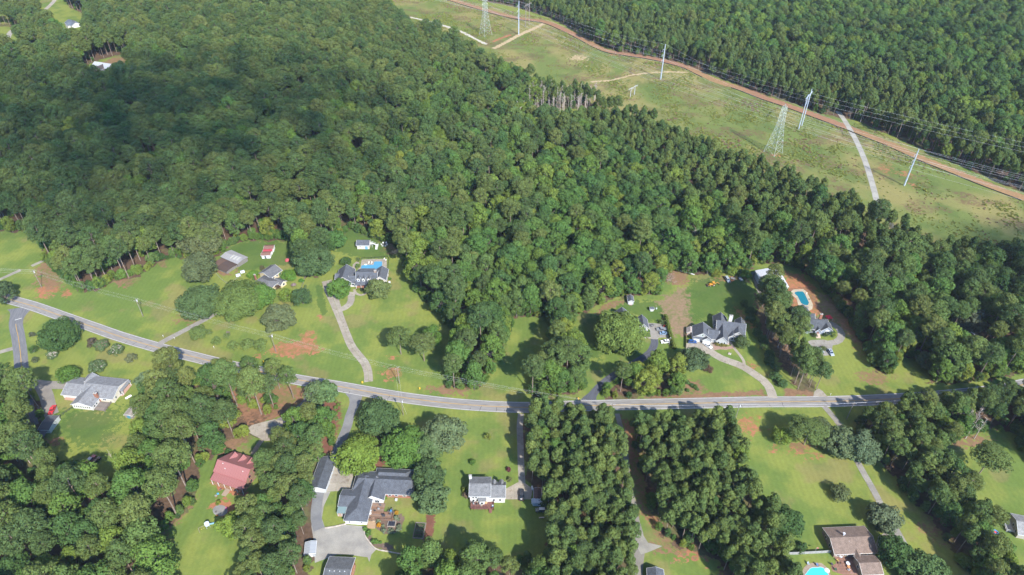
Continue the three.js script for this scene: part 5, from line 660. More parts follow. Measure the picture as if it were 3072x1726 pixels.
  shed('shed', 'slate gabled roof peeking in at the bottom below the gravel turnout', z11, 1110, 1485, 5, 3, 3, 2.6, 4, GREYW, SLATE, 'w');
}
// ---------------------------------------------------------------- vehicles
const RUBBER = mat(0.02, 0.02, 0.02), RIM = mat(0.4, 0.4, 0.42, { metalness: 0.7, roughness: 0.35 }), CARGLASS = mat(0.015, 0.02, 0.025, { roughness: 0.08 }), LAMPW = mat(0.7, 0.7, 0.68, { roughness: 0.2 }), LAMPR = mat(0.4, 0.03, 0.03, { roughness: 0.3 });
const wheelGeo = r => new THREE.CylinderGeometry(r, r, 0.24, 16).rotateX(Math.PI / 2), rimGeo = r => new THREE.CylinderGeometry(r * 0.62, r * 0.62, 0.26, 12).rotateX(Math.PI / 2);
// front of the vehicle towards +x; sections = cabin outline [x, y] from windscreen foot to rear foot
function vehicle(name, label, z, x, y, heading, c, o = {}) {
  const [gx, gd] = z(x, y, 0), t = thing(name, label, o.category || 'car', gx, gd, heading * Math.PI / 180), L = o.L || 4.7, W = o.W || 1.82, sh = o.sh || 0.92, top = o.top || 1.45, wr = o.wr || 0.34, g0 = o.g0 || 0.24, paint = new THREE.MeshPhysicalMaterial({ color: new THREE.Color().setRGB(...c), roughness: 0.35, clearcoat: 0.8, clearcoatRoughness: 0.1 });
  const body = new B(), hood = o.hood ?? L * 0.28, tail = o.tail ?? L * 0.16, prof = [[-L / 2, g0 + 0.12], [-L / 2 + 0.12, g0], [L / 2 - 0.12, g0], [L / 2, g0 + 0.14], [L / 2 - 0.02, sh - 0.22], [L / 2 - 0.18, sh - 0.12], [L / 2 - hood, sh], [-L / 2 + tail, sh + 0.01], [-L / 2 + 0.06, sh - 0.06]];
  if (o.bed) { prof.splice(7, 2, [-L / 2 + o.bed + 0.02, sh], [-L / 2 + o.bed, 0.62], [-L / 2 + 0.1, 0.62], [-L / 2 + 0.06, sh], [-L / 2, sh]); }
  body.prism(prof, -W / 2 + 0.07, W / 2 - 0.07, (a, yy, s) => [a, yy, s]); body.prism([[-L / 2 + 0.1, g0 + 0.1], [L / 2 - 0.14, g0 + 0.1], [L / 2 - 0.24, sh - 0.2], [-L / 2 + 0.12, sh - 0.1]], -W / 2, W / 2, (a, yy, s) => [a, yy, s]);
  if (o.bed) for (const s of [-1, 1]) body.box(-L / 2 + 0.02, -L / 2 + o.bed, 0.6, sh + 0.03, Math.min(s * W / 2, s * (W / 2 - 0.09)), Math.max(s * W / 2, s * (W / 2 - 0.09)));
  part('body', body.geo(), paint, t);
  const cab = o.cab || [[L / 2 - hood, sh - 0.02], [L / 2 - hood - 0.75, top - 0.06], [-L / 2 + tail + 0.55, top - 0.06], [-L / 2 + tail, sh - 0.02]], wi = W / 2 - 0.08, wt = W / 2 - 0.26, cb = new B(), q = (p, s) => [p[0], p[1], s * (p[1] > sh + 0.1 ? wt : wi)];
  for (let i = 0; i < cab.length - 1; i++) cb.quad(q(cab[i], -1), q(cab[i], 1), q(cab[i + 1], 1), q(cab[i + 1], -1)); for (const s of [-1, 1]) for (let i = 1; i < cab.length - 1; i++) cb.tri(q(cab[0], s), q(cab[i], s), q(cab[i + 1], s)); part('window', cb.geo(), CARGLASS, t);
  const rf = part('roof', new RoundedBoxGeometry(Math.abs(cab[1][0] - cab[2][0]) + 0.16, 0.1, wt * 2 + 0.1, 2, 0.04), o.roof ? new THREE.MeshStandardMaterial({ color: new THREE.Color().setRGB(...o.roof), roughness: 0.6 }) : paint, t); rf.position.set((cab[1][0] + cab[2][0]) / 2, top - 0.04, 0); if (o.sunroof) { const s = part('sunroof', new THREE.BoxGeometry(0.8, 0.02, 0.8), CARGLASS, rf); s.position.set(0.1, 0.055, 0); }
  { const p = new B(); for (const s of [-1, 1]) for (const [i, j] of [[0, 1], [cab.length - 2, cab.length - 1]]) p.bar(q(cab[i], s), q(cab[j], s), 0.055, 0.055, 4); for (const s of [-1, 1]) { const m = lerp(cab[1][0], cab[cab.length - 2][0], 0.48); p.bar([m, sh, s * wi], [m, top - 0.06, s * wt], 0.05, 0.05, 4); } part('pillar', p.geo(), paint, t); }
  for (const a of [L * 0.31, -L * 0.3]) for (const s of [-1, 1]) { const w = part('wheel', wheelGeo(wr), RUBBER, t); w.position.set(a, wr, s * (W / 2 - 0.1)); part('rim', rimGeo(wr), RIM, w); }
  for (const s of [-1, 1]) { const f = part('headlight', new THREE.BoxGeometry(0.12, 0.14, 0.36), LAMPW, t); f.position.set(L / 2 - 0.05, sh - 0.28, s * (W / 2 - 0.3)); const r = part('tail_light', new THREE.BoxGeometry(0.08, 0.18, 0.28), LAMPR, t); r.position.set(-L / 2 + 0.02, sh - 0.22, s * (W / 2 - 0.28)); }
  if (o.cargo) { const k = rngOf(77); for (let i = 0; i < 14; i++) { const b = part('cargo', new THREE.BoxGeometry(0.25 + 0.3 * k(), 0.2 + 0.2 * k(), 0.2 + 0.25 * k()), mat(...[[0.5, 0.3, 0.2], [0.7, 0.7, 0.7], [0.1, 0.3, 0.6], [0.5, 0.4, 0.3]][i % 4]), t); b.position.set(-L / 2 + 0.3 + k() * (o.bed - 0.6), 0.8 + 0.1 * k(), (k() - 0.5) * (W - 0.6)); } }
  return t;
}
const PICK = { L: 5.8, W: 1.98, sh: 1.12, top: 1.85, wr: 0.4, g0: 0.42, bed: 1.9, hood: 1.45, tail: 2, category: 'pickup' }, pickCab = [[1.4, 1.1], [0.75, 1.8], [-0.75, 1.8], [-1.0, 1.1]], SUVo = { L: 4.8, W: 1.92, sh: 1.06, top: 1.75, wr: 0.37, hood: 1.3, tail: 0.12, category: 'car' };
vehicle('pickup_truck', 'grey pickup truck parked beside the clipped conifer hedge', zH, 1335, 950, 180, [0.2, 0.21, 0.22], { ...PICK, cab: pickCab });
vehicle('car', 'light blue sedan parked below the grey pickup', zH, 1385, 1030, 0, [0.17, 0.26, 0.38], {});
vehicle('car', 'white sport utility car parked on the grass near the dark drive', zH, 1415, 1215, 188, [0.72, 0.72, 0.72], { ...SUVo, sunroof: true });
vehicle('car', 'dark blue hatchback parked before the white garage doors', zI, 265, 925, -6, [0.02, 0.07, 0.22], { ...SUVo, L: 4.5, top: 1.6 });
vehicle('car', 'white sedan parked at an angle on the tan forecourt', zI, 605, 1010, -52, [0.74, 0.74, 0.73], {});
vehicle('car', 'silver sedan parked left of the island bed', zJ, 900, 1235, -58, [0.33, 0.36, 0.4], {});
vehicle('car', 'silver blue sport utility car parked right of the island bed', zJ, 1048, 1270, -84, [0.34, 0.38, 0.45], { ...SUVo, sunroof: true });
vehicle('car', 'pale blue car half hidden under the row of pines', zJ, 375, 890, -55, [0.25, 0.33, 0.42], {});
vehicle('pickup_truck', 'black pickup with a loaded bed on the stained concrete pad', zD, 1215, 580, 88, [0.012, 0.018, 0.03], { ...PICK, cab: pickCab, cargo: true });
vehicle('jeep', 'dark teal jeep with a white hard top under the pine block', zD, 1580, 880, 180, [0.02, 0.075, 0.08], { L: 3.9, W: 1.7, sh: 1.05, top: 1.75, wr: 0.38, g0: 0.4, hood: 1.3, tail: 0.1, roof: [0.6, 0.6, 0.57], cab: [[0.6, 1.03], [0.35, 1.7], [-1.85, 1.7], [-1.9, 1.03]], category: 'jeep' });
vehicle('pickup_truck', 'bright red pickup with a black bed beside the dark-roofed shed', zA, 350, 800, 100, [0.5, 0.02, 0.03], { ...PICK, cab: pickCab });
vehicle('pickup_truck', 'old red and white pickup at the shaded edge of the lawn', z9, 650, 630, 75, [0.32, 0.05, 0.07], { ...PICK, cab: pickCab, roof: [0.6, 0.55, 0.55] });
vehicle('car', 'black car parked beside the old red and white pickup', z9, 690, 635, 75, [0.012, 0.015, 0.02], {});
vehicle('van', 'pale silver van parked against the trees above the big lawn', Z(2100, 780, 12.056), 985, 740, -80, [0.34, 0.38, 0.4], { L: 5.2, W: 1.95, sh: 1.15, top: 1.95, hood: 1.0, tail: 0.05, category: 'van' });
// camper trailer, utility trailers, boat
{
  const [x, d] = zD(1530, 745, 0), t = thing('camper_trailer', 'small white-roofed camper trailer with pointed nose beside the pines', 'trailer', x, d, 0.02); part('body', new B().prism([[-3.4, -1.1], [-2.6, -1.25], [3.2, -1.25], [3.2, 1.25], [-2.6, 1.25], [-3.4, 0]].map(([a, b]) => [a * 0.75, b]), 0.5, 2.4, (a, b, h) => [a, h, b]).geo(), mat(0.5, 0.55, 0.58), t); part('roof', new B().prism([[-2.6, -0.1], [-2, -1.25], [2.4, -1.25], [2.4, 1.25], [-2, 1.25]], 2.41, 2.47, (a, b, h) => [a, h, b]).geo(), mat(0.36, 0.42, 0.47), t); for (let i = 0; i < 3; i++) { const p = part('roof_panel', new THREE.BoxGeometry(1.1, 0.04, 2.1), mat(0.42, 0.48, 0.53), t); p.position.set(-1.2 + i * 1.35, 2.5, 0); } part('vent', new THREE.BoxGeometry(0.4, 0.14, 0.4).translate(0.6, 2.6, 0), mat(0.05, 0.05, 0.06), t); for (const s of [-1, 1]) { const w = part('wheel', wheelGeo(0.34), RUBBER, t); w.position.set(0.4, 0.34, s * 1.15); part('rim', rimGeo(0.34), RIM, w); } part('window', new THREE.BoxGeometry(1, 0.5, 0.03).translate(0.6, 1.6, 1.26), CARGLASS, t); part('drawbar', new B().bar([-2.5, 0.5, 0], [-3.6, 0.45, 0], 0.06).geo(), mat(0.1, 0.1, 0.1), t);
}
function trailer(label, z, x, y, turn, w, l, load) {
  const [gx, gd] = z(x, y, 0), t = thing('utility_trailer', label, 'trailer', gx, gd, turn); part('bed', new B().box(-l / 2, l / 2, 0.5, 0.58, -w / 2, w / 2).geo(), mat(0.2, 0.19, 0.18), t); const r = new B(); for (const s of [-1, 1]) r.box(-l / 2, l / 2, 0.58, 0.9, Math.min(s * w / 2, s * (w / 2 - 0.06)), Math.max(s * w / 2, s * (w / 2 - 0.06))); r.box(l / 2 - 0.06, l / 2, 0.58, 0.9, -w / 2 + 0.07, w / 2 - 0.07).bar([l / 2, 0.5, 0], [l / 2 + 1.2, 0.45, 0], 0.06); part('side_rail', r.geo(), mat(0.14, 0.14, 0.15), t); for (const s of [-1, 1]) { const k = part('wheel', wheelGeo(0.32), RUBBER, t); k.position.set(-0.2, 0.32, s * (w / 2 + 0.14)); part('rim', rimGeo(0.32), RIM, k); }
  load.forEach(([sx, sy, sz, px, pz, c]) => part('load', new RoundedBoxGeometry(sx, sy, sz, 1, 0.04).translate(px, 0.6 + sy / 2, pz), mat(...c), t)); return t;
}
trailer('flat trailer stacked with grey metal sheets near the silver van', Z(2100, 780, 12.056), 1465, 720, -1.4, 2, 3.6, [[3.2, 0.3, 1.7, 0, 0, [0.22, 0.24, 0.25]], [2.8, 0.12, 1.5, 0.1, 0.05, [0.35, 0.37, 0.38]]]);
trailer('black utility trailer beside the grey house on the parking pad', zH, 1110, 855, 0.05, 1.7, 2.6, [[0.9, 0.4, 0.7, -0.5, 0.2, [0.05, 0.05, 0.055]], [0.6, 0.5, 0.5, 0.6, -0.3, [0.1, 0.1, 0.1]]]);
trailer('empty dark trailer on bare clay between the van and the stacked trailer', Z(2100, 780, 12.056), 1190, 700, -0.5, 1.6, 2.8, []);
{ // backhoe loader
  const [x, d] = Z(2100, 780, 12.056)(430, 930, 0), Y = mat(0.55, 0.25, 0.03, { roughness: 0.5 }), DK = mat(0.05, 0.04, 0.035), t = thing('backhoe_loader', 'orange-yellow backhoe loader standing on the big lawn', 'backhoe', x, d, 0.12);
  part('body', new B().box(-1.7, -0.1, 0.8, 1.5, -0.55, 0.55).box(-0.1, 1.4, 0.7, 1.2, -0.7, 0.7).geo(), Y, t); const c = part('cab', new B().box(0.1, 0.18, 1.2, 2.4, -0.7, -0.62).box(0.1, 0.18, 1.2, 2.4, 0.62, 0.7).box(1.2, 1.28, 1.2, 2.4, -0.7, -0.62).box(1.2, 1.28, 1.2, 2.4, 0.62, 0.7).box(0, 1.4, 2.4, 2.52, -0.8, 0.8).geo(), Y, t); part('seat', new B().box(0.4, 0.9, 1.2, 1.4, -0.25, 0.25).box(0.85, 0.95, 1.4, 1.9, -0.25, 0.25).geo(), DK, c);
  part('loader_arm', new B().bar([-0.2, 1.3, 0.65], [-2.6, 0.6, 0.65], 0.1).bar([-0.2, 1.3, -0.65], [-2.6, 0.6, -0.65], 0.1).geo(), Y, t); part('bucket', new B().prism([[-2.6, 0.1], [-3.4, 0.05], [-3.5, 0.15], [-2.9, 0.9], [-2.6, 0.9]], -1.05, 1.05, (a, y, s) => [a, y, s]).geo(), DK, t); part('boom', new B().bar([1.5, 1.0, 0], [3.0, 2.3, 0], 0.16, 0.12).bar([3.0, 2.3, 0], [4.4, 1.0, 0], 0.12, 0.1).geo(), Y, t); part('digging_bucket', new B().prism([[4.2, 1.0], [4.7, 0.9], [4.6, 0.4], [4.1, 0.5]], -0.3, 0.3, (a, y, s) => [a, y, s]).geo(), DK, t);
  for (const [a, r] of [[-1.3, 0.45], [0.9, 0.7]]) for (const s of [-1, 1]) { const w = part('wheel', new THREE.CylinderGeometry(r, r, 0.36, 18).rotateX(Math.PI / 2), RUBBER, t); w.position.set(a, r, s * 0.85); part('rim', new THREE.CylinderGeometry(r * 0.5, r * 0.5, 0.38, 12).rotateX(Math.PI / 2), mat(0.5, 0.4, 0.3), w); }
}
// ---------------------------------------------------------------- poles, towers, lines
const POLEW = mat(0.36, 0.31, 0.26, { map: T.wood }), STEEL = mat(0.55, 0.58, 0.62, { roughness: 0.45, metalness: 0.35 }), WIRE = mat(0.52, 0.52, 0.52, { roughness: 0.8 });
function utilityPole(label, px, py, h, turn, o = {}) {
  const [x, d] = ground(px, py), t = thing('utility_pole', label, 'pole', x, d, turn, 'wooden utility poles along the road'); part('post', new B().bar([0, -0.3, 0], [0, h, 0], 0.19, 0.13, 8).geo(), POLEW, t); const arm = part('crossarm', new B().box(-1.2, 1.2, h - 0.9, h - 0.74, 0.14, 0.26).geo(), POLEW, t); for (const a of [-1.05, 0.4, 1.05]) part('insulator', new B().cyl(a, h - 0.73, h - 0.45, 0.2, 0.07, 0.05, 8).geo(), mat(0.55, 0.55, 0.55), arm);
  if (o.drum) part('transformer', new B().cyl(0.36, h - 2.3, h - 1.3, 0, 0.27, 0.27, 12).geo(), mat(0.5, 0.52, 0.54), t); if (o.guy) part('guy_wire', new B().bar([0, h - 1.5, 0], [o.guy, 0, 0.4], 0.03, 0.03, 4).geo(), WIRE, t); const c = Math.cos(turn), s = Math.sin(turn); t.userData.ends = [-1.05, 0.4, 1.05].map(a => [x + a * c + 0.2 * s, h - 0.45, d + a * s - 0.2 * c]).concat([[x, h - 2.6, d]]); return t;
}
const wire = (a, b, sag, r, name, label, group) => { const n = 18, p = new B(), at = k => [lerp(a[0], b[0], k), lerp(a[1], b[1], k) - 4 * sag * k * (1 - k), -lerp(a[2], b[2], k)]; for (let i = 0; i < n; i++) p.bar(at(i / n), at((i + 1) / n), r, r, 4); const o = part(numbered(name), p.geo(), WIRE, scene); return tag(o, label, 'wire', group); };
const poles = [
  utilityPole('wooden utility pole on the red soil at the far left with a grey drum', 125, 863, 13, 0.9, { drum: true }), utilityPole('leaning wooden utility pole in the open lawn left of the oaks', 429, 950, 13, 0.9, { drum: true }), utilityPole('wooden utility pole at the orange clay patch', 828, 1057, 13, 0.8, { drum: true }), utilityPole('wooden utility pole between the concrete drive and the yard pines', 1198, 1151, 12, 0.7, {}), utilityPole('wooden utility pole with a grey drum on the grass below the road', 1210, 1246, 11, 0.5, { drum: true, guy: 1.6 }), utilityPole('wooden utility pole in the gap between the two pine blocks', 1832, 1262, 12, 0.05, {}), utilityPole('wooden utility pole at the right end of the slender pine block', 2205, 1262, 12, 0, { drum: true }), utilityPole('wooden utility pole below the road beside the narrow grey drive', 2540, 1258, 12, 0, {}), utilityPole('slanting pole with a lamp drum near the hidden brown-roofed house', 2791, 1092, 10, 0.3, { drum: true })];
[[0, 1], [1, 2], [2, 3], [3, 5], [5, 6], [6, 7]].forEach(([a, b], k) => poles[a].userData.ends.forEach((p, i) => wire(p, poles[b].userData.ends[i], 0.9, 0.015, 'power_line', 'thin overhead wire strung between two roadside utility poles', 'overhead wires along the road')));
poles[3].userData.ends.slice(0, 2).forEach((p, i) => wire(p, poles[4].userData.ends[i], 0.4, 0.02, 'power_line', 'thin overhead wire crossing the road to the lower pole', 'wires crossing the road')); poles[0].userData.ends.forEach(p => wire(p, [p[0] - 130, p[1], p[2] + 12], 1.2, 0.022, 'power_line', 'thin overhead wire leaving the frame at the left edge', 'wires leaving at the left')); poles[7].userData.ends.forEach(p => wire(p, [p[0] + 90, p[1], p[2] + 8], 0.9, 0.022, 'power_line', 'thin overhead wire running on into the belt at the right', 'wires leaving at the right')); poles.forEach(p => delete p.userData.ends);
function latticeTower(label, px, py, H, half, turn) {
  const [x, d] = ground(px, py), t = thing('lattice_tower', label, 'pylon', x, d, turn, 'steel lattice pylons in the clearing'), M = mat(0.36, 0.4, 0.35, { roughness: 0.6 }), hw = y => y < H * 0.55 ? lerp(half, half * 0.42, y / (H * 0.55)) : lerp(half * 0.42, half * 0.24, (y - H * 0.55) / (H * 0.45)), cn = [[-1, -1], [1, -1], [1, 1], [-1, 1]], at = (i, y) => [cn[i % 4][0] * hw(y), y, cn[i % 4][1] * hw(y)], lv = [0, 0.14, 0.27, 0.38, 0.47, 0.55, 0.62, 0.69, 0.76, 0.83, 0.9, 0.95].map(k => k * H);
  for (let i = 0; i < 4; i++) part('leg', new B().bar(at(i, -0.3), at(i, H * 0.55), 0.16, 0.13, 4).bar(at(i, H * 0.55), at(i, H * 0.95), 0.13, 0.1, 4).geo(), M, t);
  const br = new B(); for (let k = 0; k < lv.length - 1; k++) for (let i = 0; i < 4; i++) { br.bar(at(i, lv[k]), at(i + 1, lv[k + 1]), 0.075, 0.075, 4).bar(at(i + 1, lv[k]), at(i, lv[k + 1]), 0.075, 0.075, 4).bar(at(i, lv[k + 1]), at(i + 1, lv[k + 1]), 0.08, 0.08, 4); } part('bracing', br.geo(), M, t);
  const ends = [], arm = (y, L) => { for (const s of [-1, 1]) { const b = new B(), tip = [s * L, y, 0]; for (const q of [-1, 1]) b.bar([s * hw(y), y, q * hw(y)], tip, 0.09, 0.08, 4).bar([s * hw(y + 1.6), y + 1.6, q * hw(y + 1.6)], tip, 0.08, 0.07, 4); b.bar(tip, [s * L, y - 1.8, 0], 0.06, 0.06, 4); part('crossarm', b.geo(), mat(0.58, 0.62, 0.45, { roughness: 0.6 }), t); const c = Math.cos(turn), q = Math.sin(turn); ends.push([x + s * L * c, y - 1.8, d + s * L * q]); } }; arm(H * 0.68, 3.4); arm(H * 0.79, 3.6); arm(H * 0.9, 3.2);
  part('peak', new B().bar(at(0, H * 0.95), [0, H, 0], 0.08).bar(at(1, H * 0.95), [0, H, 0], 0.08).bar(at(2, H * 0.95), [0, H, 0], 0.08).bar(at(3, H * 0.95), [0, H, 0], 0.08).geo(), M, t); return ends;
}
function monopole(label, px, py, h, side) {
  const [x, d] = ground(px, py), t = thing('steel_monopole', label, 'pylon', x, d, 0.35, 'steel monopoles in the clearing'), ends = []; part('shaft', new B().bar([0, -0.3, 0], [0, h, 0], 0.62, 0.34, 12).geo(), mat(0.4, 0.45, 0.5, { roughness: 0.5 }), t);
  for (const k of [0.55, 0.7, 0.85]) { const y = h * k; part('davit_arm', new B().bar([0, y, 0], [side * 1.8, y + 0.5, 0], 0.12, 0.09, 6).bar([side * 1.8, y + 0.5, 0], [side * 1.9, y - 1.6, 0], 0.1, 0.1, 6).geo(), mat(0.6, 0.62, 0.62), t); ends.push([x + side * 1.9 * Math.cos(0.35), y - 1.6, d + side * 1.9 * Math.sin(0.35)]); } ends.push([x, h, d]); return ends;
}
function hFrame(label, pa, pb, h, m, group) {
  const a = ground(...pa), b = ground(...pb), t = thing('h_frame_pylon', label, 'pylon', (a[0] + b[0]) / 2, (a[1] + b[1]) / 2, 0, group), u = [(b[0] - a[0]) / 2, -(b[1] - a[1]) / 2], L = Math.hypot(...u), ends = []; for (const s of [-1, 1]) part('post', new B().bar([u[0] * s, -0.3, u[1] * s], [u[0] * s, h * (s > 0 ? 1 : 0.94), u[1] * s], 0.42, 0.26, 10).geo(), m, t);
  part('crossarm', new B().bar([-u[0] * 2.2, h * 0.88, -u[1] * 2.2], [u[0] * 2.2, h * 0.88, u[1] * 2.2], 0.24, 0.24, 6).geo(), m, t); part('brace', new B().bar([-u[0], h * 0.86, -u[1]], [u[0], h * 0.6, u[1]], 0.1, 0.1, 4).bar([u[0], h * 0.86, u[1]], [-u[0], h * 0.6, -u[1]], 0.1, 0.1, 4).geo(), m, t); for (const s of [-2, 0, 2]) { part('insulator', new B().bar([u[0] * s, h * 0.88, u[1] * s], [u[0] * s, h * 0.88 - 1.6, u[1] * s], 0.1, 0.1, 5).geo(), mat(0.5, 0.52, 0.54), t); ends.push([t.position.x + u[0] * s, h * 0.88 - 1.6, -t.position.z - u[1] * s]); } return ends;
}
const towerNear = latticeTower('tall steel lattice pylon at the edge of the pines by the gravel lane', 2319.5, 457.7, 40, 5, 0.6), towerFar = latticeTower('steel lattice pylon at the top of the frame', 1457, 104, 41, 5, 0.6), mono = [monopole('steel monopole beside the sandy track at the top', 1556, 103, 35.5, -1), monopole('steel monopole with three left-hand arms in mid clearing', 1982, 238, 33.4, -1), monopole('steel monopole right of the gravel lane', 2713, 557, 29, -1)];
const hf = [hFrame('wooden two-pole frame near the top monopole', [1577, 82], [1587, 76], 27, mat(0.42, 0.36, 0.3, { map: T.wood }), 'two-pole frames'), hFrame('tall steel two-pole frame left of the gravel lane', [2396, 388], [2405.5, 377], 32, mat(0.42, 0.47, 0.53, { roughness: 0.5 }), 'two-pole frames')]; const hfs = hFrame('short grey two-pole frame behind the pine tops', [1891, 290], [1903, 284], 9, mat(0.36, 0.36, 0.34), 'two-pole frames');
const run = (list, off, r, label, group) => { const l = [...list, list[list.length - 1].map(p => [p[0] + off[0], p[1], p[2] + off[1]])]; for (let i = 1; i < l.length; i++) l[i].forEach((p, k) => l[i - 1][k] && wire(l[i - 1][k], p, 5, r, 'transmission_line', label, group)); };
run([towerFar, towerNear], [240, -170], 0.036, 'long sagging conductor strung between the lattice pylons', 'lattice pylon conductors'); run(mono, [190, -110], 0.032, 'long sagging conductor strung between the steel monopoles', 'monopole conductors'); run(hf, [330, -200], 0.032, 'long sagging conductor strung between the two-pole frames', 'two-pole frame conductors');
for (const [l, off] of [[towerFar, [-140, 120]], [mono[0], [-160, 130]], [hf[0], [-150, 120]]]) l.slice(0, 4).forEach(p => wire(p, [p[0] + off[0], p[1], p[2] + off[1]], 2, 0.045, 'transmission_line', 'conductor leaving the frame at the top', 'conductors leaving at the top'));
// silt fences beside the red clay road
for (const [off, a, b, lb] of [[-5.6, 0, 0.56, 'low black silt fence on the near side of the clay road, left of the lane'], [-5.6, 0.6, 1, 'low black silt fence on the near side of the clay road, right of the lane']]) { const l = dirtRoad.slice(Math.floor(dirtRoad.length * a), Math.floor(dirtRoad.length * b)), t = new B(); for (let i = 1; i < l.length; i++) { const n = k => { const p = l[Math.max(0, k - 1)], q = l[Math.min(l.length - 1, k + 1)], L = Math.hypot(q[0] - p[0], q[1] - p[1]); return [l[k][0] - (q[1] - p[1]) / L * off * -1 * -1, l[k][1] + (q[0] - p[0]) / L * off]; }, p = n(i - 1), q = n(i); t.quad([p[0], -0.05, -p[1]], [q[0], -0.05, -q[1]], [q[0], 0.75, -q[1]], [p[0], 0.75, -p[1]]); t.bar([p[0], 0, -p[1]], [p[0], 0.95, -p[1]], 0.05, 0.05, 4); } tag(part(numbered('silt_fence'), t.geo(), mat(0.03, 0.032, 0.035), scene), lb, 'fence'); }
// ---------------------------------------------------------------- yard trees and shrubs
const C_DARK = [0.062, 0.112, 0.034], C_OAK = [0.108, 0.155, 0.042], C_GREEN = [0.092, 0.168, 0.035], C_BRIGHT = [0.145, 0.208, 0.037], C_SILVER = [0.125, 0.165, 0.074], C_YEL = [0.165, 0.195, 0.038], C_PINE = [0.108, 0.15, 0.044];
const yt = (z, x, y, R, H, c, label, o) => yardTree(z, x, y, R, H, c, label, o);
yt(V, 145, 843, 9.2, 13, C_DARK, 'dark round oak on the lawn between the side road and main road', { bare: 0.08, mid: 0.5 });
yt(V, 503, 757, 11, 14, [0.08, 0.125, 0.045], 'dark spreading oak at the head of the grey concrete drive');
yt(V, 600, 752, 12.6, 15, C_OAK, 'broad pale oak right of the grey concrete drive, before the cottage'); yt(V, 650, 742, 8, 12, C_GREEN, 'leafy tree close in front of the yellow cottage');
yt(V, 701, 797, 8, 13, [0.12, 0.145, 0.065], 'olive oak standing above the utility pole at the clay patch'); yt(V, 505, 600, 11, 19, [0.125, 0.145, 0.06], 'large olive oak rising left of the ruined barn'); yt(V, 500, 672, 9.5, 15, [0.1, 0.125, 0.055], 'grey-green oak on the lawn edge below the large olive oak');
yt(V, 785, 650, 10.5, 16, [0.075, 0.12, 0.045], 'large dark oak between the cottage and the dormered house'); yt(V, 852, 724, 6.2, 9.5, C_GREEN, 'round green tree hiding the left front of the dormered house', { bare: 0.06 }); yt(V, 950, 724, 6.4, 10.5, [0.13, 0.165, 0.055], 'tree with brownish top at the right front of the dormered house', { bare: 0.06 }); yt(V, 840, 600, 6.5, 12, [0.075, 0.15, 0.04], 'bright leafy tree at the left of the garden building', {});
yt(V, 758, 748, 5, 8, [0.07, 0.12, 0.045], 'small dark tree right of the cottage'); yt(V, 720, 742, 4, 7, C_BRIGHT, 'small yellow-green tree in front of the cottage');
yt(V, 1002, 846, 6.2, 17, C_PINE, 'left pine of the pair on the big lawn', { kind: 'pine', mid: 0.75 }); yt(V, 1062, 866, 6, 16.5, [0.12, 0.155, 0.05], 'right pine of the pair on the big lawn', { kind: 'pine', mid: 0.72 }); yt(V, 1088, 842, 4.8, 14, C_GREEN, 'green tree just behind the right pine of the pair');
yt(V, 1556, 836, 12, 17, [0.135, 0.19, 0.045], 'big round yellow-green maple in front of the dark-roofed grey house', { bare: 0.06, mid: 0.5 });
yt(V, 1745, 905, 6.6, 11, [0.085, 0.125, 0.055], 'tree with bare forked trunk beside the tan drive', { bare: 0.3 }); yt(zI, 1330, 940, 3.6, 5.5, [0.08, 0.115, 0.045], 'clipped dark holly at the right corner of the many-gabled house', { bare: 0.02, name: 'holly_tree', mid: 0.45 });
yt(V, 950, 1046, 9, 12.5, [0.075, 0.125, 0.045], 'dark round maple beside the drive just below the road', { bare: 0.05 }); yt(V, 900, 1136, 9, 13, C_BRIGHT, 'bright green maple above the charcoal-roofed house'); yt(V, 1015, 1120, 8.6, 13, C_GREEN, 'deep green maple right of the bright maple'); yt(V, 1115, 1092, 8.4, 15, C_SILVER, 'silvery maple at the edge of the sunny lawn'); yt(V, 1078, 1125, 6, 12, [0.1, 0.15, 0.055], 'green maple between the deep green and silvery maples'); yt(V, 1078, 1195, 6.5, 10, [0.075, 0.12, 0.045], 'dark tree right of the brick house end'); yt(V, 1082, 1252, 6.5, 10.5, [0.1, 0.15, 0.06], 'rounded tree above the raised garden bed', { bare: 0.06 });
yt(V, 797, 985, 5, 13, [0.13, 0.185, 0.075], 'left tree of the pale pair at the bend beside the road'); yt(V, 820, 985, 5.6, 13, [0.11, 0.175, 0.065], 'right tree of the pale pair at the bend beside the road');
yt(V, 1965, 1098, 3.6, 6.5, C_BRIGHT, 'small bright tree on the lawn right of the slender pines'); yt(V, 2036, 1084, 7.4, 14, C_PINE, 'spreading pine with bare ground below, beside the small bright tree', { kind: 'pine', mid: 0.68 }); yt(V, 2060, 1075, 5, 12, [0.1, 0.13, 0.055], 'second pine crown behind the spreading pine', { kind: 'pine', mid: 0.7 }); yt(V, 2120, 1110, 7.5, 11, C_SILVER, 'large grey-green tree leaning over the narrow drive'); yt(V, 2165, 1125, 7.5, 11.5, [0.1, 0.14, 0.07], 'grey-green tree right of the one over the narrow drive'); yt(V, 2112, 1238, 3.8, 5, [0.11, 0.135, 0.055], 'small round olive tree alone on the lawn', { bare: 0.12 }); yt(V, 1978, 1308, 6.4, 11, C_DARK, 'dark round tree at the edge of the slender pines above the brown ranch', { bare: 0.05 }); yt(V, 2228, 1302, 6.2, 9, [0.115, 0.145, 0.075], 'feathery grey-green tree beside the concrete pad', { bare: 0.08 });
yt(V, 2497, 1142, 7, 17.5, C_PINE, 'lone bare-trunked pine on the lawn at the right', { kind: 'pine', mid: 0.83 });
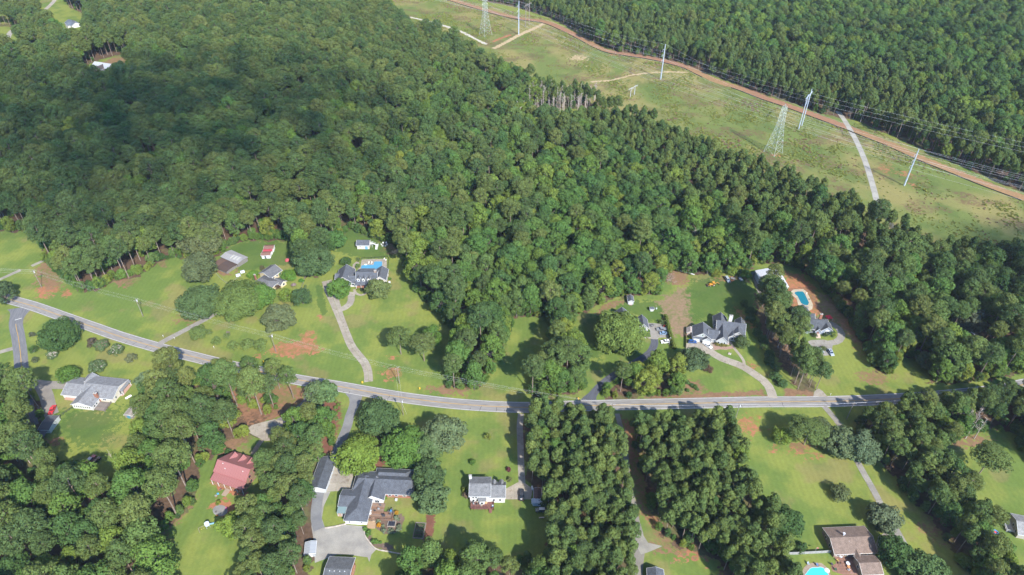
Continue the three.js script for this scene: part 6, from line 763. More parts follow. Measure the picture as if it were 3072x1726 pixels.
yt(V, 2260, 1392, 6.5, 10, C_DARK, 'dark tree hiding the right end of the brown ranch'); yt(V, 2320, 1430, 7.5, 11, [0.09, 0.145, 0.05], 'leafy tree at the bottom edge below the brown ranch'); yt(V, 2335, 838, 7.6, 13, C_YEL, 'yellow-green tree in the shaded wood above the hidden house', { bare: 0.06 }); yt(V, 2508, 782, 6.5, 14, [0.2, 0.23, 0.16], 'pale silvery-leaved tree near the right edge'); yt(V, 2440, 800, 7, 15, [0.1, 0.12, 0.075], 'grey-green tree just above the hidden brown roof'); yt(V, 585, 1318, 5.4, 10, C_BRIGHT, 'bright green tree on the lawn below the fire pit'); yt(V, 2330, 905, 4, 9, [0.09, 0.125, 0.06], 'small grey-green tree left of the hidden house'); yt(V, 2015, 1378, 2.2, 3, C_DARK, 'low dark bush on the lawn left of the brown ranch', { name: 'shrub', category: 'shrub', bare: 0 });
yt(V, 171, 938, 5, 7, C_GREEN, 'green tree at the left end of the white ranch house'); yt(V, 5, 735, 5.5, 14, [0.07, 0.105, 0.045], 'dark tree at the left edge above the road junction'); yt(V, 365, 955, 4.4, 8, [0.12, 0.17, 0.085], 'pale conifer right of the white ranch house'); yt(V, 408, 1320, 0.1 + 2.2, 4, C_GREEN, 'low shrub in the dip left of the fire pit lawn', { name: 'shrub', category: 'shrub', bare: 0 });
const FLW = [0.42, 0.38, 0.32], PINKF = [0.26, 0.17, 0.14];
const shrub = (z, x, y, R, H, c, label, o = {}) => yardTree(z, x, y, R, H, c, label, { name: 'shrub', category: 'shrub', bare: 0, mid: 0.45, ...o });
function myrtle(x, y, R, c, label) { const t = shrub(V, x, y, R, R * 1.1, [0.1, 0.145, 0.06], label, { name: 'flowering_shrub', seed: 3 + Math.round(x) }); const r = rngOf(x * 7 + 1), bo = []; for (let i = 0; i < 22; i++) { const q = i * 2.4, k = Math.sqrt((i + 0.5) / 22); bo.push({ c: [Math.cos(q) * k * R * 0.85, R * (1.0 - 0.5 * k * k) + 0.12 * R, Math.sin(q) * k * R * 0.85], r: [0.5, 0.4, 0.5] }); } part('blossom', sprays(bo, 420, 0.4, { seed: 5 + Math.round(x), jitter: 0.9 }), yardLeaf(c), t); return t; }
myrtle(131, 893, 2.6, FLW, 'low white-flowering shrub below the dark round oak'); myrtle(255, 868, 3.6, PINKF, 'pink-tinged flowering shrub below the main road'); myrtle(292, 880, 3.4, FLW, 'white-flowering shrub right of the pink-tinged one'); myrtle(244, 923, 4.2, FLW, 'large white-flowering shrub behind the white ranch house');
shrub(V, 231, 861, 2.6, 3.6, [0.1, 0.085, 0.06], 'purplish shrub left of the pink-tinged flowering shrub'); shrub(V, 329, 900, 2.6, 3.4, [0.14, 0.155, 0.075], 'olive shrub on the lawn near the roadside pines'); shrub(V, 79, 842, 1.5, 2.6, [0.09, 0.1, 0.06], 'thin shrub beside the side road left of the dark oak'); shrub(V, 84, 880, 1.9, 2.6, C_DARK, 'dark shrub beside the side road'); shrub(V, 88, 905, 1.8, 2.2, [0.09, 0.115, 0.06], 'low grey-green shrub beside the side road');
[[497, 839, 4.2, 'largest orchard tree, nearest the grey concrete drive'], [526, 836, 1.6, 'smallest orchard sapling beside the largest orchard tree'], [543, 858, 2.6, 'second orchard tree from the drive in the lower row'], [570, 845, 1.9, 'small orchard tree in the upper row'], [586, 868, 2.8, 'middle orchard tree in the lower row'], [622, 866, 3.3, 'second last orchard tree beside the clay patch'], [652, 868, 3.3, 'last orchard tree beside the clay patch']].forEach(([x, y, R, l]) => yt(V, x, y, R, R * 1.25, [0.12, 0.17, 0.05], l, { name: 'orchard_tree', bare: 0.05, mid: 0.45 }));
shrub(V, 573, 838, 1, 1.6, [0.2, 0.17, 0.13], 'bare dry sapling above the orchard row'); shrub(V, 1782, 928, 2.3, 2.8, [0.13, 0.08, 0.055], 'russet bush below the tree with a forked trunk'); shrub(V, 1226, 1098, 1.5, 2.6, C_YEL, 'tiny yellow-green tree on the sunny lawn'); shrub(V, 1188, 1163, 1.3, 2.6, C_GREEN, 'thin young tree on the sunny lawn'); shrub(zD, 960, 60, 1.1, 1.8, [0.14, 0.05, 0.06], 'purple-leaved sapling beside the narrow drive'); shrub(zD, 980, 260, 1.3, 1.8, [0.15, 0.17, 0.07], 'ragged flower bush beside the cape house walk'); shrub(zD, 90, 470, 1.3, 2.2, C_YEL, 'yellow-green bush left of the cape house'); shrub(zD, 110, 580, 1.3, 1.6, [0.17, 0.13, 0.08], 'brown bush left of the cape house'); shrub(z12, 330, 1240, 1.7, 2.4, C_DARK, 'spiky dark bush on the lawn left of the brown ranch');
shrub(zF, 520, 610, 1.2, 3.4, [0.13, 0.175, 0.045], 'palm-like bush at the back corner of the pool terrace'); shrub(zF, 495, 745, 1.2, 3, [0.1, 0.16, 0.045], 'palm-like bush beside the curved terrace'); shrub(zF, 250, 650, 3, 4.5, C_DARK, 'dark bush behind the left wing of the dormered house'); shrub(zF, 580, 1225, 1, 1.4, [0.05, 0.06, 0.035], 'clipped dark bush before the dormered porch'); shrub(zF, 515, 1225, 0.9, 1.1, C_YEL, 'yellow-green bush before the dormered porch'); shrub(zF, 1160, 1010, 1.1, 1.3, C_GREEN, 'green bush beside the white cooling unit');
shrub(zG, 870, 760, 3.4, 4.2, [0.12, 0.22, 0.035], 'banana-like bright clump left of the cottage'); shrub(zG, 1640, 790, 4.4, 4.8, [0.11, 0.21, 0.035], 'large banana-like bright clump right of the cottage'); shrub(zG, 1910, 880, 1.8, 2.4, [0.08, 0.2, 0.035], 'bright green bush by the cottage side fence'); shrub(zG, 1060, 610, 2, 2.6, [0.11, 0.1, 0.05], 'brownish bush behind the cottage'); shrub(zG, 1380, 1010, 2.2, 2.4, [0.1, 0.06, 0.045], 'russet bush at the cottage entrance');
shrub(zH, 1340, 770, 1.8, 2.2, [0.1, 0.14, 0.05], 'round bush at the top of the grey parking pad'); shrub(zH, 1050, 965, 0.8, 1, C_GREEN, 'low box bush at the corner of the grey house'); shrub(zJ, 1065, 1000, 1.9, 3, C_DARK, 'dark cone bush at the right corner of the blue-sided house'); shrub(zJ, 830, 1020, 1.5, 1.6, [0.075, 0.1, 0.045], 'dark bush left of the blue house steps'); shrub(zJ, 980, 1020, 1.3, 1.4, [0.07, 0.1, 0.045], 'dark bush right of the blue house steps'); shrub(zJ, 955, 1200, 1.6, 1, [0.13, 0.16, 0.06], 'low planting on the island bed between the two cars'); shrub(zC, 970, 640, 0.7, 1.2, C_BRIGHT, 'narrow clipped bush at the deck corner'); shrub(zC, 870, 1090, 0.75, 1, [0.42, 0.2, 0.02], 'orange flowering plant in the deck bed'); shrub(zC, 1160, 885, 0.7, 0.9, [0.36, 0.2, 0.03], 'orange flowers at the deck corner');
[[1160, 970], [1200, 1000], [940, 1100], [930, 1150], [950, 1190], [1050, 1160], [1040, 1210], [1090, 1200], [1170, 1180], [1210, 1120], [1210, 1160], [860, 1030]].forEach(([x, y]) => shrub(zC, x, y, 0.55, 0.6, [0.17, 0.2, 0.12], 'small grey-green plant in the mulched deck bed', { group: 'plants in the mulched deck bed', name: 'bed_plant', category: 'plant' })); [[640, 1160], [700, 1210], [690, 1250], [780, 1370], [830, 1375], [895, 1380]].forEach(([x, y]) => shrub(zC, x, y, 0.6, 0.7, [0.1, 0.18, 0.04], 'small green plant along the stone edge of the gravel yard', { group: 'plants along the stone edge', name: 'bed_plant', category: 'plant' }));
[[805, 970], [870, 985], [920, 990], [990, 985]].forEach(([x, y]) => shrub(zI, x, y, 0.6, 0.8, [0.18, 0.17, 0.05], 'clipped golden bush under the two front windows', { group: 'golden bushes under the front windows' }));
// conifer hedge beside the grey parking pad and young hedge beside the cottage
for (let i = 0; i < 15; i++) { const k = i / 14, c = zH(lerp(1425, 1605, k), lerp(660, 1320, k), 1), t = shrub((a, b) => c, 0, 0, 1.15, 2.6, [0.15, 0.19, 0.045], 'clipped yellow-green conifer in the hedge beside the parking pad', { group: 'conifers of the hedge beside the parking pad', name: 'hedge_conifer', seed: 2 }); }
for (let i = 0; i < 8; i++) { const k = i / 7, c = zG(lerp(1900, 2000, k), lerp(1340, 1000, k), 1); shrub((a, b) => c, 0, 0, 0.8, 1.6, [0.11, 0.15, 0.05], 'young conifer in the row along the cottage side fence', { group: 'young conifers along the cottage fence', name: 'hedge_conifer', seed: 2 }); }
for (let i = 0; i < 5; i++) { const c = z10(590 + (i % 2) * 20, 205 + i * 22, 0.3); shrub((a, b) => c, 0, 0, 0.9, 0.9, [0.12, 0.17, 0.04], 'low shrub in the mulch bed beside the asphalt drive', { group: 'shrubs in the mulch bed by the drive', name: 'bed_plant', category: 'plant' }); }
for (let i = 0; i < 7; i++) { const c = z11(1340 + (i * 37) % 90, 70 + (i * 23) % 60, 0.3); shrub((a, b) => c, 0, 0, 0.9, 0.9, [0.09, 0.15, 0.045], 'low shrub in the straw bed under the forked tree', { group: 'shrubs in the straw bed', name: 'bed_plant', category: 'plant' }); }
// leafy bushes at the wood edge behind the trailers and beside the barn lane
[[2150, 818, 3, C_YEL], [2195, 812, 3.2, C_BRIGHT], [2215, 808, 3.2, C_YEL], [2238, 822, 2.6, C_BRIGHT]].forEach(([x, y, R, c], i) => { const g = ground(x, y, 2); shrub(() => g, 0, 0, R, 4, c, 'yellow-green bush at the wood edge behind the van and trailers', { group: 'bushes behind the van and trailers' }); });
for (let i = 0; i < 12; i++) { const k = i / 11, c = V(lerp(1872, 1958, k) + (i % 2) * 8, lerp(765, 965, k), 1); shrub((a, b) => c, 0, 0, 2.2 + (i % 3) * 0.5, 3, [0.075, 0.13, 0.045], 'dark green bush in the ragged hedge below the row of tall pines', { group: 'bushes of the ragged hedge under the pine row', seed: i }); }
// dead standing trees
{
  const dead = (x, y, s, label, group, k = 0) => { const [gx, gd] = V(x, y, 0), t = thing('dead_tree', label, 'tree', gx, gd, x * 1.7, group); t.scale.setScalar(s); part('trunk', SNAGS[k % 3], deadBark, t); return t; };
  const r = rngOf(808); for (let i = 0; i < 80; i++) dead(1325 + r() * 175, 246 + r() * 46, 0.8 + 0.35 * r(), 'grey bare trunk in the stand of dead pines beside the clearing', 'stand of dead pines beside the clearing', i); for (let i = 0; i < 16; i++) dead(1268 + r() * 60, 300 + r() * 46, 0.85 + 0.35 * r(), 'grey leafless tree at the left end of the dead stand', 'leafless trees left of the dead stand', i); for (let i = 0; i < 12; i++) dead(r() * 900 + 60, 150 + r() * 380, 1.1, 'lone grey leafless tree among the dark forest crowns', 'scattered leafless trees in the dark forest', i); for (let i = 0; i < 6; i++) dead(1650 + r() * 260, 500 + r() * 160, 1.1, 'pale leafless snag among the broadleaf crowns', 'pale snags among the broadleaf crowns', i); for (let i = 0; i < 7; i++) dead(2390 + r() * 60, 1075 + r() * 35, 0.95, 'greyish dead pine at the edge of the tree belt', 'dead pines in the tree belt', i); for (let i = 0; i < 14; i++) dead(2130 + r() * 100, 285 + r() * 30, 0.9, 'grey dead pine on the far side of the clay road', 'dead pines across the clay road', i);
  dead(75, 1165, 0.7, 'small leafless tree in the corner wood below the shed', undefined, 1); dead(285, 1160, 0.45, 'pale leafless bush at the edge of the ranch lawn', undefined, 2);
}
// ---------------------------------------------------------------- pools
const waterMat = (r, g, b) => new THREE.MeshPhysicalMaterial({ color: new THREE.Color().setRGB(r, g, b), roughness: 0.08, clearcoat: 0.6 });
function pool(label, water, m, coping, deckPoly, deckMat) {
  const c = water.reduce((s, p) => [s[0] + p[0] / water.length, s[1] + p[1] / water.length], [0, 0]), t = thing('swimming_pool', label, 'pool', c[0], c[1], 0), L = water.map(([x, d]) => [x - c[0], d - c[1]]), tr = THREE.ShapeUtils.triangulateShape(L.map(p => new THREE.Vector2(...p)), []), f = p => [p[0], 0.11, -p[1]], w = new B(); for (const q of tr) w.tri(...q.map(i => f(L[i]))); part('water', w.geo(), m, t);
  const rim = new B(), big = L.map(([x, d]) => { const k = 1 + 0.35 / Math.hypot(x, d); return [x * k, d * k]; }); L.forEach((p, i) => { const j = (i + 1) % L.length; rim.quad([p[0], 0.15, -p[1]], [L[j][0], 0.15, -L[j][1]], [big[j][0], 0.15, -big[j][1]], [big[i][0], 0.15, -big[i][1]]).quad([p[0], 0.05, -p[1]], [L[j][0], 0.05, -L[j][1]], [L[j][0], 0.15, -L[j][1]], [p[0], 0.15, -p[1]]); }); part('coping', rim.geo(), coping, t); return t;
}
slabPad('pool_terrace', 'pale paved terrace round the pool of the dormered house', on(zF, [[585, 620], [800, 605], [1100, 600], [1110, 780], [1020, 800], [900, 815], [500, 820], [560, 760], [570, 690]]), 1.9, 0, CONC, 0.07);
pad('pool_terrace', 'curved stone path left of the dormered house pool', on(zF, [[470, 655], [520, 655], [540, 700], [470, 720], [440, 760], [470, 830], [420, 860], [392, 800], [400, 720]]), concrete(0.43, 0.38, 0.31), 0.05);
pool('blue angular pool behind the dormered house', on(zF, [[570, 850], [570, 795], [580, 740], [640, 730], [825, 725], [840, 668], [870, 655], [1008, 655], [1010, 720], [1000, 800], [900, 850]]), waterMat(0.05, 0.25, 0.42), concrete(0.5, 0.46, 0.4));
pad('pool_deck', 'cream concrete deck round the freeform teal pool', on(zJ, [[515, 430], [545, 403], [680, 398], [720, 430], [762, 500], [812, 610], [802, 668], [745, 700], [700, 690], [690, 640], [612, 615], [590, 530], [530, 480]]), concrete(0.62, 0.55, 0.42), 0.08);
pool('freeform teal pool between the white barn and blue-sided house', on(zJ, [[568, 440], [600, 430], [670, 430], [690, 450], [722, 510], [757, 582], [742, 617], [700, 615], [650, 590], [625, 540], [598, 490], [563, 462]]), waterMat(0.015, 0.16, 0.22), concrete(0.6, 0.54, 0.44));
pad('pool_deck', 'tan stamped concrete round the bright blue pool', on(zE, [[-120, 1331], [-60, 1180], [30, 1090], [190, 1060], [330, 1080], [450, 1180], [520, 1331], [540, 1500], [-120, 1500]]), concrete(0.42, 0.33, 0.25), 0.06);
pool('bright turquoise kidney pool cut by the bottom edge', on(zE, [[-60, 1500], [-30, 1331], [80, 1195], [140, 1175], [230, 1178], [300, 1165], [370, 1190], [415, 1240], [470, 1331], [480, 1500]]), waterMat(0.06, 0.5, 0.72), concrete(0.6, 0.55, 0.5));
slabPad('brick_patio', 'reddish brick patio cluttered with furniture beside the brown ranch', on(zE, [[580, 860], [1010, 850], [1040, 1000], [1130, 1060], [1160, 1331], [800, 1331], [560, 1250], [520, 1150], [640, 1080]]), 1.6, 0.05, [mat(0.34, 0.19, 0.13, { map: T.brick }), mat(0.37, 0.22, 0.16, { map: T.brick }), mat(0.3, 0.17, 0.12, { map: T.brick })], 0.05);
{ const t = thing('pool_steps', 'round white pool step unit at the edge of the turquoise pool', 'steps', ...zE(440, 1235, 0)); part('tread', new B().cyl(0, 0.05, 0.22, 0, 1, 1, 18).geo(), WHITE, t); part('tread', new B().cyl(0, 0.22, 0.36, 0, 0.6, 0.6, 18).geo(), WHITE, t); }
// ---------------------------------------------------------------- garden furniture and small things
function chair(name, label, x, d, turn, c, group, s = 1) { const t = thing(name, label, 'chair', x, d, turn, group), m = mat(...c); t.scale.setScalar(s); part('seat', new B().box(-0.3, 0.3, 0.36, 0.42, -0.3, 0.3).geo(), m, t); part('backrest', new B().prism([[-0.3, 0.4], [-0.42, 1.0], [-0.36, 1.0], [-0.24, 0.4]], -0.3, 0.3, (a, y, q) => [a, y, q]).geo(), m, t); for (const [a, b] of [[-0.27, -0.27], [-0.27, 0.27], [0.27, -0.27], [0.27, 0.27]]) part('leg', new B().box(a - 0.03, a + 0.03, 0, 0.36, b - 0.03, b + 0.03).geo(), m, t); for (const b of [-0.34, 0.34]) part('armrest', new B().box(-0.3, 0.34, 0.58, 0.62, b - 0.06, b + 0.06).geo(), m, t); return t; }
function table(label, x, d, r, c, y = 0.72) { const t = thing('garden_table', label, 'table', x, d, 0.3), m = mat(...c); part('tabletop', new B().cyl(0, y - 0.05, y, 0, r, r, 18).geo(), m, t); for (let i = 0; i < 4; i++) part('leg', new B().bar([Math.cos(i * 1.57) * r * 0.7, 0, Math.sin(i * 1.57) * r * 0.7], [Math.cos(i * 1.57) * r * 0.55, y - 0.05, Math.sin(i * 1.57) * r * 0.55], 0.04).geo(), m, t); return t; }
{ const [x, d] = zF(1055, 315, 0), t = thing('fire_pit', 'round stone fire pit ringed by white chairs', 'fire pit', x, d); part('ring', new B().add(new THREE.TorusGeometry(0.65, 0.16, 6, 18).rotateX(Math.PI / 2).translate(0, 0.18, 0)).geo(), mat(0.2, 0.19, 0.18), t); part('ash_bed', new B().cyl(0, 0, 0.12, 0, 0.6, 0.6, 14).geo(), mat(0.08, 0.07, 0.065), t); for (let i = 0; i < 6; i++) { const a = i / 6 * 6.28; chair('garden_chair', 'white slatted garden chair facing the round fire pit', x + Math.cos(a) * 1.75, d + Math.sin(a) * 1.75, a + Math.PI, [0.7, 0.7, 0.68], 'white chairs round the fire pit', 1.15); } }
function lounger(label, x, d, turn, group) { const t = thing('sun_lounger', label, 'sun lounger', x, d, turn, group); part('mattress', new B().box(-0.95, 0.4, 0.35, 0.45, -0.34, 0.34).prism([[0.4, 0.36], [0.95, 0.75], [0.9, 0.84], [0.4, 0.45]], -0.34, 0.34, (a, y, q) => [a, y, q]).geo(), mat(0.62, 0.57, 0.5), t); part('frame', new B().box(-1, 0.5, 0.26, 0.34, -0.38, 0.38).geo(), mat(0.14, 0.09, 0.07), t); for (const [a, b] of [[-0.9, -0.3], [-0.9, 0.3], [0.45, -0.3], [0.45, 0.3]]) part('leg', new B().box(a - 0.04, a + 0.04, 0, 0.26, b - 0.04, b + 0.04).geo(), mat(0.14, 0.09, 0.07), t); return t; }
lounger('left sun lounger at the back of the angular pool', ...zF(733, 685, 0.3), 1.5, 'sun loungers by the angular pool'); lounger('right sun lounger at the back of the angular pool', ...zF(792, 685, 0.3), 1.5, 'sun loungers by the angular pool'); table('little dark table between the two sun loungers', ...zF(763, 668, 0.2), 0.35, [0.1, 0.1, 0.1], 0.5); chair('garden_chair', 'white chair at the back right corner of the pool terrace', ...zF(1052, 605, 0.2), 4.2, [0.72, 0.72, 0.7]); chair('garden_chair', 'second white chair near the right fence of the pool terrace', ...zF(1085, 632, 0.2), 4, [0.7, 0.7, 0.68]);
{ const t = thing('pool_float', 'pale inflatable float on the angular pool', 'pool float', ...zF(668, 722, 0), 0, null, 0.1); part('cushion', new RoundedBoxGeometry(1.5, 0.14, 1.1, 2, 0.06).translate(0, 0.08, 0), mat(0.55, 0.68, 0.72), t); part('pillow', new RoundedBoxGeometry(0.3, 0.16, 1.0, 2, 0.07).translate(-0.6, 0.16, 0), mat(0.6, 0.72, 0.76), t); }
lounger('single sun lounger on the right of the teal pool', ...zJ(720, 465, 0.1), 0.9); chair('garden_chair', 'dark chair on the right of the teal pool', ...zJ(762, 540, 0.1), 2.8, [0.12, 0.12, 0.13]); table('low dark table at the foot of the teal pool', ...zJ(738, 648, 0.1), 0.7, [0.2, 0.2, 0.2], 0.45);
{ const [x, d] = zJ(1015, 815, 0), t = thing('canopy_tent', 'bright red pop-up canopy at the corner of the blue-sided house', 'canopy', x, d, 0.2), c = [[-1.5, -1.5], [1.5, -1.5], [1.5, 1.5], [-1.5, 1.5]], b = new B(); for (let i = 0; i < 4; i++) { const p = c[i], q = c[(i + 1) % 4]; b.tri([p[0], 2.2, p[1]], [q[0], 2.2, q[1]], [0, 3.1, 0]).quad([p[0], 1.95, p[1]], [q[0], 1.95, q[1]], [q[0], 2.2, q[1]], [p[0], 2.2, p[1]]); } part('canopy', b.geo(), mat(0.6, 0.03, 0.05), t); for (const p of c) part('leg', new B().bar([p[0], 0, p[1]], [p[0], 2.2, p[1]], 0.04).geo(), mat(0.5, 0.5, 0.5), t); }
// deck furniture at the brick house and cape house
const deckSet = (label, z, x, y, c, h = 0.6) => { const [gx, gd] = z(x, y, h); const t = thing('patio_table', label, 'table', gx, gd, 0.2, undefined, h); part('tabletop', new B().cyl(0, 0.7, 0.76, 0, 0.6, 0.6, 16).geo(), mat(...c), t); part('pedestal', new B().cyl(0, 0, 0.7, 0, 0.08, 0.08, 8).geo(), mat(0.15, 0.15, 0.15), t); part('base', new B().cyl(0, 0, 0.05, 0, 0.3, 0.3, 12).geo(), mat(0.15, 0.15, 0.15), t); return t; };
const deckChair = (label, z, x, y, turn, c, h, group) => { const o = chair('patio_chair', label, ...z(x, y, h), turn, c, group); o.position.y = h; return o; };
deckSet('dark round table with blue parasol base on the weathered deck corner', zC, 1075, 880, [0.1, 0.14, 0.18]); for (let i = 0; i < 4; i++) deckChair('dark chair round the table on the weathered deck corner', zC, 1075 + 48 * Math.cos(i * 1.57 + 0.4), 880 + 36 * Math.sin(i * 1.57 + 0.4), i * 1.57, [0.1, 0.1, 0.11], 0.6, 'chairs round the deck corner table'); { const [x, d] = zC(1075, 865, 2.6), t = thing('parasol', 'folded bright blue parasol over the deck corner table', 'parasol', ...zC(1075, 880, 0.6), 0, null, 0.6); part('pole', new B().bar([0, 0, 0], [0, 2.3, 0], 0.03).geo(), mat(0.5, 0.5, 0.5), t); part('canopy', new B().bar([0, 1.1, 0], [0, 2.3, 0], 0.3, 0.05, 8).geo(), mat(0.03, 0.22, 0.5), t); }
{ const t = thing('grill', 'black covered grill on the weathered deck', 'grill', ...zC(950, 940, 0.6), 0, null, 0.6); part('hood', new RoundedBoxGeometry(1.5, 0.5, 0.6, 3, 0.2).translate(0, 0.95, 0), mat(0.03, 0.03, 0.035), t); part('cabinet', new THREE.BoxGeometry(1.3, 0.75, 0.55).translate(0, 0.375, 0), mat(0.05, 0.05, 0.055), t); } for (const [x, y, c, l] of [[745, 740, [0.6, 0.6, 0.6], 'grey chair on the upper left of the weathered deck'], [900, 765, [0.1, 0.1, 0.11], 'dark chair at the upper right of the weathered deck'], [870, 830, [0.3, 0.32, 0.33], 'grey slatted chair in the middle of the weathered deck'], [805, 858, [0.04, 0.04, 0.04], 'black chair in the middle left of the weathered deck'], [735, 865, [0.68, 0.66, 0.62], 'white bench chair against the house on the weathered deck'], [730, 912, [0.68, 0.66, 0.62], 'lower white bench chair against the house on the weathered deck']]) deckChair(l, zC, x, y, x % 6, c, 0.6);
{ const [x, d] = zC(1085, 1075, 0), t = thing('hot_tub', 'square stone-edged pit with a dark ribbed cover beside the deck', 'hot tub', x, d, -0.05); part('rim', new B().box(-1.7, 1.7, 0, 0.45, -1.4, -1.1).box(-1.7, 1.7, 0, 0.45, 1.1, 1.4).box(-1.7, -1.4, 0, 0.45, -1.09, 1.09).box(1.4, 1.7, 0, 0.45, -1.09, 1.09).geo(), concrete(0.42, 0.38, 0.33), t); for (let i = 0; i < 4; i++) part('cover_panel', new B().box(-1.38 + i * 0.69, -0.71 + i * 0.69, 0.3, 0.42 + (i % 2) * 0.02, -1.08, 1.08).geo(), mat(0.02, 0.025, 0.04, { roughness: 0.3 }), t); }
{ const r = rngOf(31); [[250, 700], [310, 670], [350, 690], [270, 725], [385, 710], [330, 735], [425, 760], [400, 735]].forEach(([x, y], i) => deckChair(`${['black wicker', 'dark metal', 'tan cushioned', 'grey folding'][i % 4]} chair, ${['leftmost', 'second', 'third', 'fourth', 'fifth', 'sixth', 'seventh', 'last'][i]} from the left on the red-brown deck`, zD, x, y + 20, r() * 6, [[0.05, 0.05, 0.055], [0.1, 0.1, 0.1], [0.4, 0.34, 0.26], [0.3, 0.3, 0.31]][i % 4], 0.9)); deckSet('small wooden table in the middle of the red-brown deck', zD, 515, 735, [0.5, 0.3, 0.15], 0.9); const t = thing('cooler', 'blue cooler at the right corner of the red-brown deck', 'cooler', ...zD(648, 785, 0.9), 0, null, 0.9); part('box', new THREE.BoxGeometry(0.7, 0.5, 0.5).translate(0, 0.25, 0), mat(0.03, 0.25, 0.5), t); part('lid', new RoundedBoxGeometry(0.74, 0.12, 0.54, 2, 0.04).translate(0, 0.56, 0), mat(0.6, 0.62, 0.64), t); }
// patio clutter at the brown ranch
[[655, 895, 'teal chair near the house on the brick patio', [0.1, 0.4, 0.42]], [820, 920, 'yellow chair near the house on the brick patio', [0.6, 0.42, 0.12]], [775, 860, 'orange chair against the house on the brick patio', [0.55, 0.32, 0.12]], [950, 905, 'dark chair in the shade on the brick patio', [0.12, 0.12, 0.13]], [660, 1030, 'mustard chair at the patio edge near the lawn', [0.55, 0.38, 0.1]], [540, 1110, 'dark purple chair at the patio corner', [0.06, 0.03, 0.09]], [700, 1090, 'brown chair in the middle of the brick patio', [0.2, 0.12, 0.09]], [620, 1230, 'dark green chair near the turquoise pool', [0.05, 0.09, 0.05]], [30, 1100, 'grey lounge chair left of the turquoise pool', [0.3, 0.34, 0.37]], [225, 1130, 'blue chair above the turquoise pool', [0.1, 0.16, 0.28]], [900, 1230, 'white chair at the lower edge of the brick patio', [0.6, 0.6, 0.6]]].forEach(([x, y, l, c]) => chair('patio_chair', l, ...zE(x, y, 0.06), x % 6.28, c, undefined, 1.1).position.y = 0.07); table('round glass table near the house on the brick patio', ...zE(725, 950, 0), 0.6, [0.5, 0.55, 0.57]).position.y = 0.06; table('white mosaic table in the middle of the brick patio', ...zE(885, 1100, 0), 0.8, [0.6, 0.6, 0.6]).position.y = 0.06; table('orange square-looking table on the brick patio', ...zE(895, 1170, 0), 0.55, [0.55, 0.25, 0.1]).position.y = 0.06;
// raised garden bed with timber frame
{ const [x, d] = z10(1190, 1130, 0), t = thing('raised_garden_bed', 'timber framed raised vegetable bed beside the red mulch strip', 'garden bed', x, d, -0.08), Wd = mat(0.36, 0.32, 0.27, { map: T.wood }); for (const [a, b, c, e] of [[-2.2, 2.2, -3.6, -3.3], [-2.2, 2.2, 3.3, 3.6], [-2.2, -1.9, -3.29, 3.29], [1.9, 2.2, -3.29, 3.29], [-1.4, 1.4, -0.15, 0.15]]) part('timber', new B().box(a, b, 0, 0.4, c, e).geo(), Wd, t); part('soil', new B().box(-1.89, 1.89, 0, 0.2, -3.28, 3.28).geo(), mat(0.1, 0.07, 0.05), t); const bo = []; for (let i = 0; i < 20; i++) bo.push({ c: [-1.4 + (i % 4) * 0.93, 0.35, -2.7 + Math.floor(i / 4) * 1.35], r: [0.42, 0.35, 0.5] }); part('vegetables', sprays(bo, 900, 0.26, { seed: 8 }), yardLeaf([0.06, 0.13, 0.045]), t); }
// stone edge of the gravel yard
for (const [pts, lb] of [[[[512, 1112], [560, 1106], [610, 1096], [665, 1082]], 'low stone wall left of the white garage end'], [[[790, 1110], [800, 1165], [840, 1225], [880, 1262], [960, 1280], [1070, 1300]], 'curved low stone wall round the lower planting bed']]) { const l = curve(on(z10, pts), 1.1), t = thing('stone_wall', lb, 'wall', l[0][0], l[0][1]), r = rngOf(l.length); for (let i = 1; i < l.length; i++) { const a = l[i - 1], b = l[i], L = Math.hypot(b[0] - a[0], b[1] - a[1]), m = part('stone', new B().box(-L / 2 + 0.03, L / 2 - 0.03, 0, 0.42 + r() * 0.12, -0.17 - r() * 0.05, 0.17).geo(), [mat(0.42, 0.36, 0.29), mat(0.36, 0.31, 0.26), mat(0.46, 0.4, 0.33)][i % 3], t); m.position.set((a[0] + b[0]) / 2 - l[0][0], 0, -((a[1] + b[1]) / 2 - l[0][1])); m.rotation.y = Math.atan2(b[1] - a[1], b[0] - a[0]); } }
// fences
function fence(label, pts, h, m, gap = 2.4, slats = true, name = 'fence') { const l = curve(pts, gap), t = thing(name, label, 'fence', l[0][0], l[0][1]); l.forEach((p, i) => { const q = part('post', new B().box(-0.06, 0.06, 0, h + 0.05, -0.06, 0.06).geo(), m, t); q.position.set(p[0] - l[0][0], 0, -(p[1] - l[0][1])); if (!i) return; const a = l[i - 1], L = Math.hypot(p[0] - a[0], p[1] - a[1]), n = part(slats ? 'panel' : 'rail', slats ? new B().box(-L / 2 + 0.07, L / 2 - 0.07, 0.08, h, -0.03, 0.03).geo() : new B().box(-L / 2, L / 2, h - 0.1, h - 0.02, -0.02, 0.02).box(-L / 2, L / 2, h * 0.5, h * 0.5 + 0.06, -0.02, 0.02).geo(), m, t); n.position.set((a[0] + p[0]) / 2 - l[0][0], 0, -((a[1] + p[1]) / 2 - l[0][1])); n.rotation.y = Math.atan2(p[1] - a[1], p[0] - a[0]); }); return t; }
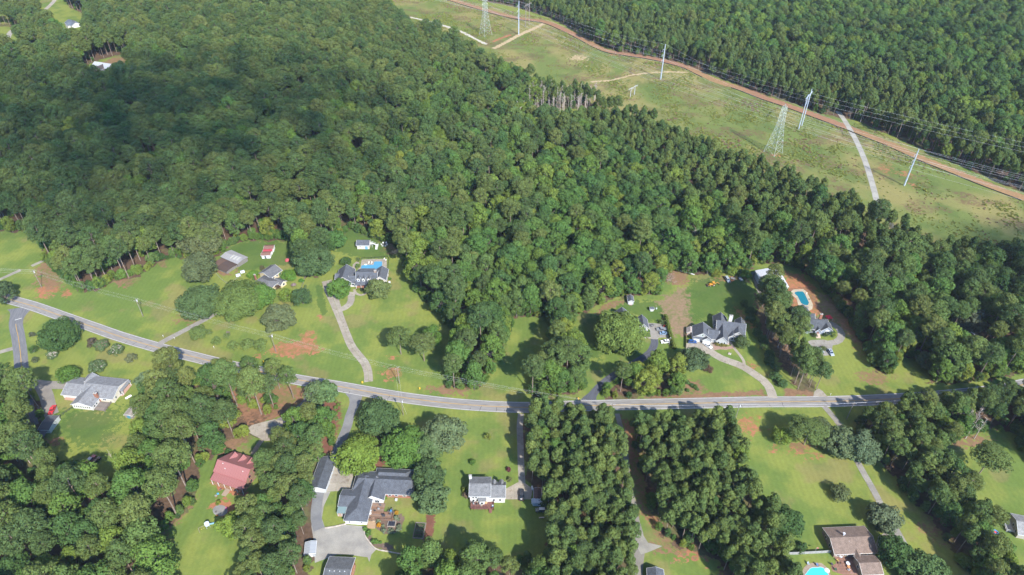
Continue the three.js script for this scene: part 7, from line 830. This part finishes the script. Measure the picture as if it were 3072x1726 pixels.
fence('tall weathered board fence between the lawn and the turquoise pool yard', on(zE, [[-560, 900], [-200, 890], [0, 880], [560, 852]]), 1.8, mat(0.5, 0.48, 0.44, { map: T.wood })); fence('tan board fence left of the white garage doors', on(zI, [[128, 765], [132, 900], [128, 1060]]), 1.7, mat(0.5, 0.37, 0.24, { map: T.wood })); fence('dark metal fence round the angular pool terrace', on(zF, [[585, 606], [800, 594], [1000, 582], [1135, 575], [1142, 680], [1125, 850]]), 1.3, mat(0.03, 0.03, 0.03), 2, false); fence('dark chain fence at the corner of the white ranch house', on(zA, [[705, 755], [600, 830], [490, 905]]), 1.2, mat(0.05, 0.05, 0.05), 1.6, false); fence('rustic fence along the cottage side lane', on(zG, [[1790, 1390], [1880, 1150], [1960, 930], [2010, 760]]), 1.2, mat(0.4, 0.38, 0.34, { map: T.wood }), 2.2, false); fence('thin fence round the yard below the ruined barn', on(zG, [[60, 740], [180, 870], [330, 960], [450, 900], [600, 800]]), 1.2, mat(0.28, 0.3, 0.24), 2.2, false); fence('wooden edging fence above the red-roofed house pad', on(z9, [[1710, 420], [1780, 440], [1850, 470]]), 0.8, mat(0.2, 0.13, 0.09, { map: T.wood }), 1.6, false);
// wheeled bins and mailboxes along the road
const bin = (px, py, label, c = [0.62, 0.4, 0.03]) => { const [x, d] = ground(px, py), t = thing('wheeled_bin', label, 'bin', x, d, px % 3); part('tub', new B().prism([[-0.28, 0.1], [0.28, 0.1], [0.34, 0.95], [-0.34, 0.95]], -0.32, 0.32, (a, y, s) => [a, y, s]).geo(), mat(...c), t); part('lid', new B().prism([[-0.38, 0.96], [0.36, 0.96], [0.36, 1.0], [-0.38, 1.08]], -0.35, 0.35, (a, y, s) => [a, y, s]).geo(), mat(...c), t); for (const s of [-1, 1]) { const w = part('wheel', new THREE.CylinderGeometry(0.13, 0.13, 0.06, 10).rotateX(Math.PI / 2), RUBBER, t); w.position.set(-0.3, 0.13, s * 0.33); } };
bin(791, 1087, 'yellow bin on the verge below the orchard'); bin(1087, 1150, 'yellow bin at the mouth of the long concrete drive'); bin(1259, 1168, 'yellow bin on the verge right of the long concrete drive'); bin(1735, 1199, 'yellow bin beside the mouth of the dark asphalt drive'); bin(977, 1446, 'yellow cart before the detached garage door');
const mailbox = (px, py, label) => { const [x, d] = ground(px, py), t = thing('mailbox', label, 'mailbox', x, d, 1.2); part('post', new B().box(-0.06, 0.06, 0, 1.1, -0.06, 0.06).geo(), WHITE, t); part('box', new RoundedBoxGeometry(0.55, 0.3, 0.25, 2, 0.1).translate(0, 1.25, 0), mat(0.6, 0.6, 0.58), t); }; mailbox(490, 1012, 'white mailbox left of the grey concrete drive mouth'); mailbox(524, 1018, 'white mailbox right of the grey concrete drive mouth'); mailbox(2491, 1187, 'pale mailbox beside the road near the short tan apron'); mailbox(642, 1045, 'white mailbox on the lawn below the orchard');
// play set, trampoline-like fire circle and yard pieces near the red-roofed house
pad('gravel_circle', 'round patch of pale gravel ringed by red clay', oval(zB, 482, 1025, 108, 82, 22), gravelMat(0.42, 0.42, 0.42), 0.02, false); { const [x, d] = zB(425, 1050, 0), t = thing('fire_pit', 'small metal fire pit on the round gravel patch', 'fire pit', x, d); part('bowl', new THREE.CylinderGeometry(0.45, 0.3, 0.35, 14).translate(0, 0.3, 0), mat(0.12, 0.11, 0.1), t); for (let i = 0; i < 3; i++) part('leg', new B().bar([Math.cos(i * 2.1) * 0.35, 0, Math.sin(i * 2.1) * 0.35], [Math.cos(i * 2.1) * 0.3, 0.3, Math.sin(i * 2.1) * 0.3], 0.03).geo(), mat(0.12, 0.11, 0.1), t); } chair('garden_chair', 'orange chair at the lower rim of the round gravel patch', ...zB(445, 1105, 0), 1.6, [0.65, 0.22, 0.03]); chair('garden_chair', 'pink chair at the right rim of the round gravel patch', ...zB(572, 1002, 0), 3.4, [0.6, 0.12, 0.3]); shrub(zB, 452, 910, 1.1, 1.2, C_YEL, 'round lime bush above the gravel patch'); shrub(zB, 590, 180, 1.8, 2.4, C_DARK, 'dark bush at the back corner of the red-roofed house');
{ const [x, d] = zB(310, 1260, 0), t = thing('play_set', 'small play set with a pale blue slide on the lawn', 'play set', x, d, 0.6); part('tower', new B().box(-0.7, 0.7, 1.2, 1.3, -0.7, 0.7).box(-0.7, -0.6, 0, 2.2, -0.7, -0.6).box(0.6, 0.7, 0, 2.2, -0.7, -0.6).box(-0.7, -0.6, 0, 2.2, 0.6, 0.7).box(0.6, 0.7, 0, 2.2, 0.6, 0.7).geo(), mat(0.4, 0.42, 0.5), t); part('slide', new B().prism([[0.7, 1.25], [3, 0.15], [3, 0.3], [0.7, 1.42]], -0.3, 0.3, (a, y, s) => [a, y, s]).geo(), mat(0.25, 0.5, 0.65), t); part('canopy', new B().prism([[-0.9, 2.2], [0, 2.7], [0.9, 2.2]], -0.9, 0.9, (a, y, s) => [a, y, s]).geo(), mat(0.62, 0.68, 0.75), t); part('swing_frame', new B().bar([-0.7, 2, 0], [-3.4, 2, 0], 0.06).bar([-3.4, 2, 0], [-3.6, 0, 0.9], 0.06).bar([-3.4, 2, 0], [-3.6, 0, -0.9], 0.06).geo(), mat(0.3, 0.24, 0.2), t); for (const s of [-1.6, -2.5]) part('swing', new B().bar([s - 0.2, 2, 0], [s - 0.2, 0.5, 0], 0.02).bar([s + 0.2, 2, 0], [s + 0.2, 0.5, 0], 0.02).box(s - 0.24, s + 0.24, 0.46, 0.5, -0.1, 0.1).geo(), mat(0.5, 0.4, 0.1), t); }
chair('garden_chair', 'blue chair beside the steps of the red-roofed house', ...zB(455, 790, 0), 0.5, [0.1, 0.4, 0.6]); chair('garden_chair', 'grey chair beside the steps of the red-roofed house', ...zB(425, 815, 0), 1.5, [0.4, 0.4, 0.4]); chair('garden_chair', 'dark chair nearest the left post of the red-roofed porch', ...zB(490, 725, 0), 2.5, [0.1, 0.1, 0.1]);
// other yard pieces
{ const [x, d] = zA(1725, 570, 0), t = thing('propane_tank', 'long white tank on the grass right of the white ranch house', 'tank', x, d, 0.85); part('shell', new THREE.CapsuleGeometry(0.5, 2.2, 6, 14).rotateZ(Math.PI / 2).translate(0, 0.75, 0), mat(0.72, 0.69, 0.62), t); for (const a of [-0.8, 0.8]) part('cradle', new B().box(a - 0.1, a + 0.1, 0, 0.35, -0.35, 0.35).geo(), mat(0.4, 0.38, 0.36), t); } { const [x, d] = zA(1590, 515, 0), t = thing('cooling_unit', 'round grey cooling unit beside the white ranch house gable', 'cooling unit', x, d); part('drum', new B().cyl(0, 0.08, 1, 0, 0.6, 0.6, 18).geo(), mat(0.36, 0.36, 0.37), t); part('grille', new B().cyl(0, 1, 1.05, 0, 0.45, 0.45, 18).geo(), mat(0.12, 0.12, 0.12), t); part('base', new B().box(-0.7, 0.7, 0, 0.08, -0.7, 0.7).geo(), mat(0.5, 0.48, 0.45), t); }
{ const tarp = (x, y, l) => { const [gx, gd] = zG(x, y, 0), t = thing('arched_shelter', l, 'shelter', gx, gd, 0.5), b = new B(), n = 6; for (let i = 0; i < n; i++) { const a = Math.PI * i / n, c = Math.PI * (i + 1) / n; b.quad([-1.2, Math.sin(a) * 1.1, Math.cos(a) * 1.1], [1.2, Math.sin(a) * 1.1, Math.cos(a) * 1.1], [1.2, Math.sin(c) * 1.1, Math.cos(c) * 1.1], [-1.2, Math.sin(c) * 1.1, Math.cos(c) * 1.1]); } part('cover', b.geo(), mat(0.45, 0.47, 0.6), t); part('hoop', new B().add(new THREE.TorusGeometry(1.12, 0.04, 4, 12, Math.PI).rotateY(Math.PI / 2).translate(1.2, 0, 0)).add(new THREE.TorusGeometry(1.12, 0.04, 4, 12, Math.PI).rotateY(Math.PI / 2).translate(-1.2, 0, 0)).geo(), mat(0.3, 0.3, 0.3), t); }; tarp(630, 700, 'upper pale arched shelter beside the ruined barn'); tarp(535, 775, 'lower pale arched shelter beside the ruined barn'); }
{ const [x, d] = zG(1605, 450, 0), t = thing('red_dome_tent', 'small red domed cover at the edge of the cottage yard', 'tent', x, d); part('cover', new THREE.SphereGeometry(1.5, 14, 8, 0, 6.2832, 0, Math.PI / 2), mat(0.36, 0.07, 0.08), t); part('rim', new THREE.TorusGeometry(1.5, 0.06, 5, 18).rotateX(Math.PI / 2).translate(0, 0.06, 0), mat(0.25, 0.06, 0.06), t); }
{ const [x, d] = zG(1755, 1030, 0), t = thing('gazebo', 'little brown-roofed gazebo right of the cottage', 'gazebo', x, d, 0.4), b = new B(); for (let i = 0; i < 6; i++) { const a = i / 6 * 6.28, c = (i + 1) / 6 * 6.28; b.tri([Math.cos(a) * 1.7, 2.1, Math.sin(a) * 1.7], [Math.cos(c) * 1.7, 2.1, Math.sin(c) * 1.7], [0, 3.2, 0]); part('post', new B().bar([Math.cos(a) * 1.5, 0, Math.sin(a) * 1.5], [Math.cos(a) * 1.5, 2.1, Math.sin(a) * 1.5], 0.06).geo(), WOOD, t); } part('roof', b.geo(), mat(0.15, 0.11, 0.1), t); }
{ const [x, d] = zI(1080, 1175, 0), t = thing('boulder_mound', 'mound of pale boulders on the front lawn of the many-gabled house', 'rocks', x, d), r = rngOf(12); for (let i = 0; i < 7; i++) { const g = new THREE.DodecahedronGeometry(0.35 + r() * 0.3, 0), m = part('boulder', g, [mat(0.45, 0.4, 0.35), mat(0.25, 0.22, 0.2), mat(0.38, 0.3, 0.27)][i % 3], t); m.position.set((r() - 0.5) * 1.5, 0.25, (r() - 0.5) * 1.3); m.rotation.set(r() * 6, r() * 6, 0); } }
{ const [x, d] = zD(1610, 1020, 0), t = thing('picnic_bench', 'pale wooden bench on the shaded lawn below the jeep', 'bench', x, d, 0.05); part('seat', new B().box(-1.1, 1.1, 0.42, 0.5, -0.22, 0.22).geo(), mat(0.5, 0.44, 0.38), t); for (const a of [-0.8, 0.8]) part('leg', new B().box(a - 0.05, a + 0.05, 0, 0.42, -0.2, 0.2).geo(), mat(0.4, 0.35, 0.3), t); } { const [x, d] = zD(1770, 1285, 0), t = thing('lawn_cart', 'purple lawn cart at the shaded edge of the pine block', 'cart', x, d, 0.1); part('tub', new B().prism([[-1, 0.5], [1, 0.5], [1.15, 0.95], [-1.1, 0.95]], -0.5, 0.5, (a, y, s) => [a, y, s]).geo(), mat(0.2, 0.04, 0.24), t); for (const a of [-0.6, 0.6]) for (const s of [-1, 1]) { const w = part('wheel', new THREE.CylinderGeometry(0.28, 0.28, 0.16, 12).rotateX(Math.PI / 2), RUBBER, t); w.position.set(a, 0.28, s * 0.5); } } { const [x, d] = zD(1425, 440, 0), t = thing('chest_freezer', 'white chest beside the brown shed', 'chest', x, d, 1.7); part('chest', new THREE.BoxGeometry(1.7, 0.8, 0.7).translate(0, 0.4, 0), mat(0.6, 0.58, 0.54), t); part('lid', new RoundedBoxGeometry(1.74, 0.1, 0.74, 2, 0.04).translate(0, 0.86, 0), mat(0.65, 0.63, 0.6), t); }
{ const [x, d] = z7(1395, 645, 0), t = thing('drain_pipe', 'long pale pipe lying at the wood edge above the bare soil', 'pipe', x, d, -0.5); part('pipe', new B().bar([-5, 0.35, 0], [5, 0.35, 0], 0.35, 0.35, 10).geo(), mat(0.5, 0.48, 0.45), t); part('end_ring', new THREE.TorusGeometry(0.35, 0.06, 5, 12).rotateY(Math.PI / 2).translate(5, 0.35, 0), mat(0.4, 0.38, 0.36), t); } { const [x, d] = z7(1265, 690, 0), t = thing('brush_pile', 'pile of grey-brown cut branches at the edge of the wood', 'brush pile', x, d), r = rngOf(64); for (let k = 0; k < 4; k++) { const b = new B(); for (let i = 0; i < 26; i++) { const a = r() * 6.28, q = [(r() - 0.5) * 5, r() * 1.2, (r() - 0.5) * 9]; b.bar(q, [q[0] + Math.cos(a) * 2.5, q[1] + r() * 0.8, q[2] + Math.sin(a) * 2.5], 0.07, 0.03, 4); } part('branches', b.geo(), [mat(0.24, 0.18, 0.13), mat(0.3, 0.23, 0.17)][k % 2], t); } }
{ const [x, d] = zH(1225, 495, 0), t = thing('garden_cart', 'green and white wheelbarrow beside the tiny coop', 'wheelbarrow', x, d, 1.2); part('tray', new B().prism([[-0.5, 0.35], [0.4, 0.35], [0.6, 0.75], [-0.6, 0.7]], -0.35, 0.35, (a, y, s) => [a, y, s]).geo(), mat(0.45, 0.5, 0.45), t); part('wheel', new THREE.CylinderGeometry(0.2, 0.2, 0.1, 12).rotateX(Math.PI / 2).translate(0.65, 0.2, 0), RUBBER, t); part('handle', new B().bar([-0.5, 0.5, 0.25], [-1.3, 0.7, 0.3], 0.03).bar([-0.5, 0.5, -0.25], [-1.3, 0.7, -0.3], 0.03).geo(), mat(0.3, 0.2, 0.12), t); } { const [x, d] = zH(1385, 862, 0), t = thing('riding_mower', 'small red riding mower behind the grey pickup', 'mower', x, d, 0.2); part('hood', new RoundedBoxGeometry(0.9, 0.5, 0.6, 2, 0.12).translate(0.5, 0.6, 0), mat(0.6, 0.06, 0.03), t); part('deck', new RoundedBoxGeometry(1, 0.2, 1.1, 2, 0.08).translate(-0.1, 0.25, 0), mat(0.5, 0.06, 0.03), t); part('seat', new B().box(-0.7, -0.25, 0.55, 0.68, -0.25, 0.25).box(-0.75, -0.66, 0.68, 1.05, -0.25, 0.25).geo(), mat(0.03, 0.03, 0.03), t); for (const [a, q] of [[0.7, 0.2], [-0.6, 0.3]]) for (const s of [-1, 1]) { const w = part('wheel', new THREE.CylinderGeometry(q, q, 0.18, 12).rotateX(Math.PI / 2), RUBBER, t); w.position.set(a, q, s * 0.42); } }
{ const [x, d] = z12(1700, 1140, 0), t = thing('inflatable_raft', 'small blue and red inflatable raft on the right lawn', 'raft', x, d, -0.7); part('tube', new THREE.TorusGeometry(0.9, 0.25, 8, 18).rotateX(Math.PI / 2).scale(1.4, 1, 1).translate(0, 0.25, 0), mat(0.05, 0.25, 0.6), t); part('floor', new THREE.CylinderGeometry(0.85, 0.85, 0.08, 16).scale(1.4, 1, 1).translate(0, 0.15, 0), mat(0.55, 0.08, 0.1), t); } { const [x, d] = zE(165, 840, 0), t = thing('flag_pole', 'short pole with a small red flag beside the board fence', 'flag', x, d, 0.3); part('pole', new B().bar([0, 0, 0], [0.3, 3.2, 0], 0.04).geo(), mat(0.6, 0.6, 0.6), t); part('flag', new B().quad([0.3, 3.1, 0], [1.2, 2.9, 0.15], [1.15, 2.35, 0.15], [0.26, 2.5, 0]).geo(), mat(0.55, 0.15, 0.16), t); }
{ const t = thing('lamp_post', 'thin white lamp post beside the white sport utility car', 'lamp post', ...zH(1495, 1270, 0)); part('post', new B().bar([0, 0, 0], [0, 5, 0], 0.09, 0.07, 8).geo(), mat(0.55, 0.53, 0.5), t); part('arm', new B().bar([0, 5, 0], [0.3, 5.2, 0], 0.05).geo(), mat(0.55, 0.53, 0.5), t); part('lantern', new THREE.SphereGeometry(0.2, 10, 8).translate(0.35, 5.15, 0), mat(0.6, 0.6, 0.58), t); }
{ const [x, d] = z9(670, 700, 0); blockers.push([x, d, 9]); }   // keep the two parked vehicles in the open
scatterWoods();
skirtWoods();
growWoods(280, 240);
// ---------------------------------------------------------------- rough growth in the clearing, clouds
{
  const r = rngOf(4242), boughs = [{ c: [0, 0.25, 0], r: [0.55, 0.35, 0.55] }, { c: [0.5, 0.2, 0.2], r: [0.4, 0.28, 0.4] }, { c: [-0.35, 0.2, -0.4], r: [0.4, 0.3, 0.4] }], g = sprays(boughs, 46, 0.4, { seed: 17, jitter: 0.9 }), list = [], bx = boxOf(rightOfWay);
  for (let k = 0; k < 90000 && list.length < 26000; k++) { const x = lerp(bx[0], bx[2], r()), d = lerp(bx[1], bx[3], r()), n = fbm(x * 0.05 + 2, d * 0.04, 4), m = fbm(x * 0.08 + 90, d * 0.06, 4); if (d > 960 || Math.abs(x) > 40 + d * 0.8 || !inPoly(rightOfWay, x, d) || tracks.some(([l, w]) => lineDist(l, x, d) < w + 1) || lineDist(laneGravel, x, d) < 3.5) continue; if (r() > sstep(0.4, 0.62, n) + 0.08) continue; list.push([x, d, 0.35 + r() * 0.7 + (n > 0.62 ? 0.5 : 0), m > 0.58 && r() < 0.4 ? 1 : 0, r()]); }
  const im = new THREE.InstancedMesh(g, leafMat(1, 1, 1), list.length), m4 = new THREE.Matrix4(), q = new THREE.Quaternion(), up = new THREE.Vector3(0, 1, 0); list.forEach(([x, d, s, red, k], i) => { m4.compose(new THREE.Vector3(x, -0.05, -d), q.setFromAxisAngle(up, k * 6.28), new THREE.Vector3(s, s * (0.7 + 0.6 * k), s)); im.setMatrixAt(i, m4); im.setColorAt(i, red ? new THREE.Color().setRGB(0.25, 0.17, 0.11) : new THREE.Color().setRGB(0.17 + 0.08 * k, 0.225 + 0.03 * k, 0.06)); });
  im.name = 'rough_grass'; im.castShadow = im.receiveShadow = true; tag(im, 'tufts of rough weeds and grass across the power line clearing', 'weeds', null, 'stuff'); scene.add(im);
}
// broken cumulus between the sun and the woods: loose puffs, thin at the rim
function cloud(label, cx, cd, rx, rd, n, alt, seed, size = 16) {
  const r = rngOf(seed), im = new THREE.InstancedMesh(new THREE.IcosahedronGeometry(1, 1), mat(0.95, 0.95, 0.95, { roughness: 1 }), n), m4 = new THREE.Matrix4(), q = new THREE.Quaternion(); const t = alt / sunDir.y;
  for (let i = 0; i < n; i++) { const a = r() * 6.2832, k = Math.pow(r(), 0.55), w = 0.8 + 0.4 * vnoise(Math.cos(a) * 2 + seed, Math.sin(a) * 2), s = size * (0.5 + 0.8 * r()) * (1.15 - 0.5 * k); m4.compose(new THREE.Vector3(cx + Math.cos(a) * k * rx * w + sunDir.x * t, alt + r() * 40 * (1 - k), -(cd + Math.sin(a) * k * rd * w) + sunDir.z * t), q, new THREE.Vector3(s, s * 0.6, s)); im.setMatrixAt(i, m4); }
  im.name = numbered('cloud'); im.castShadow = true; tag(im, label, 'cloud', null, 'stuff'); scene.add(im);
}
cloud('loose cumulus cloud shading the left of the woods', -310, 525, 240, 185, 1750, 1100, 5, 5);
cloud('loose cumulus cloud shading the wood at the right', 330, 330, 90, 70, 200, 1100, 8, 5);
cloud('loose cumulus cloud shading the far right woods', 430, 740, 170, 60, 120, 1100, 11, 5);
renderer.render(scene, camera);
